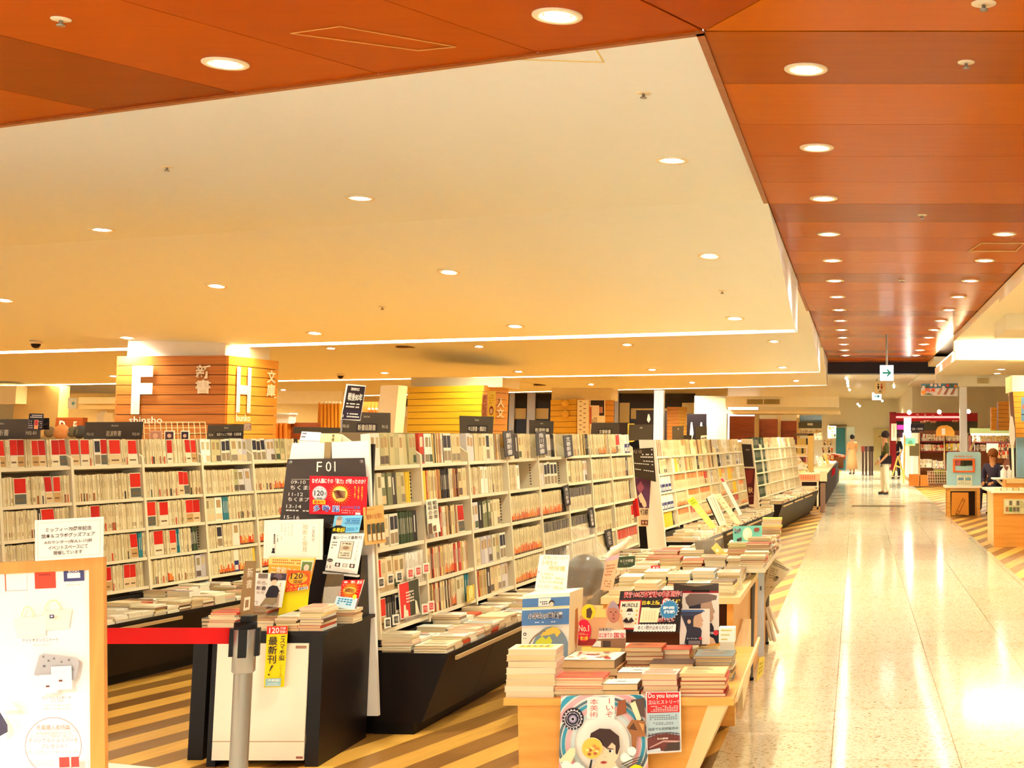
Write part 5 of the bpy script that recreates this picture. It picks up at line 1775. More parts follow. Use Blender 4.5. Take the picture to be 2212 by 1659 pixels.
for r_, (y, nn, lo, hi) in enumerate(((7.38, 5, 2, 4), (7.66, 5, 4, 6), (7.98, 5, 4, 7), (8.3, 5, 4, 7), (8.62, 4, 4, 7), (8.95, 4, 4, 7), (9.3, 4, 4, 6), (9.6, 4, 3, 6))):
    w_ = (ux1 - ux0 - .06) / nn
    for k in range(nn):
        if r_ >= 4 and k == nn - 1:
            continue
        stack((ux0 + .03 + w_ * (k + .5), y + .11, z2), w_ * .94, .185, R.randint(lo, hi), '%s stack from the cart side, %s row of rear unit' % (nth(k), nth(r_)), t=(.013, .021), cols=None if R.random() < .5 else [R.choice(COVER)], top=R.choice(['lines', 'photo', None, 'lines']), group=g2)

# wrapped globe with its white arm and a hand-lettered tag
wgp = at_y(1262, 1290, 7.5)
wg = thing('wrapped_globe', (wgp.x, 7.5, .5), 'dark globe in a crinkled clear bag with a white curved arm', 'globe')
MB().ball((wgp.x, 7.5, .745), .115, M((62, 50, 38), .3), 20).build('globe_ball', wg)
MB().lathe([(.001, .001), (.1, .001), (.1, .02), (.02, .04), (.014, .14)], Matrix.Translation(V((wgp.x, 7.5, .5))), M((226, 196, 150), .3), 20).build('globe_base', wg)
mb = MB()
rg = random.Random(3)
prof = [(.1, .0), (.135, .06), (.15, .2), (.15, .3), (.11, .38), (.075, .42), (.05, .45), (.085, .5)]
n_s = 26
vs = []
for r_, z_ in prof:
    for k in range(n_s):
        a = math.tau * k / n_s
        rr = r_ * (1 + rg.uniform(-.13, .13))
        vs.append((wgp.x + rr * math.cos(a), 7.5 + rr * math.sin(a), .5 + z_ + rg.uniform(-.008, .008)))
mb.add(vs, [(j * n_s + i, j * n_s + (i + 1) % n_s, (j + 1) * n_s + (i + 1) % n_s, (j + 1) * n_s + i) for j in range(len(prof) - 1) for i in range(n_s)], M((240, 230, 206), .04, alpha=.2))
mb.build('plastic_bag', wg)['label'] = 'clear crinkled plastic bag'
am = MB()
apx = [(1313, 1205), (1322, 1192), (1338, 1184), (1350, 1174), (1362, 1160)]
for (a, b), w_ in zip(zip(apx[:-1], apx[1:]), (.02, .024, .022, .014)):
    am.tube(at_y(*a, 7.45), at_y(*b, 7.45), w_, M((246, 232, 200), .4), 12, w_ * .85)
am.build('globe_arm', wg)
tc = Card(pxq([(1310, 1203), (1338, 1196), (1322, 1277), (1297, 1274)], 7.42, math.radians(4)), (236, 190, 146), .012, .5)
tc.rect(.0, .02, 1, .14, (206, 176, 190)).lines(.12, .24, .86, .6, 4, (190, 110, 70), .4, 5).lines(.2, .7, .8, .92, 3, (170, 110, 70), .4, 4)
tc.build('cardboard_tag', 'orange-brown hand-lettered tag leaning by the bagged globe', 'tag')
gp_ = Card(pxq([(1336, 1203), (1372, 1201), (1371, 1225), (1334, 1226)], 8.3), (66, 84, 62), .008, .4)
gp_.text('もじか読書', .12, .26, .9, .54, (236, 232, 210), .012).lines(.35, .62, .62, .7, 1, (220, 216, 190))
gp_.build('green_plaque', 'small dark green plaque with white lettering among the stacks', 'plaque')
rdp = Card(pxq([(1405, 1222), (1426, 1221), (1425, 1236), (1409, 1236)], 7.9, math.radians(30)), (206, 30, 30), .003, .4)
rdp.text('新刊', .2, .15, .85, .85, (250, 230, 220), .02)
rdp.build('red_sticker_card', 'small red card lying on a stack of the rear unit', 'card')

# pink stack with the teal egg book on top
yk = 8.95
x0, x1 = (1576 - CX) / FOC * yk, (1634 - CX) / FOC * yk
zz_ = stack(((x0 + x1) / 2, yk + .1, z2), x1 - x0, .2, 8, 'pink stack under the teal board', t=(.014, .017), cols=[(236, 150, 130), (240, 170, 150), (230, 120, 100)], group=g2)
zz_ = stack(((x0 + x1) / 2, yk + .1, zz_), x1 - x0, .2, 4, 'yellow-green stack lying on the pink stack', t=(.008, .011), cols=[(230, 230, 90), (246, 240, 200)], group=g2)
eg = Card(pxq([(1583, 1137), (1646, 1135), (1645, 1170), (1584, 1172)], 9.0, math.radians(6)), (120, 200, 176), .012, .4)
eg.circ(.5, .5, .165, (244, 230, 190), ry=.4).circ(.46, .44, .1, (252, 242, 210), ry=.24).poly([(.72, .2), (.8, .12), (.9, .14), (.93, .28), (.86, .38), (.74, .36)], (150, 80, 60)).circ(.17, .3, .05, (130, 110, 120), ry=.1).circ(.24, .22, .04, (90, 80, 90), ry=.08).circ(.08, .22, .04, (150, 130, 140), ry=.09).circ(.08, .4, .02, (40, 36, 40), ry=.05).circ(.18, .86, .05, (60, 46, 44), ry=.1).circ(.26, .82, .05, (90, 70, 60), ry=.13).poly([(.74, .98), (.8, .74), (.86, .7), (.86, .9)], (222, 150, 120))
eg.build('teal_picture_book', 'teal book with a large egg on the cover standing on the pink stack', 'book')

# bagged plush and bundle of long boards on the rear unit
pbg = thing('bagged_plush', at_y(1528, 1225, 9.0) * 1, 'brown speckled cushion in a crumpled clear bag behind the stacks', 'cushion')
rg = random.Random(5)
mb = MB()
q = [at_y(*p, 9.0) for p in ((1500, 1170), (1540, 1166), (1552, 1225), (1510, 1228))]
mb.prism(q, (0, .1, 0), M((104, 84, 66), .8, var=.5))
mb.build('cushion', pbg)
mb = MB()
q = [at_y(*p, 8.97) for p in ((1494, 1150), (1525, 1146), (1556, 1156), (1560, 1190), (1565, 1232), (1530, 1236), (1506, 1233), (1497, 1180))]
vs = [p + V((rg.uniform(-.01, .01), rg.uniform(-.03, .03), 0)) for p in q] + [p + V((0, .16, 0)) for p in q]
n_ = len(q)
cc = sum(q, V((0, 0, 0))) / n_ + V((0, -.04, 0))
mb.add(vs + [cc], [(i, (i + 1) % n_, n_ + (i + 1) % n_, n_ + i) for i in range(n_)] + [(i, (i + 1) % n_, 2 * n_) for i in range(n_)], M((240, 228, 200), .05, alpha=.2))
mb.build('plastic_bag', pbg)
oc = Card(pxq([(1536, 1184), (1548, 1172), (1572, 1200), (1556, 1206)], 8.9, math.radians(10)), (246, 206, 110), .01, .4)
oc.circ(.4, .4, .2, (252, 240, 200)).lines(.2, .6, .8, .9, 2, (220, 150, 60))
oc.build('yellow_card', 'tilted yellow card resting against the bagged cushion', 'card')
for i, (q, c, lab) in enumerate((
        ([(1484, 1081), (1498, 1073), (1547, 1138), (1535, 1142)], (230, 232, 120), 'pale yellow-green paper fan leaning out of the clear bag'),
        ([(1524, 1076), (1542, 1066), (1569, 1130), (1553, 1138)], (246, 236, 206), 'cream leaning board edged with black beside the paper fan'),
        ([(1541, 1068), (1556, 1066), (1600, 1130), (1590, 1132)], (250, 236, 180), 'thick rolled cream board leaning over the fan'),
        ([(1554, 1032), (1562, 1031), (1603, 1110), (1597, 1114)], (248, 236, 216), 'long slim white board leaning highest of the bundle'),
        ([(1586, 1114), (1594, 1112), (1604, 1128), (1596, 1134)], (250, 244, 222), 'short white board lying across the bundle end'))):
    c_ = Card(pxq(q, 9.4 + .05 * i, math.radians(6)), c, .02, .5)
    if i == 0:
        c_.rect(0, 0, 1, .22, (214, 226, 60)).lines(.2, .05, .8, .18, 2, (150, 170, 30), .4, 3).lines(.2, .3, .7, .9, 4, (240, 240, 170), .3, 3)
    elif i == 1:
        c_.rect(0, .02, .14, .98, (50, 40, 36)).rect(.5, .05, .56, .9, (214, 196, 160)).rect(.74, .1, .8, .9, (190, 170, 130))
    elif i == 3:
        c_.rect(.1, .02, .9, .12, (206, 90, 80)).rect(.45, .15, .55, .95, (226, 206, 180))
    else:
        c_.lines(.2, .1, .8, .8, 5, (220, 196, 140), .4, 2)
    c_.build('leaning_board', lab, 'board', 'boards in the clear bag')

# ------------------------------------------------------------------ narrow folding table along the walkway
ft = thing('folding_table', (-.58, 9.0, 0), 'narrow folding table on grey tube legs along the walkway edge', 'table')
l1, l2 = at_z(1621, 1470, 0), at_z(1655, 1392, 0)
GRY_ = M((96, 88, 78), .35, .5)
MB().box(l1.x - .05, l1.x + .11, 8.2, 10.0, .69, .715, M((240, 226, 190))).build('table_top', ft)
for l_ in (l1, l2):
    m_ = MB()
    m_.tube(l_ + V((0, 0, .0)), V((l_.x + .012, l_.y, .69)), .016, GRY_, 12)
    m_.tube(l_, l_ + V((0, 0, .02)), .021, BLACK, 12)
    m_.build('leg', ft)
    MB().tube(V((l_.x - .0, l_.y, .43)), V((l_.x - .22, l_.y, .43)), .009, GRY_, 8).build('crossbar', ft)
for i, (a, b) in enumerate((((1655, 1312), (1674, 1386)), ((1660, 1310), (1682, 1368)), ((1656, 1340), (1666, 1384)))):
    MB().tube(at_y(*a, 9.9), at_y(*b, 9.9), .012, M((236, 226, 204), .4), 10).build('folded_leg', ft)
s_ = 8.2
k = 0
while s_ < 9.9:
    stack((l1.x + .03, s_ + .07, .716), .15, .12, R.randint(4, 8), '%s stack along the folding table' % nth(k), t=(.011, .018), top=R.choice(['lines', 'photo', None]), group='books on the folding table')
    s_ += .15
    k += 1
stack((l1.x + .05, 9.75, .84), .14, .12, 5, 'red and yellow pile at the far end of the folding table', t=(.014, .018), cols=[(206, 40, 40), (236, 226, 60), (240, 236, 220)], group='books on the folding table')
bs = Card(pxq([(1638, 1202), (1651, 1196), (1650, 1438), (1636, 1412)], 8.35), (196, 206, 216), .006, .3)
bs.rect(.3, .3, .6, .34, (90, 96, 110)).rect(.1, .02, .9, .1, (220, 226, 226))
bs.build('edge_board', 'narrow pale blue board hanging edge-on at the folding table', 'board')
b2 = Card(pxq([(1640, 1420), (1652, 1418), (1648, 1456), (1634, 1474)], 8.3, 0, .5), (246, 226, 110), .003, .4)
b2.lines(.2, .2, .8, .8, 3, (200, 170, 60))
b2.build('yellow_paper', 'yellow paper strip reaching the floor below the blue board', 'paper')
b3 = Card(pxq([(1618, 1253), (1632, 1240), (1624, 1470), (1618, 1388)], 8.6), (250, 240, 214), .002, .4)
b3.lines(.3, .1, .7, .5, 4, (226, 206, 160))
b3.build('hanging_paper', 'narrow cream paper hanging down from the rear unit corner', 'paper')
np_ = thing('newspaper_fan', at_y(1680, 1270, 9.6), 'grey printed newspaper fanned out over the walkway side of the table', 'newspaper')
for k, q in enumerate(([(1668, 1204), (1714, 1228), (1678, 1266), (1650, 1268)], [(1662, 1210), (1700, 1240), (1668, 1274), (1648, 1300)], [(1654, 1214), (1690, 1250), (1658, 1290), (1644, 1330)])):
    c_ = Card(pxq(q, 9.5 + .06 * k, math.radians(14), -.2), (222, 208, 170), .002, .6)
    c_.lines(.1, .1, .9, .22, 2, (90, 76, 60), .5, 12).lines(.1, .3, .5, .7, 5, (150, 134, 104), .4, 5).circ(.6, .66, .14, (150, 134, 104)).circ(.6, .6, .06, (80, 66, 56))
    c_.build('newspaper_sheet', parent=np_)
# ------------------------------------------------------------------ plates standing on the bookcases
PLT = (74, 62, 46)
PTX = (226, 212, 180)


def plate(q, y, main, ends=('', ''), sub='Shinsho', box=None, yaw=0.0, label='', name='shelf_sign', tilt=0.02):
    c_ = Card(pxq(q, y, tilt, yaw), PLT, .006, .35)
    if sub:
        c_.text(sub, .46, .16, .58, .26, PTX)
    if box:
        c_.rect(box[0], box[1], box[2], box[3], (44, 34, 28))
        c_.text(main, box[0] + .03, box[1] + .06, box[2] - .03, box[3] - .06, PTX, .012)
    elif main:
        c_.text(main, .38, .5, .64, .82, PTX, .006)
    if ends[0]:
        c_.text(ends[0], .05, .62, .17, .78, PTX)
    if ends[1]:
        c_.text(ends[1], .84, .62, .96, .78, PTX)
    return c_.build(name, label, 'sign', 'grey plates on the bookcases')


plate([(-100, 906), (88, 905), (86, 948), (-100, 952)], 8.35, '岩波新書', ('', 'F02-01'), label='grey shelf plate cut by the picture edge, behind the small black notice')
plate([(184, 912), (309, 911), (306, 949), (181, 949)], 9.4, '岩波新書', ('F02-02', 'F02-03'), label='grey shelf plate standing before the wire rack under the letter F column')
plate([(449, 918), (527, 917), (525, 948), (447, 949)], 10.6, '岩波ジュニア新書・文芸新書', ('F02-04', ''), box=(.24, .5, .98, .84), label='grey shelf plate with a dark name strip below the letter H')
c_ = Card(pxq([(527, 914), (543, 914), (543, 930), (526, 930)], 10.55), (170, 130, 100), .003)
c_.lines(.1, .1, .9, .9, 4, (250, 236, 210), .4, 4)
c_.build('photo_notice', 'small photo notice clipped at the corner of a grey shelf plate', 'notice')
plate([(738, 889), (843, 892), (843, 935), (735, 934)], 8.4, '新書話題書', ('F01-01', 'F01-02'), 'Shinsho Trend', (.32, .54, .74, .96), label='grey shelf plate with a dark name strip behind the sloping black sign')
plate([(992, 898), (1066, 900), (1064, 938), (993, 938)], 10.2, '中公新書・講談社', ('', ''), 'Shinsho', (.24, .5, .84, .9), label='grey shelf plate in front of the yellow slatted column')
plate([(1143, 907), (1196, 910), (1195, 938), (1143, 938)], 12.2, '新潮新書', ('', ''), 'Shinsho', (.22, .48, .86, .9), label='grey shelf plate with an orange tag, between the two slatted columns')
plate([(1278, 913), (1337, 913), (1337, 940), (1276, 940)], 14, '文春新書', ('', ''), '', (.26, .5, .74, .95), label='grey shelf plate below the posters of the smaller slatted column')
for i, (q, y) in enumerate((([(1359, 917), (1409, 917), (1408, 950), (1357, 952)], 14.5), ([(1452, 921), (1477, 920), (1476, 950), (1452, 950)], 16), ([(1503, 921), (1527, 920), (1527, 947), (1503, 947)], 18), ([(1470 + 6, 940), (1494, 940), (1494, 949), (1476, 949)], 19))):
    plate(q, y, '', sub='文庫' if i < 2 else '', label='blank grey shelf plate, %s along the tops of the distant bookcases' % nth(i))
plate([(560 + 73, 922), (735, 924), (735, 936), (634, 936)], 11.2, '', sub='', label='low dark grey plate half hidden behind the white loose books')

# white loose books lying on the end panel
for i, (q, c) in enumerate((([(652, 932), (693, 934), (690, 958), (646, 956)], (246, 240, 230)), ([(692, 937), (738, 938), (736, 960), (688, 959)], (240, 222, 170)))):
    c_ = Card(pxq(q, 7.06, math.radians(20)), c, .02, .5)
    if i == 0:
        c_.rect(.06, .1, .28, .24, (120, 110, 120)).rect(.04, .4, .26, .54, (120, 110, 120)).rect(0, .8, 1, .84, (150, 140, 130))
    else:
        for k in range(9):
            c_.rect(.1 * k + .08, .1, .1 * k + .1, 1, (220, 186, 90))
        c_.rect(.6, .1, .7, .3, (110, 96, 60)).rect(.6, .5, .7, .7, (110, 96, 60))
    c_.build('leaning_book', ('white book back with two code blocks lying above the end panel', 'cream loose-leaf block lying beside the white book back')[i], 'book')

# sloping black sign above the counter
bs_ = Card(pxq([(748, 829), (790, 833), (778, 909), (736, 906)], 7.6, math.radians(4)), (246, 240, 226), .004, .35)
bs_.poly([(.09, .04), (.99, .03), (.99, .97), (.05, .99)], (38, 24, 24)).poly([(.05, .72), (.99, .7), (.99, .97), (.05, .99)], (44, 32, 46))
WT_ = (246, 234, 214)
bs_.text('【期間限定】', .3, .09, .72, .17, WT_, .012).text('戦後80年', .2, .24, .94, .46, WT_, .014).lines(.18, .52, .86, .57, 1, WT_, .7, 12).lines(.18, .6, .92, .66, 1, WT_, .7, 12).lines(.3, .8, .86, .85, 1, WT_, .7, 9).lines(.3, .88, .95, .93, 1, WT_, .7, 10).rect(.1, .86, .14, .94, WT_)
bs_.build('sloping_sign', 'tall sloping black sign with white writing about eighty years after the war', 'sign')
MB().tube(at_y(738, 905, 7.62), at_y(736, 960, 7.62), .005, METAL).build('clear_rod', bpy.data.objects['sloping_sign'])
c_ = Card(pxq([(63, 893), (94, 894), (92, 929), (60, 928)], 8.2), (36, 30, 36), .003)
c_.lines(.1, .05, .95, .28, 2, (226, 216, 210), .6, 8).rect(.42, .38, .7, .95, (236, 170, 110)).rect(.46, .4, .66, .72, (206, 60, 70)).lines(.04, .4, .36, .95, 4, (190, 180, 176), .5, 4).lines(.74, .42, .98, .9, 4, (190, 180, 176), .4, 3)
c_.build('black_notice', 'small black notice with a red book picture clipped to a grey shelf plate', 'notice')
c_ = Card(pxq([(93, 903), (106, 903), (106, 928), (92, 928)], 8.6), (34, 30, 34), .003)
c_.lines(.2, .4, .8, .6, 2, (120, 110, 110))
c_.build('black_notice', 'narrow black notice beside the cut-off shelf plate', 'notice')
dsg = Card(pxq([(121, 902), (179, 902), (178, 926), (119, 926)], 19), (150, 74, 30), .12, .5)
for k in range(4):
    dsg.rect(0, .22 + k * .24, 1, .24 + k * .24, (90, 40, 16))
dsg.text('D', .16, .28, .38, .98, (250, 246, 236), .03).text('雑', .68, .34, .82, .56, (250, 246, 236), .02).text('誌', .68, .58, .82, .8, (250, 246, 236), .02)
dsg.build('letter_sign', 'brown slatted sign with a big white letter D in the distance', 'sign')
for i, (x, col, r_) in enumerate(((103, (110, 84, 50), .05), (128, (196, 120, 60), .07), (153, (96, 80, 50), .05), (169, (60, 52, 44), .06))):
    p = at_y(x, 934, 12)
    o = MB().lathe([(r_ * .5, 0), (r_ * .9, .012), (r_, .02), (r_ * .95, .03), (.001, .02)], Matrix.Translation(p + V((0, .05, 0))) @ Matrix.Rotation(math.radians(80), 4, 'X'), M(col, .5), 20).build('round_tin')
    tag(o, '%s round orange-brown tin standing beyond the first bookcase' % nth(i), 'tin', 'round tins beyond the first bookcase')
o = MB()
pbox(o, 95, 926, 177, 943, 12.2, .2, M((206, 130, 60)))
tag(o.build('goods_shelf'), 'orange wooden goods shelf beyond the first bookcase holding round tins', 'shelf')

# wire book rack below column F
wr_ = thing('wire_rack', at_y(375, 950, 14.0) - V((0, 0, .2)), 'pale wire rack in front of the letter F column', 'rack')
mb = MB()
q = [at_y(*p, 14.0) for p in ((310, 912), (443, 912), (446, 948), (312, 950))]
WM = M((240, 214, 160), .35)
for k in range(12):
    t = k / 11
    mb.tube(q[0].lerp(q[1], t), q[3].lerp(q[2], t), .004, WM, 6)
for k in range(4):
    t = k / 3
    mb.tube(q[0].lerp(q[3], t), q[1].lerp(q[2], t), .004, WM, 6)
mb.build('wire_grid', wr_)
for k in (0, 1):
    MB().tube(q[3 - k], V((q[3 - k].x, q[3 - k].y, 0)), .008, WM, 6).build('leg', wr_)
for i, (x0, x1) in enumerate(((322, 350), (355, 377), (390, 409))):
    c_ = Card(pxq(rq(x0, 930, x1, 951), 13.9, .1), ((196, 150, 120), (240, 220, 190), (240, 226, 200))[i], .01)
    c_.rect(.1, .12, .9, .95, ((170, 120, 96), (70, 44, 50), (50, 36, 46))[i]).circ(.5, .55, .2, (206, 160, 130))
    c_.build('rack_magazine', 'magazine with a %s cover standing in the pale wire rack' % ('tan', 'dark framed', 'near black')[i], 'magazine', 'magazines in the wire rack')

# ------------------------------------------------------------------ slatted columns with letters
def column(name, label, q, yc, slats, face, side, texts=(), stext=(), capq=None, ztop=None):
    """q: front-left, corner, side-right picture x at the top; bottom x the same order"""
    (xa, xb, xc), (ya, yb, yc_), (xa2, xb2, xc2), ybot = q
    t = thing('wood_column', at_y((xa + xb) / 2, 950, yc) - V((0, 0, at_y((xa + xb) / 2, 950, yc).z)), label, 'column')
    fp_ = pxq([(xa, ya), (xb, yb), (xb2, ybot), (xa2, ybot)], yc)
    dep = yc * .0
    sp = [fp_[1], None, None, fp_[2]]
    # side face runs away from the viewer to depth y2
    w_ = (fp_[1] - fp_[0]).length
    y2 = yc + w_ * .95
    sp[1] = at_y(xc, yc_, y2)
    sp[2] = at_y(xc2, ybot, y2)
    sp[1].z = fp_[1].z
    sp[2].z = fp_[2].z
    core = MB()
    a, b, c, d = fp_
    core.hexa([d + V((0, .02, 0)), c + V((-.01, .02, 0)), sp[2] + V((-.02, 0, 0)), d + V((0, w_, 0))], [a + V((0, .02, -.01)), b + V((-.01, .02, -.01)), sp[1] + V((-.02, 0, -.01)), a + V((0, w_, -.01))], M((96, 46, 16)))
    core.build('core', t)
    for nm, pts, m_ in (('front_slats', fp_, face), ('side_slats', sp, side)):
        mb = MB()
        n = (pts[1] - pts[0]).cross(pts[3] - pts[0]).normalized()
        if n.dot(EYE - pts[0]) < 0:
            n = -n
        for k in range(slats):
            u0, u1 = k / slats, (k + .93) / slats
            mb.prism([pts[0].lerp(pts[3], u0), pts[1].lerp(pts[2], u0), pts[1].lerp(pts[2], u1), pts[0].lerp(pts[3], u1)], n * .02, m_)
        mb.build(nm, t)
    for pts, tx in ((fp_, texts), (sp, stext)):
        if not tx:
            continue
        c_ = Card(pts, (1, 1, 1), .001)
        c_.mb = MB()
        c_.k = 60
        c_.step = .0006
        for (s_, u0, v0, u1, v1, vt, bo) in tx:
            for kk in range(3):
                c_.text(s_, u0, v0, u1, v1, (250, 244, 230), bo, vert=vt)
        c_.build('lettering', parent=t)
    return t, fp_, sp


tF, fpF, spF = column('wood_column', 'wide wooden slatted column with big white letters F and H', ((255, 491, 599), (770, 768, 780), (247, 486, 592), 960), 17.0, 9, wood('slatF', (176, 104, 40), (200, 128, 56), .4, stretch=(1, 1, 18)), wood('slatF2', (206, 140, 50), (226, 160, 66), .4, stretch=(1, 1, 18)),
       (('F', .15, .11, .34, .66, False, .045), ('新書', .73, .105, .87, .44, True, .02), ('shinsho', .14, .685, .44, .765, False, .012)),
       (('H', .14, .115, .42, .64, False, .03), ('文庫', .74, .12, .92, .45, True, .02), ('bunko', .14, .66, .42, .74, False, .01)))
mb = MB()
a, b = at_y(276, 752, 17.05), at_y(486, 771, 17.05)
mb.hexa([V((a.x, 17.05, fpF[0].z - .02)), V((b.x, 17.05, fpF[0].z - .02)), V((at_y(583, 770, 18.2).x, 18.2, fpF[0].z - .02)), V((a.x, 18.2, fpF[0].z - .02))], [V((a.x, 17.05, zc(a.x, 17.05) + .03)), V((b.x, 17.05, zc(b.x, 17.05) + .03)), V((at_y(583, 770, 18.2).x, 18.2, 2.9)), V((a.x, 18.2, 2.9))], M((244, 236, 224), .6))
struct(mb, 'trim_4')
column('wood_column', 'bright yellow slatted column behind the bookcase top row', ((882, 1043, 1097), (836, 832, 835), (879, 1040, 1092), 960), 23.5, 9, wood('slatG', (222, 168, 30), (236, 186, 44), .4, stretch=(1, 1, 18)), wood('slatG2', (212, 146, 50), (228, 164, 66), .4, stretch=(1, 1, 18)), (), (('人文', .5, .2, .8, .55, True, .02),))
mb = MB()
pbox(mb, 888, 815, 1085, 836, 23.7, 1.2, M((226, 208, 166), .6))
struct(mb, 'trim_5')
column('wood_column', 'smaller slatted column with two round discs and posters', ((1190, 1246, 1326), (864, 862, 862), (1188, 1245, 1324), 960), 31, 8, wood('slatG', 0, 0), wood('slatG2', 0, 0))
mb = MB()
pbox(mb, 1192, 838, 1318, 864, 31.1, 1.0, M((236, 214, 160), .6))
struct(mb, 'trim_6')
for i, (x0, x1, lab) in enumerate(((1247, 1272, 'tall white poster with small black marks on the smaller slatted column'), (1274, 1307, 'white poster with a black illustrated corner on the smaller slatted column'))):
    c_ = Card(pxq(rq(x0, 864, x1, 938), 30.4), (246, 232, 196), .01)
    if i == 0:
        for k in range(14):
            c_.rect(.2 + .35 * (k % 2), .04 + k * .068, .4 + .35 * (k % 2), .06 + k * .068, (80, 60, 50))
    else:
        c_.rect(.05, .01, .95, .46, (50, 40, 36)).rect(.05, .16, .62, .46, (236, 216, 190)).rect(.62, .2, .86, .38, (190, 130, 110)).rect(0, .2, .12, .7, (190, 90, 70)).lines(.15, .5, .5, .72, 4, (150, 130, 120), .5, 3)
    c_.build('column_poster', lab, 'poster')
for i, y in enumerate((871, 894)):
    p = at_y(1221, y, 30.9)
    tag(MB().lathe([(.085, 0), (.08, .03), (.001, .035)], Matrix.Translation(p) @ Matrix.Rotation(math.pi / 2, 4, 'X'), M((240, 190, 80)), 20).build('round_disc'), ('upper', 'lower')[i] + ' round yellow disc fixed on the smaller slatted column', 'disc')
for i, (q, c, t_) in enumerate((([(1042, 853), (1053, 852), (1052, 915), (1039, 915)], (206, 150, 120), ''), ([(1055, 845), (1071, 845), (1068, 915), (1053, 915)], (246, 216, 90), ''))):
    c_ = Card(pxq(q, 22.9), c, .01)
    if i == 0:
        c_.lines(.2, .05, .8, .95, 2, (150, 70, 60), .5, 16, True)
    else:
        c_.circ(.5, .6, .3, (150, 60, 60), ry=.14).circ(.5, .62, .2, (226, 190, 150), ry=.09).lines(.2, .1, .8, .4, 4, (206, 150, 60), .4, 3).rect(.1, .8, .9, .86, (206, 90, 60))
    c_.build('column_poster', ('narrow reddish strip poster on the yellow column corner', 'yellow poster with a round portrait on the yellow column corner')[i], 'poster')

# organ-pipe partition and white bins behind
op_ = thing('slat_partition', at_y(712, 930, 27), 'yellow partition of upright rounded slats with white caps behind the sloping sign', 'partition')
for k in range(6):
    x0 = 692 + k * 7.8
    a = at_y(x0 + 3, 872, 27)
    m_ = MB()
    m_.tube(at_y(x0 + 3, 926, 27), at_y(x0 + 3, 872, 27), .034, M((232, 160, 50), .4), 10)
    m_.ball(at_y(x0 + 3, 871, 27), .036, M((255, 250, 236)), 8)
    m_.build('slat', op_)
m_ = MB()
pbox(m_, 688, 870, 741, 922, 27.1, .05, M((226, 150, 50)))
m_.build('back_frame', op_)
op2 = MB()
for k in range(3):
    x0 = 797 + k * 8
    op2.tube(at_y(x0, 892, 28), at_y(x0, 868, 28), .03, M((226, 140, 70)), 8)
    op2.ball(at_y(x0, 884, 27.95), .03, M((250, 240, 220)), 8)
pbox(op2, 784, 868, 815, 890, 28.1, .05, M((216, 140, 76)))
tag(op2.build('slat_partition'), 'orange partition slice with white knobs beside the sloping sign', 'partition')
wbn = MB()
a, b = at_y(592, 892, 24), at_y(626, 915, 24)
wbn.box(a.x + .02, b.x - .02, 24, 24.3, b.z, a.z - .03, M((250, 244, 230))).box(a.x, b.x, 23.98, 24.32, a.z - .03, a.z, M((252, 248, 238)))
tag(wbn.build('white_bin'), 'white lidded bin standing above orange slats beyond the letter H', 'bin')
wbn = MB()
a, b = at_y(210, 888, 26), at_y(224, 912, 26)
wbn.box(a.x, b.x, 26, 26.3, b.z, a.z - .03, M((250, 244, 230))).lathe([(.06, 0), (.04, .03), (.001, .03)], Matrix.Translation(V(((a.x + b.x) / 2, 26.1, a.z - .03))), M((252, 248, 238)), 14)
tag(wbn.build('white_bin'), 'white bin far away beside the letter F column', 'bin')
osl = MB()
for k in range(3):
    x0 = 594 + k * 9
    osl.tube(at_y(x0 + 4, 950, 24), at_y(x0 + 4, 914, 24), .035, M((226, 130, 40)), 8)
pbox(osl, 592, 913, 624, 950, 24.2, .06, M((230, 140, 46)))
pbox(osl, 592, 913, 682, 950, 24.26, .2, WOOD_R)
for k in range(4):
    pbox(osl, 652 + k * 8, 918, 656 + k * 8, 940, 24.3, .05, M((236, 160, 80)))
tag(osl.build('slat_counter'), 'orange slatted counter front below the white lidded bin', 'counter')

# left distance: bulkheads, arrow sign, sloped walls
lb = MB()
pbox(lb, -60, 833, 33, 872, 30, .5, M((255, 246, 220)))
pbox(lb, 33, 833, 122, 942, 30.4, .4, M((222, 196, 140)))
pbox(lb, 122, 850, 250, 942, 34, .3, M((244, 226, 176)))
pbox(lb, 170, 858, 250, 872, 33, .6, M((255, 250, 232)))
pbox(lb, 170, 872, 250, 884, 33.2, .6, M((240, 222, 176)))
pbox(lb, 596, 845, 740, 872, 33, .5, M((255, 250, 236)))
struct(lb, 'wall_far')
tz = MB()
q = [at_y(x, y, 9.0) for x, y in ((826, 832), (862, 832), (849, 950), (812, 950))]
q = [at_y(x, y, 15.0) for x, y in ((823, 832), (861, 832), (851, 940), (810, 940))]
tz.prism(q, (0, .3, 0), M((228, 206, 166), .6))
struct(tz, 'trim_7')
pg = MB()
pbox(pg, 862, 862, 882, 878, 42.8, .15, M((84, 74, 64)))
pbox(pg, 860, 878, 882, 900, 42.8, .15, M((255, 250, 238)))
tag(pg.build('dark_screen'), 'dark square panel over a white one beside the yellow column', 'panel')
ar = Card(pxq([(147, 859), (166, 860), (165, 883), (146, 883)], 24), (240, 248, 250), .03)
ar.poly([(.7, .3), (.4, .5), (.7, .72), (.7, .6), (.56, .54), (.9, .54), (.9, .46), (.56, .46), (.7, .4)], (60, 170, 190))
ar.build('arrow_sign', 'small white sign with a blue arrow beyond the first bookcase', 'sign')

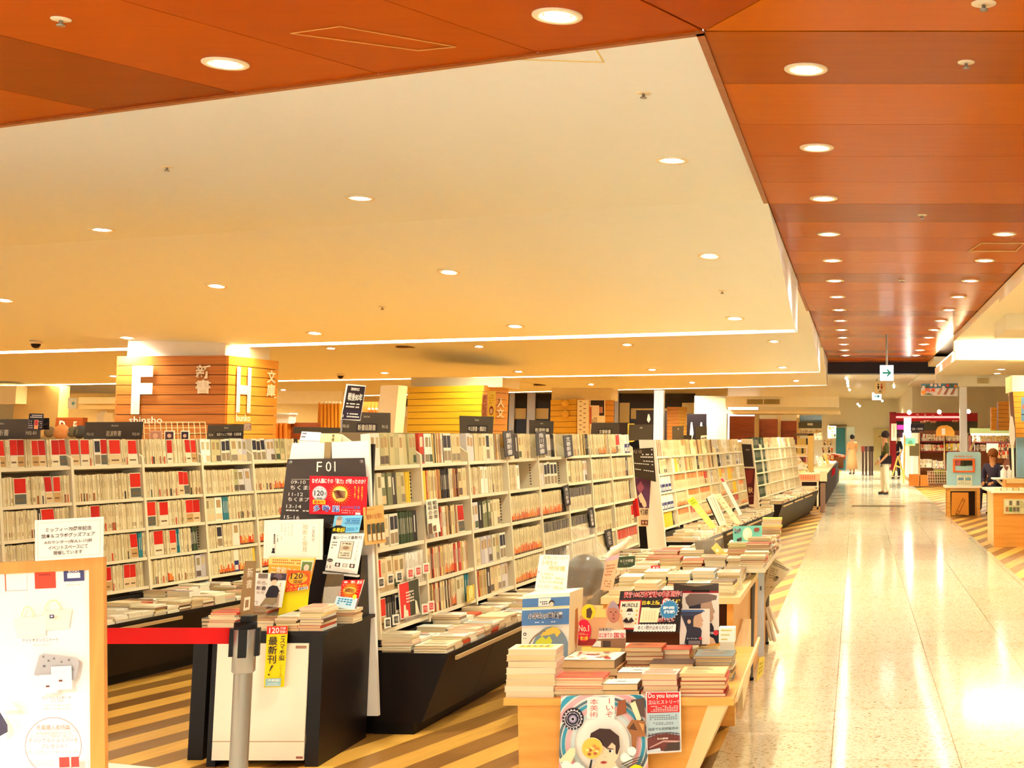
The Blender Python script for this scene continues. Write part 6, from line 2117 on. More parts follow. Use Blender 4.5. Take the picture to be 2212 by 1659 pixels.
# ------------------------------------------------------------------ aisle ends of the far cases
ep = thing('bookcase_end', at_z(1440, 1240, 0), 'white end panel behind the dark hanging plaque with poster', 'bookcase end')
q = [at_y(x, y, 13.6) for x, y in ((1372, 948), (1416, 948), (1438, 1185), (1392, 1185))]
MB().prism([at_y(1380, 950, 13.6), at_y(1415, 950, 13.6), at_y(1439, 1186, 13.6), at_y(1400, 1186, 13.6)], (0, .04, 0), M((244, 232, 206))).build('panel_leaf', ep)
MB().prism([at_y(1356, 958, 13.62), at_y(1380, 950, 13.62), at_y(1402, 1186, 13.62), at_y(1382, 1186, 13.62)], (0, .04, 0), BLACK).build('core_board', ep)
pl = Card(pxq([(1362, 970), (1411, 967), (1417, 1041), (1369, 1030)], 13.45, .04), (58, 46, 36), .01, .2)
pl.text('FU 10', .1, .05, .48, .16, (170, 150, 130)).lines(.4, .16, .96, .32, 2, GRY, .5, 7).lines(.5, .38, .96, .44, 1, GRY, .5, 4).lines(.1, .48, .96, .53, 1, GRY, .6, 9).lines(.1, .68, .96, .73, 1, GRY, .6, 9)
pl.circ(.94, .06, .03, (220, 210, 200))
o = pl.build('aisle_plaque', 'dark hanging plaque lettered FU on the second bookcase end', 'sign')
pp = Card(pxq([(1370, 1031), (1406, 1034), (1400, 1137), (1379, 1137)], 13.5, .03), (226, 196, 150), .006)
pp.poly([(0, 0), (1, .02), (1, .62), (.2, .62)], (92, 50, 80)).poly([(.1, .2), (.4, .06), (.6, .2), (.3, .34)], (150, 76, 96)).poly([(.16, .38), (.4, .3), (.75, .5), (.8, .58), (.6, .62), (.3, .5)], (232, 196, 160)).circ(.34, .55, .1, (60, 34, 40)).text('幻惑', .28, .64, .94, .76, (90, 60, 50), .02).rect(.3, .87, .98, .97, (120, 66, 50)).circ(.5, .92, .08, (220, 170, 130)).circ(.8, .92, .08, (220, 170, 130))
pp.build('aisle_poster', 'purple poster with a pale hand below the FU plaque', 'poster')
rt_ = Card(pxq([(1366, 1079), (1377, 1076), (1381, 1114), (1371, 1117)], 12.9), (206, 30, 26), .02)
rt_.rect(.4, .05, .6, .95, (170, 16, 16))
rt_.build('red_tab', 'bright red upright tab sticking out at the bookcase end', 'tab')
ep = thing('bookcase_end', at_z(1640, 1120, 0), 'white end panel beside the dark autumn poster', 'bookcase end')
MB().prism([at_y(1601, 948, 20.5), at_y(1625, 948, 20.5), at_y(1641, 1098, 20.5), at_y(1618, 1094, 20.5)], (0, .05, 0), M((246, 234, 206))).build('panel_leaf', ep)
pl = Card(pxq([(1602, 959), (1623, 960), (1628, 1008), (1607, 1008)], 20.35, .02), (48, 34, 26), .01, .25)
pl.lines(.3, .2, .8, .3, 1, (150, 130, 110))
pl.build('aisle_plaque', 'dark plaque on the most distant bookcase end', 'sign')
pl = Card(pxq([(1607, 1011), (1631, 1012), (1628, 1089), (1612, 1091)], 20.3, .02), (84, 24, 22), .008)
pl.text('秋', .3, .52, .86, .68, (236, 190, 130), .01).lines(.2, .75, .9, .78, 1, (196, 140, 90)).poly([(.1, .05), (.9, .02), (.7, .4), (.2, .44)], (120, 40, 30))
pl.build('aisle_poster', 'dark red autumn poster below the distant plaque', 'poster')
sq = Card(pxq([(1514, 941), (1528, 940), (1526, 972), (1513, 970)], 17.2), (246, 222, 206), .01)
sq.circ(.3, .25, .2, (70, 40, 40)).circ(.3, .3, .15, (240, 200, 170)).circ(.72, .22, .2, (70, 40, 40)).circ(.72, .28, .15, (240, 200, 170)).rect(.1, .5, .9, .72, (214, 90, 90)).lines(.1, .78, .9, .96, 2, (90, 60, 60))
sq.build('shelf_board_poster', 'small poster with two drawn faces on the top row of the far bookcase', 'poster')

# walnut-brown panels and pillars in the distance, between bulkhead and bookcases
bp_ = MB()
for x0, x1, y0 in ((1576, 1632, 899), (1638, 1681, 905), (1684, 1722, 909)):
    pbox(bp_, x0, y0, x1, 950, 40, .1, WOOD_R)
for x0, x1 in ((1630, 1639), (1680, 1686), (1721, 1727)):
    pbox(bp_, x0, 896, x1, 950, 39.8, .2, M((232, 206, 156)))
struct(bp_, 'wall_panels')
gb_ = MB()
pbox(gb_, 1725, 897, 1775, 912, 39.9, .1, M((110, 120, 124)))
pbox(gb_, 1725, 912, 1775, 925, 39.7, .1, M((92, 90, 84)))
pbox(gb_, 1744, 914, 1756, 919, 39.68, .02, M((236, 230, 214)))
tag(gb_.build('header_board'), 'grey header board above white books near the far corner', 'board')
dv = MB()
pbox(dv, 1500, 855, 1567, 960, 37, .1, M((206, 186, 156)))
pbox(dv, 1552, 860, 1569, 965, 36.8, .1, M((226, 200, 150)))
struct(dv, 'wall_partition')
for i, (x0, x1, y0, y1, c, lab) in enumerate(((1334, 1358, 913, 938, (40, 30, 34), 'black panel low beside the mirrored post'), (1374, 1412, 886, 915, (38, 28, 30), 'black screen panel with a white figure beside the mirrored post'), (1484, 1526, 894, 955, (38, 28, 34), 'black panel with two white figures beyond the far bookcase'), (1410, 1440, 887, 950, (44, 34, 34), 'black panel just behind the mirrored post'))):
    c_ = Card(pxq(rq(x0, y0, x1, 1060), 36 + .1 * i), c, .05)
    if i in (1, 2):
        for u in ((.7,) if i == 1 else (.22, .72)):
            q_ = (y1 - y0) / (1060 - y0)
            c_.poly([(u - .08, .75 * q_), (u - .02, .3 * q_), (u + .05, .3 * q_), (u + .12, .7 * q_), (u + .02, .95 * q_)], (244, 236, 226))
    c_.build('black_screen', lab, 'screen', 'black screens in the distance')
column('wood_column', 'distant narrow slatted column between black panels', ((1441, 1466, 1483), (879, 879, 881), (1441, 1466, 1482), 950), 38, 10, wood('slatF', 0, 0), wood('slatG2', 0, 0))
mp_ = MB()
pbox(mp_, 1413, 843, 1432, 960, 24.0, .16, M((226, 228, 236), .12, .7))
tag(mp_.build('mirror_post'), 'square mirrored post rising behind the far bookcase', 'post')
yp = Card(pxq(rq(1356, 915, 1370, 955), 14.9), (240, 200, 70), .01)
yp.poly([(.1, .4), (.6, .2), (.9, .5), (.5, .8)], (60, 44, 40)).circ(.5, .3, .25, (250, 230, 190))
yp.build('yellow_poster', 'yellow poster with a dark figure beside the plain grey plates', 'poster')
vg = Card(pxq(rq(1612, 862, 1686, 874), 35.9), (250, 240, 214), .01)
for a, b in ((.02, .49), (.52, .98)):
    vg.rect(a, .06, b, .94, (120, 104, 60))
    for k in range(11):
        vg.rect(a + .02 + k * .042, .1, a + .034 + k * .042, .92, (206, 190, 130))
vg.build('air_grille', 'twin slotted air grille on the bright bulkhead above the far bookcases', 'grille')
vg = Card(pxq(rq(2110, 816, 2137, 829), 29.25), (250, 240, 214), .01)
vg.rect(.04, .06, .96, .94, (170, 150, 90))
for k in range(12):
    vg.rect(.07 + k * .075, .1, .1 + k * .075, .92, (236, 222, 170))
vg.build('air_grille', 'single slotted air grille beside the tall white pillar', 'grille')

# ------------------------------------------------------------------ displays along the walkway, far
rk = thing('goods_rack', at_z(1745, 1020, 0), 'pale wooden goods rack with rows of small packets beyond the last bookcase', 'rack')
Yr = 30.0
for i, (v0, v1) in enumerate(((945, 961), (966, 980), (985, 999))):
    m_ = MB()
    pbox(m_, 1716, v1, 1746, v1 + 4, Yr, .3, M((236, 206, 140)))
    m_.build('shelf', rk)
m_ = MB()
pbox(m_, 1745, 938, 1757, 1030, Yr, .3, M((228, 196, 120)))
m_.build('side_board', rk)
m_ = MB()
pbox(m_, 1716, 936, 1757, 941, Yr, .3, M((110, 90, 70)))
m_.build('top_board', rk)
for i, (v0, v1) in enumerate(((945, 961), (966, 980), (985, 999))):
    for k in range(6):
        m_ = MB()
        x = 1717 + k * 4.8
        pbox(m_, x, v0 + 2, x + 4.4, v1 - .3, Yr + .02, .05, M(R.choice([(90, 50, 50), (226, 180, 160), (60, 60, 50), (200, 170, 90), (240, 220, 200), (150, 60, 60)])))
        tag(m_.build('goods_packet'), 'small packet, %s on the %s shelf of the goods rack' % (nth(k), ('upper', 'middle', 'lower')[i]), 'packet', 'packets on the goods rack')
far_row(1727, 1773, 927, 941, 39, 'WWTWC')
far_row(1757, 1776, 934, 950, 31, 'MWTO')
far_row(1776, 1800, 948, 962, 36, 'MTPW')
far_row(1776, 1800, 966, 978, 36, 'MTRW')
far_row(1776, 1800, 982, 996, 36, 'MTRO')
tb = thing('draped_table', at_z(1800, 1040, 0), 'long table with black cloth along the far walkway edge', 'table')
x_ = at_z(1787, 1082, 0)
x2_ = at_z(1815, 1032, 0)
MB().hexa([V((x_.x - .5, 29.5, 0)), V((x_.x, 29.5, 0)), V((x2_.x, 46, 0)), V((x2_.x - .5, 46, 0))], [V((x_.x - .5, 29.5, .68)), V((x_.x + .02, 29.5, .68)), V((x2_.x + .02, 46, .68)), V((x2_.x - .5, 46, .68))], M((40, 28, 24), .8)).build('black_cloth', tb)
MB().box(x_.x - .5, x_.x + .04, 29.45, 46, .68, .71, M((240, 224, 180))).build('table_top', tb)
for i, (q, c, lab) in enumerate((
        ([(1721, 990), (1727, 988), (1752, 1024), (1744, 1026)], (250, 238, 206), 'long cream board leaning beside the pale goods rack'),
        ([(1742, 1008), (1750, 1004), (1760, 1020), (1752, 1023)], (110, 84, 50), 'dark book leaning on the far table'),
        ([(1762, 985), (1766, 984), (1775, 1006), (1768, 1008)], (250, 246, 232), 'white card leaning on the far table, nearest of three'),
        ([(1770, 988), (1774, 986), (1786, 1006), (1778, 1008)], (246, 232, 190), 'cream card leaning on the far table, in the middle of three'),
        ([(1778, 982), (1784, 980), (1792, 1000), (1786, 1003)], (226, 190, 110), 'tan card leaning on the far table, furthest of three'))):
    c_ = Card(pxq(q, 29.8 + .6 * i, .2), c, .03)
    c_.lines(.2, .1, .8, .9, 3, (190, 160, 110), .3, 3)
    c_.build('leaning_card', lab, 'card')
rc_ = Card(pxq([(1798, 1010), (1805, 1012), (1803, 1024), (1796, 1030)], 35), (200, 20, 36), .02)
rc_.build('red_cloth', 'small bright red cloth hanging from the far draped table', 'cloth')
hd2 = MB()
for k in range(6):
    a = at_y(1800 + k * 4, 985 + k * .6, 44 + .2 * k)
    hd2.ball(a, .09 + .01 * (k % 2), M((170, 60, 30)), 8)
pbox(hd2, 1799, 987, 1822, 1012, 44, .4, M((150, 90, 50)))
tag(hd2.build('produce_stall'), 'small brown stall with reddish goods at the far end of the tables', 'stall')
# white wheeled cart
wc_ = thing('wire_cart', at_z(1768, 1095, 0), 'white wire cart on castors with red-striped goods beside the far ledge', 'cart')
WC_ = M((250, 240, 220), .35)
c0, c1 = at_z(1765, 1101, 0), at_z(1772, 1098, 0)
yc_ = c0.y
f = [at_y(x, y, yc_) for x, y in ((1729, 1040), (1766, 1040), (1766, 1099), (1729, 1099))]
for dy in (0, .35):
    for k in (0, 1):
        m_ = MB()
        p_ = f[k] + V((0, dy, 0))
        m_.tube(p_, V((p_.x, p_.y, .05)), .014, WC_, 8)
        m_.build('leg', wc_)
        MB().lathe([(.03, -.012), (.03, .012)], Matrix.Translation(V((p_.x, p_.y, .032))) @ Matrix.Rotation(math.pi / 2, 4, 'Y'), BLACK, 14).build('castor', wc_)
m_ = MB()
for z in (1040, 1052):
    a, b = at_y(1729, z, yc_), at_y(1768, z, yc_)
    m_.tube(a, b, .009, WC_, 8)
    m_.tube(a + V((0, .35, 0)), b + V((0, .35, 0)), .009, WC_, 8)
    m_.tube(b, b + V((0, .35, 0)), .009, WC_, 8)
m_.build('rail', wc_)
m_ = MB()
a, b = at_y(1726, 1024, yc_), at_y(1770, 1038, yc_)
m_.box(a.x, b.x, yc_ - .02, yc_ + .36, b.z, a.z, M((246, 190, 150)))
for k in range(9):
    m_.box(a.x + .01 + k * .038, a.x + .026 + k * .038, yc_ - .024, yc_ - .02, b.z + .02, a.z - .02, M((222, 84, 50)))
m_.build('basket', wc_)
m_ = MB()
a, b = at_y(1771, 1018, 27), at_y(1786, 1040, 27)
m_.box(a.x, b.x, 27, 27.3, b.z, a.z, M((244, 230, 190)))
a, b = at_y(1772, 1044, 27), at_y(1782, 1086, 27)
m_.box(a.x, b.x, 27, 27.3, 0, a.z, M((150, 118, 100)))
tag(m_.build('side_stand'), 'narrow brown stand with a cream box on top just behind the white cart', 'stand')

# ------------------------------------------------------------------ far end of the walkway
d1 = MB()
pbox(d1, 1806, 924, 1826, 1016, 61.9, .08, M((52, 118, 136), .4))
pbox(d1, 1791, 917, 1829, 921, 61.85, .1, M((110, 96, 76)))
d1o = struct(d1, 'door_1')
d2 = MB()
pbox(d2, 1887, 926, 1923, 1018, 61.9, .08, M((214, 196, 140), .5))
d2o = struct(d2, 'door_2')
hm = MB()
pbox(hm, 1898, 942, 1901, 944, 61.85, .05, M((120, 96, 60)))
hm.build('door_handle', d2o)
c_ = Card(pxq(rq(1788, 920, 1806, 946), 58), (250, 240, 220), .02)
c_.rect(.1, .08, .45, .3, (150, 120, 60)).rect(.5, .1, .8, .25, (190, 160, 90)).circ(.55, .48, .12, (196, 150, 80)).rect(.4, .7, .7, .9, (200, 160, 110)).rect(.75, .68, .95, .9, (70, 60, 50))
c_.build('wall_poster', 'white poster with small brown pictures beside the blue door', 'poster')
gp2 = MB()
pbox(gp2, 1829, 922, 1846, 1018, 56, .03, M((206, 226, 214), .05, alpha=.4))
tag(gp2.build('glass_screen'), 'upright glass panel between the blue door and the pale wall', 'screen')
for i, x in enumerate((1864, 1871, 1879, 1884)):
    p = at_z(x, 1027, 0)
    t = thing('rope_post', (p.x, p.y, 0), '%s dark slim post in the group standing in the far walkway' % nth(i), 'post', 'slim posts in the walkway')
    MB().tube((p.x, p.y, .02), (p.x, p.y, 1.0), .04, M((66, 40, 30), .4), 10).build('post_tube', t)
    MB().lathe([(.062, 0), (.06, .02), (.04, .03)], Matrix.Translation(p), M((60, 44, 30)), 18).build('base', t)
    MB().box(p.x - .06, p.x + .06, p.y - .05, p.y + .05, .92, 1.12, M((110, 40, 30) if i == 0 else (60, 40, 36))).build('head', t)

# hanging signs
for i, (x0, y0, x1, y1, Y_, px, py, kind) in enumerate(((1901, 789, 1930, 822, 23.2, 1916, 722, 'a'), (1889, 824, 1913, 851, 36, 1901, 770, 'w'), (1884, 848, 1904, 864, 40, 1890, 790, 'a'))):
    t = thing('hanging_sign', at_y((x0 + x1) / 2, y1, Y_), ('lit white sign with a turquoise arrow hanging nearest over the walkway', 'pale restroom sign with two figures hanging behind the arrow sign', 'small lit arrow sign hanging deepest in the walkway')[i], 'sign', 'hanging signs')
    c_ = Card(pxq(rq(x0, y0, x1, y1), Y_), M((236, 244, 244), emit=.9) if kind == 'a' else M((246, 232, 196)), .08)
    if kind == 'a':
        c_.poly([(.18, .44), (.6, .44), (.46, .26), (.58, .26), (.86, .5), (.58, .74), (.46, .74), (.6, .56), (.18, .56)], (60, 196, 196))
    else:
        for u, cc in ((.34, (40, 30, 30)), (.64, (170, 50, 50))):
            c_.circ(u, .24, .07, cc).poly([(u - .1, .36), (u + .1, .36), (u + .04, .62), (u - .04, .62)], cc)
        c_.circ(.5, .84, .12, (60, 44, 36)).circ(.5, .86, .08, (240, 220, 180))
    c_.build('sign_face', parent=t)
    a = at_y((x0 + x1) / 2, y0, Y_)
    MB().tube(a + V((0, .04, 0)), V((a.x, a.y + .04, ZC if Y_ < 32 else 3.2)), .016, METAL, 8).build('rod', t)
bn = Card(pxq([(1990, 829), (2069, 828), (2069, 856), (1990, 854)], 29.0), (246, 240, 236), .02)
bn.rect(0, 0, 1, .38, (84, 130, 160))
for k in range(9):
    bn.circ(.06 + .11 * k, R.uniform(.1, .35), .04, R.choice([(240, 150, 60), (246, 230, 220), (206, 70, 60), (70, 90, 60)]))
for k in range(3):
    bn.poly([(.42 + .18 * k, .9), (.54 + .18 * k, .3), (.58 + .18 * k, .4), (.5 + .18 * k, .9)], R.choice([(206, 150, 120), (70, 90, 110), (150, 100, 80)]))
bn.text('絵本', .1, .34, .4, .72, (226, 90, 50), .03).circ(.06, .75, .06, (236, 150, 60)).poly([(.05, .95), (.2, .8), (.34, .95)], (90, 110, 80))
bn.build('art_banner', 'colourful hanging banner with figures over the shop on the far side', 'banner')
o = bpy.data.objects['art_banner']
pr_ = MB()
pbox(pr_, 2073, 811, 2090, 1012, 29.7, .17, M((238, 238, 240), .2, .15))
tag(pr_.build('square_pillar'), 'tall square white pillar behind the pale blue booth', 'pillar')
# small far ceiling lamps
for i, q in enumerate(((1828, 817), (1831, 823), (1831, 828), (1832, 834), (1835, 842), (1944, 815), (1940, 820), (1931, 836), (1906, 866), (1853, 873), (1857, 877))):
    p = at_y(q[0], q[1], 34 + i * 1.6)
    o = MB().ball(p, .035, M((255, 240, 205), emit=14), 8).build('far_lamp')
    tag(o, '%s small bright lamp beyond the dark beam' % nth(i), 'lamp', 'lamps beyond the dark beam')

# ------------------------------------------------------------------ comics shop on the far side
RED = M((150, 30, 36), .5)
cm = thing('comic_shelf', at_y(2010, 1050, 42) * 1, 'red-backed comic shelves with rows of pale spines behind the blue booth', 'shelf')
m_ = MB()
pbox(m_, 1924, 892, 2112, 910, 42.6, .2, RED)
m_.build('red_fascia', cm)
m_ = MB()
pbox(m_, 1930, 899, 2075, 903, 42.4, .1, M((250, 120, 110), emit=1.2))
m_.build('light_strip', cm)
m_ = MB()
pbox(m_, 1922, 890, 1936, 1015, 42.2, .5, RED)
m_.build('side_wall', cm)
m_ = MB()
pbox(m_, 1986, 930, 2075, 1050, 41.4, .1, M((150, 96, 70)))
m_.build('back_board', cm)
for v in (953, 974):
    m_ = MB()
    pbox(m_, 1986, v, 2075, v + 3, 41, .4, M((120, 30, 34)))
    m_.build('shelf_board', cm)
for x in (1986, 2040):
    m_ = MB()
    pbox(m_, x - 1.5, 935, x + 1.5, 1030, 40.95, .4, M((240, 200, 140)))
    m_.build('upright', cm)
m_ = MB()
pbox(m_, 1935, 905, 2112, 935, 42.9, .1, M((84, 84, 66)))
m_.build('mural_panel', cm)
for i, ch in enumerate('コミック'):
    x = 1978 + i * 17
    c_ = Card(pxq(rq(x, 893, x + 7, 902), 42.35), (1, 1, 1), .001)
    c_.mb = MB()
    c_.text(ch, 0, 0, 1, 1, (255, 226, 210), .02)
    c_.build('letter', parent=cm)
far_row(1989, 2038, 937, 952.6, 41.05, 'WTORMW')
far_row(2043, 2072, 940, 952.6, 41.05, 'WTCW')
far_row(1989, 2038, 959, 973.6, 41.05, 'RTWROM')
far_row(2043, 2072, 957, 973.6, 41.05, 'OTYW')
far_row(1988, 2012, 990, 1010, 40.9, 'WTW')
far_row(2014, 2040, 994, 1012, 40.9, 'WOTP')
far_row(2100, 2118, 941, 954, 38, 'TOMT')
far_row(2120, 2180, 941, 954, 37, 'MTPT')
far_row(2105, 2130, 960, 974, 37, 'MTPK')
far_row(2150, 2180, 958, 972, 36, 'MRMT')
far_row(2156, 2178, 973, 990, 36, 'RMRO')
for i, (q, c, Y_, lab) in enumerate((
        (rq(1967, 916, 1996, 931), (38, 34, 50), 40.5, 'black board lettered for discs on the comics shop wall'),
        (rq(1953, 903, 1968, 945), (252, 252, 255), 40.6, 'bright white lit column in the comics shop'),
        (rq(1925, 915, 1937, 952), (250, 240, 214), 40, 'white tall banner at the comics shop edge'),
        (rq(1938, 918, 1952, 928), (226, 60, 150), 40.2, 'pink lit screen at the comics shop edge'),
        (rq(1940, 932, 1950, 945), (70, 40, 60), 40.1, 'dark poster below the pink screen'),
        (rq(1956, 947, 1977, 963), (120, 190, 180), 38, 'teal picture framed on an easel in the comics shop'))):
    c_ = Card(pxq(q, Y_), M(c, emit=2.0) if i == 1 else M(c, emit=.6) if i == 3 else M(c), .03)
    if i == 0:
        c_.text('CD・DVD', .08, .55, .92, .85, (240, 236, 236), .02)
    if i == 5:
        c_.circ(.5, .6, .25, (90, 150, 120)).rect(0, .8, 1, 1, (206, 190, 120))
    if i == 2:
        c_.lines(.4, .2, .6, .8, 1, (214, 120, 70), .6, 6, True)
    c_.build('shop_picture', lab, 'picture')
# mascot-like board becomes a plain round-topped board
mc_ = Card(pxq(rq(2022, 918, 2062, 942), 40.4), (240, 170, 70), .03)
mc_.mb = MB()
mc_.mb.prism([mc_.at(u, v) for u, v in ((0, 1), (0, .5), (.1, .2), (.3, .05), (.6, .02), (.85, .2), (1, .6), (1, 1))], (0, .03, 0), M((240, 170, 70)))
mc_.rect(.3, .3, .5, .9, (250, 240, 226))
mc_.build('round_top_board', 'orange round-topped board on the comics shelves', 'board')
for i, (x, y) in enumerate(((1988, 910), (2010, 910), (2057, 908), (1996, 908))):
    bf = MB()
    for k in range(4):
        a = at_y(x + k * 3.2, y, 41)
        bf.prism([a, a + V((.04, 0, 0)), a + V((.02, 0, -.07))], (0, .005, 0), M((236, 140, 80) if k % 2 else (246, 210, 170)))
    bf.path([at_y(x - 1, y, 41), at_y(x + 13, y, 41)], .004, WHITE, 5)
    tag(bf.build('bunting'), '%s string of orange pennants hung across the comics shop' % nth(i), 'bunting', 'pennant strings')
for i, q in enumerate(((1964, 891), (2029, 890), (2092, 889))):
    tt = thing('track_spotlight', at_y(q[0], q[1], 39), '%s bright track spotlight above the comics shop front' % nth(i), 'light', 'track spotlights')
    p = at_y(q[0], q[1], 39)
    MB().tube(p + V((0, .06, .03)), p, .05, TRIM, 12).build('housing', tt)
    MB().ball(p, .06, M((255, 244, 220), emit=25), 10).build('lamp', tt)
for i, (x0, x1, y0, y1, Y_) in enumerate(((1964, 1986, 1025, 1050, 40.3), (1988, 2006, 1027, 1050, 40.2))):
    cb = MB()
    pbox(cb, x0, y0, x1, y1, Y_, .5, M((190, 112, 40)))
    for k in range(4):
        pbox(cb, x0 + (x1 - x0) * k / 4 - .3, y0 + 1, x0 + (x1 - x0) * k / 4 + .3, y1, Y_ - .005, .01, M((140, 76, 26)))
    tag(cb.build('low_cabinet'), ('tall-grained brown cabinet at the walkway edge of the comics shop', 'second brown cabinet below the comic shelves')[i], 'cabinet')
es = thing('wooden_easel', at_y(1950, 1040, 40), 'pale wooden easel stand beside the comics shop entrance', 'easel')
for a, b in (((1940, 985), (1928, 1026)), ((1940, 985), (1952, 1026)), ((1954, 940), (1952, 1044)), ((1934, 1006), (1946, 1010))):
    MB().tube(at_y(*a, 40), at_y(*b, 40), .025, M((230, 180, 90)), 8).build('leg', es)
dr = MB()
pbox(dr, 1965, 958, 1986, 985, 39.4, .2, M((84, 70, 40)))
tag(dr.build('folded_garment'), 'dark olive garment hanging beside the teal picture', 'garment')
wbk = thing('wire_basket', at_y(2024, 1040, 31), 'white wire basket heaped with green and grey goods beside the booth', 'basket')
mb = MB()
for k in range(9):
    x = 2004 + k * 5
    mb.tube(at_y(x, 1018, 31), at_y(x + 1, 1044, 31), .008, M((244, 226, 196)), 6)
for k in range(5):
    mb.tube(at_y(2003, 1018 + k * 6.4, 31), at_y(2046, 1018 + k * 6.4, 31), .008, M((244, 226, 196)), 6)
mb.build('wire_grid', wbk)
for i, (x0, y0, x1, y1, c) in enumerate(((2018, 1015, 2042, 1022, (150, 160, 50)), (2022, 1022, 2044, 1046, (110, 96, 70)), (2006, 1022, 2020, 1034, (190, 110, 90)))):
    g_ = MB()
    pbox(g_, x0, y0, x1, y1, 31.1, .3, M(c))
    tag(g_.build('folded_goods'), ('green folded goods on the wire basket', 'dark grey goods hanging in the wire basket', 'reddish goods inside the wire basket')[i], 'goods')

# blue booth on its table
bt = thing('booth_table', at_z(2082, 1110, 0), 'low table with white top and wooden legs under the pale blue booth', 'table')
yb_ = 25.6
a, b = at_y(2041, 1049, yb_), at_y(2121, 1054, yb_)
MB().box(a.x, b.x, yb_ - .02, yb_ + .5, b.z, a.z, M((250, 242, 220), .3)).build('table_top', bt)
for x0, x1 in ((2046, 2053), (2110, 2117)):
    m_ = MB()
    p, q = at_y(x0, 1054, yb_), at_y(x1, 1054, yb_)
    m_.box(p.x, q.x, yb_, yb_ + .06, 0, p.z, WT)
    m_.build('leg', bt)
    m_ = MB()
    m_.box(p.x, q.x, yb_ + .42, yb_ + .48, 0, p.z, WT)
    m_.build('leg', bt)
m_ = MB()
pbox(m_, 2046, 1054, 2117, 1061, yb_ + .01, .03, M((226, 180, 110)))
m_.build('apron', bt)
m_ = MB()
p, q = at_y(2053, 1061, yb_ + .4), at_y(2110, 1061, yb_ + .4)
m_.box(p.x, q.x, yb_ + .45, yb_ + .47, 0, p.z, M((60, 40, 30)))
m_.build('back_board', bt)
st = Card(pxq([(2056, 1064), (2092, 1064), (2093, 1113), (2055, 1113)], yb_ - .1), (216, 140, 50), .03)
for a_, b_ in (((.3, .82), (.66, .26)), ((.44, .9), (.8, .34)), ((.66, .26), (.8, .34)), ((.3, .82), (.24, .96)), ((.44, .9), (.24, .96)), ((.6, .34), (.76, .42)), ((.33, .78), (.47, .86))):
    dx, dy = b_[0] - a_[0], b_[1] - a_[1]
    l_ = math.hypot(dx, dy)
    nx, ny = -dy / l_ * .012, dx / l_ * .012
    st.poly([(a_[0] + nx, a_[1] + ny), (b_[0] + nx, b_[1] + ny), (b_[0] - nx, b_[1] - ny), (a_[0] - nx, a_[1] - ny)], (110, 60, 20))
st.rect(.22, .975, .8, 1, (60, 36, 20))
st.build('pencil_stool', 'orange wooden stool side with a pencil drawing under the booth table', 'stool')
bo = thing('photo_booth', at_y(2081, 1050, yb_), 'pale blue booth with rounded top and an orange-framed opening on a table', 'booth')
q = pxq([(2045, 976), (2119, 976), (2119, 1050), (2045, 1050)], yb_ + .1)
bf = Card(q, (150, 200, 214), .03, .4)
bf.mb = MB()
sh_ = [(.0, .94), (.0, .06), (.02, .02), (.06, .0), (.94, .0), (.98, .02), (1, .06), (1, .94)]
ho = [(.25, .24), (.25, .42), (.72, .42), (.72, .24)]
BL_ = M((166, 208, 218), .4)
for part in ([(0, .24), (0, .06), (.02, .02), (.06, 0), (.94, 0), (.98, .02), (1, .06), (1, .24)], [(0, 1), (0, .42), (1, .42), (1, 1)], [(0, .42), (0, .24), (.22, .24), (.22, .42)], [(.78, .42), (.78, .24), (1, .24), (1, .42)]):
    bf.mb.prism([bf.at(u, v) for u, v in part], (0, .03, 0), BL_)
bf.text('HUMAN PLAY', .22, .11, .78, .155, (226, 120, 60), .03).lines(.32, .06, .68, .08, 1, (206, 190, 110), .5, 8)
bf.build('front_board', parent=bo)
fr_ = Card([bf.at(u, v, .02) for u, v in ((.18, .2), (.82, .2), (.82, .6), (.18, .6))], (240, 120, 60), .02)
fr_.mb = MB()
OM = M((240, 116, 56), .4)
for part in ([(0, 0), (1, 0), (1, .12), (0, .12)], [(0, .88), (1, .88), (1, 1), (0, 1)], [(0, .12), (.1, .12), (.1, .88), (0, .88)], [(.9, .12), (1, .12), (1, .88), (.9, .88)]):
    fr_.mb.prism([fr_.at(u, v) for u, v in part], (0, .02, 0), OM)
fr_.build('opening_frame', parent=bo)
ins_ = Card([bf.at(u, v, -.06) for u, v in ((.2, .22), (.8, .22), (.8, .58), (.2, .58))], (90, 80, 56), .01)
ins_.rect(0, .5, 1, 1, (214, 190, 150)).circ(.5, .8, .22, (90, 100, 60)).rect(.1, .1, .35, .5, (226, 120, 130)).rect(.5, .1, .9, .5, (60, 66, 56))
ins_.build('inner_display', parent=bo)
fl_ = Card([bf.at(u, v, .01) for u, v in ((.3, .68), (.74, .68), (.74, .98), (.3, .98))], (240, 236, 206), .003)
fl_.lines(.1, .05, .9, .14, 1, (90, 120, 130)).rect(.08, .22, .44, .5, (110, 150, 180)).rect(.54, .22, .92, .5, (130, 170, 180)).lines(.08, .6, .92, .92, 3, (150, 160, 140), .4, 6)
fl_.build('notice', parent=bo)

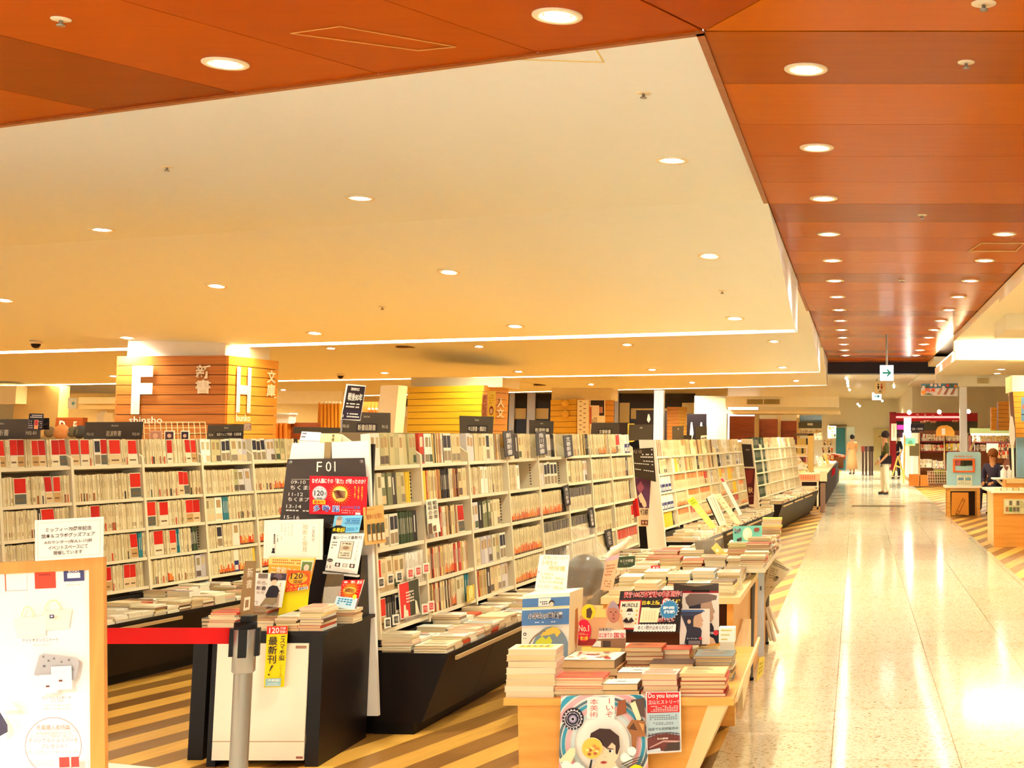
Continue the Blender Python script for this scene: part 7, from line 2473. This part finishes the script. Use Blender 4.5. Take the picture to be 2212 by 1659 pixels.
# orange table at the picture edge
ot = thing('orange_table', at_z(2200, 1174, 0), 'orange-fronted table with a white top cut by the picture edge', 'table')
a, b = at_y(2146, 1060, 18.7), at_y(2330, 1174, 18.7)
MB().box(a.x, b.x, 18.7, 18.75, .0, a.z - .03, wood('orangetab', (216, 140, 48), (228, 156, 62), .4)).build('front_board', ot)
MB().box(a.x, a.x + .03, 18.75, 19.6, 0, a.z - .03, M((236, 206, 150))).build('side_board', ot)
MB().box(a.x - .03, b.x, 18.66, 20.1, a.z - .03, a.z, M((250, 240, 214), .3)).build('table_top', ot)
c_ = Card(pxq(rq(2168, 1078, 2240, 1110), 18.68), (214, 206, 150), .003)
for k in range(8):
    c_.rect(.06 + .11 * (k % 4), .12 + .42 * (k // 4), .14 + .11 * (k % 4), .42 + .42 * (k // 4), R.choice([(110, 100, 80), (226, 220, 190), (170, 110, 70), (90, 120, 60)]))
c_.lines(.5, .1, .9, .6, 5, (150, 140, 100), .4, 6)
c_.build('front_notice', 'greenish notice with small pictures on the orange table front', 'notice')
wb_ = MB()
pbox(wb_, 2172, 1036, 2330, 1062, 19.0, .4, wood('orangetab', 0, 0))
pbox(wb_, 2174, 1034, 2330, 1044, 18.98, .02, M((236, 196, 130)))
tag(wb_.build('wooden_box'), 'orange wooden box on the table at the picture edge', 'box')
for k in range(5):
    wb_ = MB()
    pbox(wb_, 2150 + k * 13, 1054, 2161 + k * 13, 1062, 18.72, .2, M(R.choice([(250, 240, 200), (240, 200, 130), (246, 230, 180)])))
    tag(wb_.build('small_packet'), '%s small pale packet lined along the orange table edge' % nth(k), 'packet', 'packets on the orange table')
ty_ = MB()
a, b = at_y(2146, 1033, 21), at_y(2178, 1036, 21)
ty_.box(a.x, b.x, 21, 21.4, b.z, a.z, M((250, 244, 226)))
ty_.tube(V(((a.x + b.x) / 2 - .04, 21.2, b.z)), V(((a.x + b.x) / 2 + .08, 21.2, .72)), .02, M((250, 244, 226)), 8)
ty_.tube(V(((a.x + b.x) / 2 + .08, 21.2, .72)), V(((a.x + b.x) / 2 + .08, 21.2, 0)), .02, M((250, 244, 226)), 8)
tag(ty_.build('round_tray_stand'), 'white tray on a slanting stem behind the orange table', 'stand')
for i, x in enumerate((2168, 2180)):
    p = at_y(x, 1034, 21.15)
    t = thing('pump_bottle', p, ('larger white pump bottle standing on the white tray', 'slim pump bottle behind the white tray')[i], 'bottle')
    r_ = .05 - .012 * i
    MB().lathe([(r_, 0), (r_, .12), (r_ * .4, .15), (r_ * .4, .165)], Matrix.Translation(p), M((250, 246, 236), .3), 16).build('bottle_body', t)
    m_ = MB()
    m_.tube(p + V((0, 0, .165)), p + V((0, 0, .2)), .008, WHITE, 8)
    m_.tube(p + V((0, 0, .2)), p + V((-.05, 0, .195)), .008, WHITE, 8)
    m_.build('pump', t)
column('wood_column', 'orange slatted column at the picture edge', ((2188, 2262, 2290), (846, 845, 847), (2196, 2264, 2290), 960), 22.5, 10, wood('slatH', (222, 146, 40), (236, 162, 56), .4, stretch=(1, 1, 18)), wood('slatH', 0, 0))
mb = MB()
pbox(mb, 2186, 811, 2330, 846, 22.6, 1, M((246, 228, 176), .6))
struct(mb, 'trim_8')
bl_p = MB()
pbox(bl_p, 2196, 945, 2330, 1032, 22.4, .1, M((126, 160, 176), .5))
tag(bl_p.build('blue_board'), 'plain pale blue board below the orange column at the picture edge', 'board')
c_ = Card(pxq(rq(2206, 858, 2240, 910), 22.3), (110, 150, 180), .01)
c_.circ(.2, .4, .15, (236, 120, 90)).rect(0, .7, .4, .74, (40, 36, 40))
c_.build('column_poster', 'blue poster sliver on the orange column at the picture edge', 'poster')
for i, (q, y) in enumerate((((2141, 2157, 2170), 33), ((2156, 2182, 2190), 31))):
    column('wood_column', ('shorter orange slatted panel behind the white flag', 'taller orange slatted panel behind the white flag')[i], (q, (880, 880, 880) if i == 0 else (867, 867, 867), q, 930), y, 7, wood('slatH', 0, 0), wood('slatH', 0, 0))
fl = thing('tall_flag', at_y(2186, 1035, 22), 'white leaf-shaped flag banner on a pole before the orange column', 'flag')
m_ = MB()
m_.prism([at_y(x, y, 22) for x, y in ((2183, 897), (2188, 902), (2192, 925), (2193, 948), (2190, 962), (2186, 968), (2182, 955), (2180, 930), (2181, 910))], (0, .02, 0), M((252, 246, 232)))
m_.build('flag_cloth', fl)
m_ = MB()
m_.tube(at_y(2185, 900, 22.03), V((at_y(2191, 1035, 22).x, 22.03, 0)), .02, M((250, 244, 226)), 8)
m_.build('pole', fl)
bkt = MB()
bkt.tube(at_y(2186, 968, 22.1), at_y(2189, 1030, 22.1), .06, M((26, 20, 26)), 10, .04)
tag(bkt.build('folded_umbrella'), 'black folded umbrella-like bundle hanging under the white flag', 'umbrella')
pole2 = MB()
pole2.tube(at_y(2182, 831, 28), at_y(2183, 905, 28), .03, M((252, 240, 210)), 8)
pole2.ball(at_y(2183, 831, 28), .05, M((255, 250, 236)), 8).ball(at_y(2184, 852, 28), .06, M((255, 250, 236)), 8)
tag(pole2.build('white_pole'), 'white pole with round caps above the leaf-shaped flag', 'pole')
sh3 = MB()
pbox(sh3, 2095, 925, 2182, 936, 38.3, .2, M((100, 100, 60)))
pbox(sh3, 2095, 936, 2182, 941, 38.0, .5, M((244, 220, 160)))
pbox(sh3, 2095, 954, 2182, 957, 38.0, .5, M((90, 30, 34)))
pbox(sh3, 2095, 972, 2182, 975, 38.0, .7, M((90, 30, 34)))
pbox(sh3, 2095, 936, 2098, 1045, 38, .5, M((120, 60, 50)))
pbox(sh3, 2095, 941, 2182, 1040, 38.6, .1, M((110, 66, 50)))
tag(sh3.build('magazine_shelf'), 'dark red magazine shelf with photo strips behind the booth', 'shelf')
for i, (q, c, lab) in enumerate(((rq(2131, 958, 2156, 978), (236, 206, 160), 'plain cream board standing before the magazine shelf'), (rq(2140, 914, 2163, 930), (200, 150, 120), 'pinkish picture board above the magazine shelf'), ([(2104, 950), (2108, 951), (2098, 975), (2093, 974)], (250, 240, 206), 'white slanting board behind the booth top'))):
    c_ = Card(pxq(q, 34 - i), c, .03)
    if i == 1:
        c_.rect(.2, .2, .8, .8, (150, 96, 76)).circ(.4, .4, .12, (236, 190, 160)).circ(.7, .5, .12, (236, 190, 160))
    c_.build('shop_board', lab, 'board')
# far right soffit lamps
for i, q in enumerate(((2163, 797), (2154, 806))):
    downlight(at_z(q[0], q[1], 2.82), ('upper', 'lower')[i] + ' of the two lamps under the far-side soffit', 'soffit lamps', r=.12, power=60)

# ------------------------------------------------------------------ people
def skin_mesh(name, verts, edges, rad, mat, parent, sub=1, root=0):
    me = bpy.data.meshes.new('tmp')
    me.from_pydata(verts, edges, [])
    ob = bpy.data.objects.new('tmp', me)
    C.objects.link(ob)
    md = ob.modifiers.new('s', 'SKIN')
    md.use_smooth_shade = True
    for i, r in enumerate(rad):
        me.skin_vertices[0].data[i].radius = (r, r) if not isinstance(r, tuple) else r
        me.skin_vertices[0].data[i].use_root = i == root
    s2 = ob.modifiers.new('u', 'SUBSURF')
    s2.levels = sub
    dg = bpy.context.evaluated_depsgraph_get()
    m2 = bpy.data.meshes.new_from_object(ob.evaluated_get(dg))
    m2.name = name
    m2.materials.clear()
    m2.materials.append(mat)
    for p in m2.polygons:
        p.use_smooth = True
    bpy.data.objects.remove(ob)
    o = bpy.data.objects.new(name, m2)
    C.objects.link(o)
    o.parent = parent
    WL[o.name] = WL[parent.name]
    return o


def person(label, loc, h, face, skin, top, bottom, hair, skirt=False, sit=False, bag=False):
    """face: heading in radians (0 looks along +y)"""
    root = thing('person', loc, label, 'person', 'shoppers')
    k = h / 1.68
    J = {'pel': (0, 0, .92), 'wst': (0, 0, 1.06), 'chs': (0, 0, 1.26), 'nck': (0, 0, 1.40), 'jaw': (0, .01, 1.47), 'hed': (0, .015, 1.57)}
    for s, n in ((-1, 'l'), (1, 'r')):
        J['sh' + n] = (s * .17, 0, 1.34)
        J['el' + n] = (s * .22, .0 + .02 * s, 1.07)
        J['wr' + n] = (s * .2, .14, .9)
        J['pa' + n] = (s * .195, .19, .85)
        J['hp' + n] = (s * .085, 0, .88)
        J['kn' + n] = (s * .09, .02 + .03 * s, .48)
        J['an' + n] = (s * .09, -.01 + .05 * s, .08)
        J['to' + n] = (s * .1, .12 + .05 * s, .03)
        for f in range(4):
            J['f%d%s' % (f, n)] = (s * .195 + (f - 1.5) * .018, .235 + .01 * (f in (1, 2)), .80 - .006 * abs(f - 1.5))
            J['g%d%s' % (f, n)] = (s * .195 + (f - 1.5) * .019, .245, .765)
        J['t' + n] = (s * .155, .21, .83)
    if sit:
        for n, s in (('l', -1), ('r', 1)):
            J['kn' + n] = (s * .12, .42, .86)
            J['an' + n] = (s * .12, .46, .44)
            J['to' + n] = (s * .13, .6, .40)
            J['wr' + n] = (s * .1, .26, 1.0)
            J['el' + n] = (s * .21, .06, 1.06)
            J['pa' + n] = (s * .08, .31, .99)
            for f in range(4):
                J['f%d%s' % (f, n)] = (s * .08 + (f - 1.5) * .018, .355, .975)
                J['g%d%s' % (f, n)] = (s * .08 + (f - 1.5) * .019, .385, .955)
            J['t' + n] = (s * .04, .33, 1.0)
    dz = -.4 if sit else 0
    Rz = Matrix.Rotation(face, 4, 'Z')
    P = {a: Rz @ V((b[0] * k, b[1] * k, (b[2] + dz) * k)) for a, b in J.items()}
    Rd = {'pel': .12, 'wst': .105, 'chs': .125, 'nck': .052, 'jaw': .07, 'hed': .092}
    for n in 'lr':
        Rd.update({'sh' + n: .055, 'el' + n: .042, 'wr' + n: .03, 'pa' + n: .034, 'hp' + n: .085, 'kn' + n: .06, 'an' + n: .04, 'to' + n: .035, 't' + n: .01})
        for f in range(4):
            Rd['f%d%s' % (f, n)] = .0095
            Rd['g%d%s' % (f, n)] = .0085
    E = [('pel', 'wst'), ('wst', 'chs'), ('chs', 'nck'), ('nck', 'jaw'), ('jaw', 'hed')]
    for n in 'lr':
        E += [('chs', 'sh' + n), ('sh' + n, 'el' + n), ('el' + n, 'wr' + n), ('wr' + n, 'pa' + n), ('pel', 'hp' + n), ('hp' + n, 'kn' + n), ('kn' + n, 'an' + n), ('an' + n, 'to' + n), ('pa' + n, 't' + n)]
        for f in range(4):
            E += [('pa' + n, 'f%d%s' % (f, n)), ('f%d%s' % (f, n), 'g%d%s' % (f, n))]
    names = list(P)

    def sk(name, keep, extra, mat, edges=None):
        ns = [n for n in names if n in keep]
        idx = {n: i for i, n in enumerate(ns)}
        es = [(idx[a], idx[b]) for a, b in E if a in idx and b in idx]
        return skin_mesh(name, [P[n] for n in ns], es, [(Rd[n] + extra.get(n, extra['*'])) * k for n in ns], mat, root)
    sk('body', set(names), {'*': 0}, M(skin, .5))
    sk('top', {'pel', 'wst', 'chs', 'shl', 'shr', 'ell', 'elr', 'wrl', 'wrr'} - ({'wrl', 'wrr'} if not sit else set()), {'*': .018}, M(top, .8))
    if skirt:
        mb = MB()
        o3 = P['pel']
        mb.lathe([(.13 * k, 1.05 * k), (.17 * k, .9 * k), (.2 * k, .6 * k), (.24 * k, .22 * k), (.2 * k, .22 * k)], Matrix.Translation(V(loc)) @ Rz, M(bottom, .8), 24)
        mb.build('skirt', root)
    else:
        sk('trousers', {'pel', 'hpl', 'hpr', 'knl', 'knr', 'anl', 'anr'}, {'*': .02}, M(bottom, .8))
    for n in 'lr':
        m_ = MB()
        a = V(loc) + P['an' + n]
        b = V(loc) + P['to' + n]
        m_.tube(a - V((0, 0, .03 * k)), b, .045 * k, M((50, 40, 40)), 10, .035 * k)
        m_.build('shoe', root)
    hc_ = V(loc) + P['hed']
    hm_ = MB()
    back = Rz @ V((0, -.026 * k, .032 * k))
    hm_.ball(hc_ + back, .112 * k, M(hair, .6), 14, (1, 1, 1))
    hm_.build('hair', root)
    fm = MB()
    for s in (-1, 1):
        fm.ball(hc_ + Rz @ V((s * .034 * k, .098 * k, -.01 * k)), .011 * k, M((30, 24, 24)), 8)
    fm.build('eyes', root)
    fm = MB()
    fm.ball(hc_ + Rz @ V((0, .108 * k, -.035 * k)), .014 * k, M(skin), 8, (1, 1, 1.5))
    fm.build('nose', root)
    fm = MB()
    fm.ball(hc_ + Rz @ V((0, .092 * k, -.072 * k)), .02 * k, M((170, 90, 80)), 8, (1, .5, .3))
    fm.build('mouth', root)
    if bag:
        fm = MB()
        fm.box(-.2 * k, -.06 * k, -.14 * k, .16 * k, .82 * k, 1.04 * k, M((26, 20, 28)), Matrix.Translation(V(loc)) @ Rz)
        fm.build('shoulder_bag', root)
    return root


p = at_z(1912, 1068, 0)
person('person in a dark olive top and pale trousers carrying a black bag in the walkway', (p.x, p.y, 0), 1.62, math.radians(100), (206, 150, 110), (74, 74, 40), (244, 232, 206), (44, 36, 40), bag=True)
p = at_z(1841, 1024, 0)
person('person in a long peach coat with dark hair at the far end of the walkway', (p.x, p.y, 0), 1.55, math.radians(20), (220, 170, 130), (226, 170, 110), (232, 180, 124), (30, 24, 28), skirt=True)
p = at_z(1936, 1034, 0)
person('person in dark clothes standing by the easel of the comics shop', (p.x, p.y, 0), 1.6, math.radians(160), (220, 170, 130), (40, 30, 34), (36, 28, 34), (60, 36, 26))
p = at_z(2146, 1106, 0)
ph_ = person('person in dark clothes sitting on a stool between the booth and the orange table', (p.x, p.y, 0), 1.62, math.radians(150), (222, 160, 112), (66, 58, 78), (64, 54, 72), (150, 86, 44), sit=True)
so = MB()
so.lathe([(.16, .36), (.17, .38), (.17, .4), (.001, .405)], Matrix.Translation(V((p.x, p.y, 0))), WT, 20)
sto = thing('stool', (p.x, p.y, 0), 'low round wooden stool under the sitting person', 'stool')
so.build('seat', sto)
for s in range(4):
    a = math.pi / 4 + s * math.pi / 2
    MB().tube(V((p.x + .15 * math.cos(a), p.y + .15 * math.sin(a), 0)), V((p.x + .1 * math.cos(a), p.y + .1 * math.sin(a), .37)), .016, WT, 8).build('leg', sto)

finish_spines()
finish_stacks()
bpy.data.objects.remove(_to)
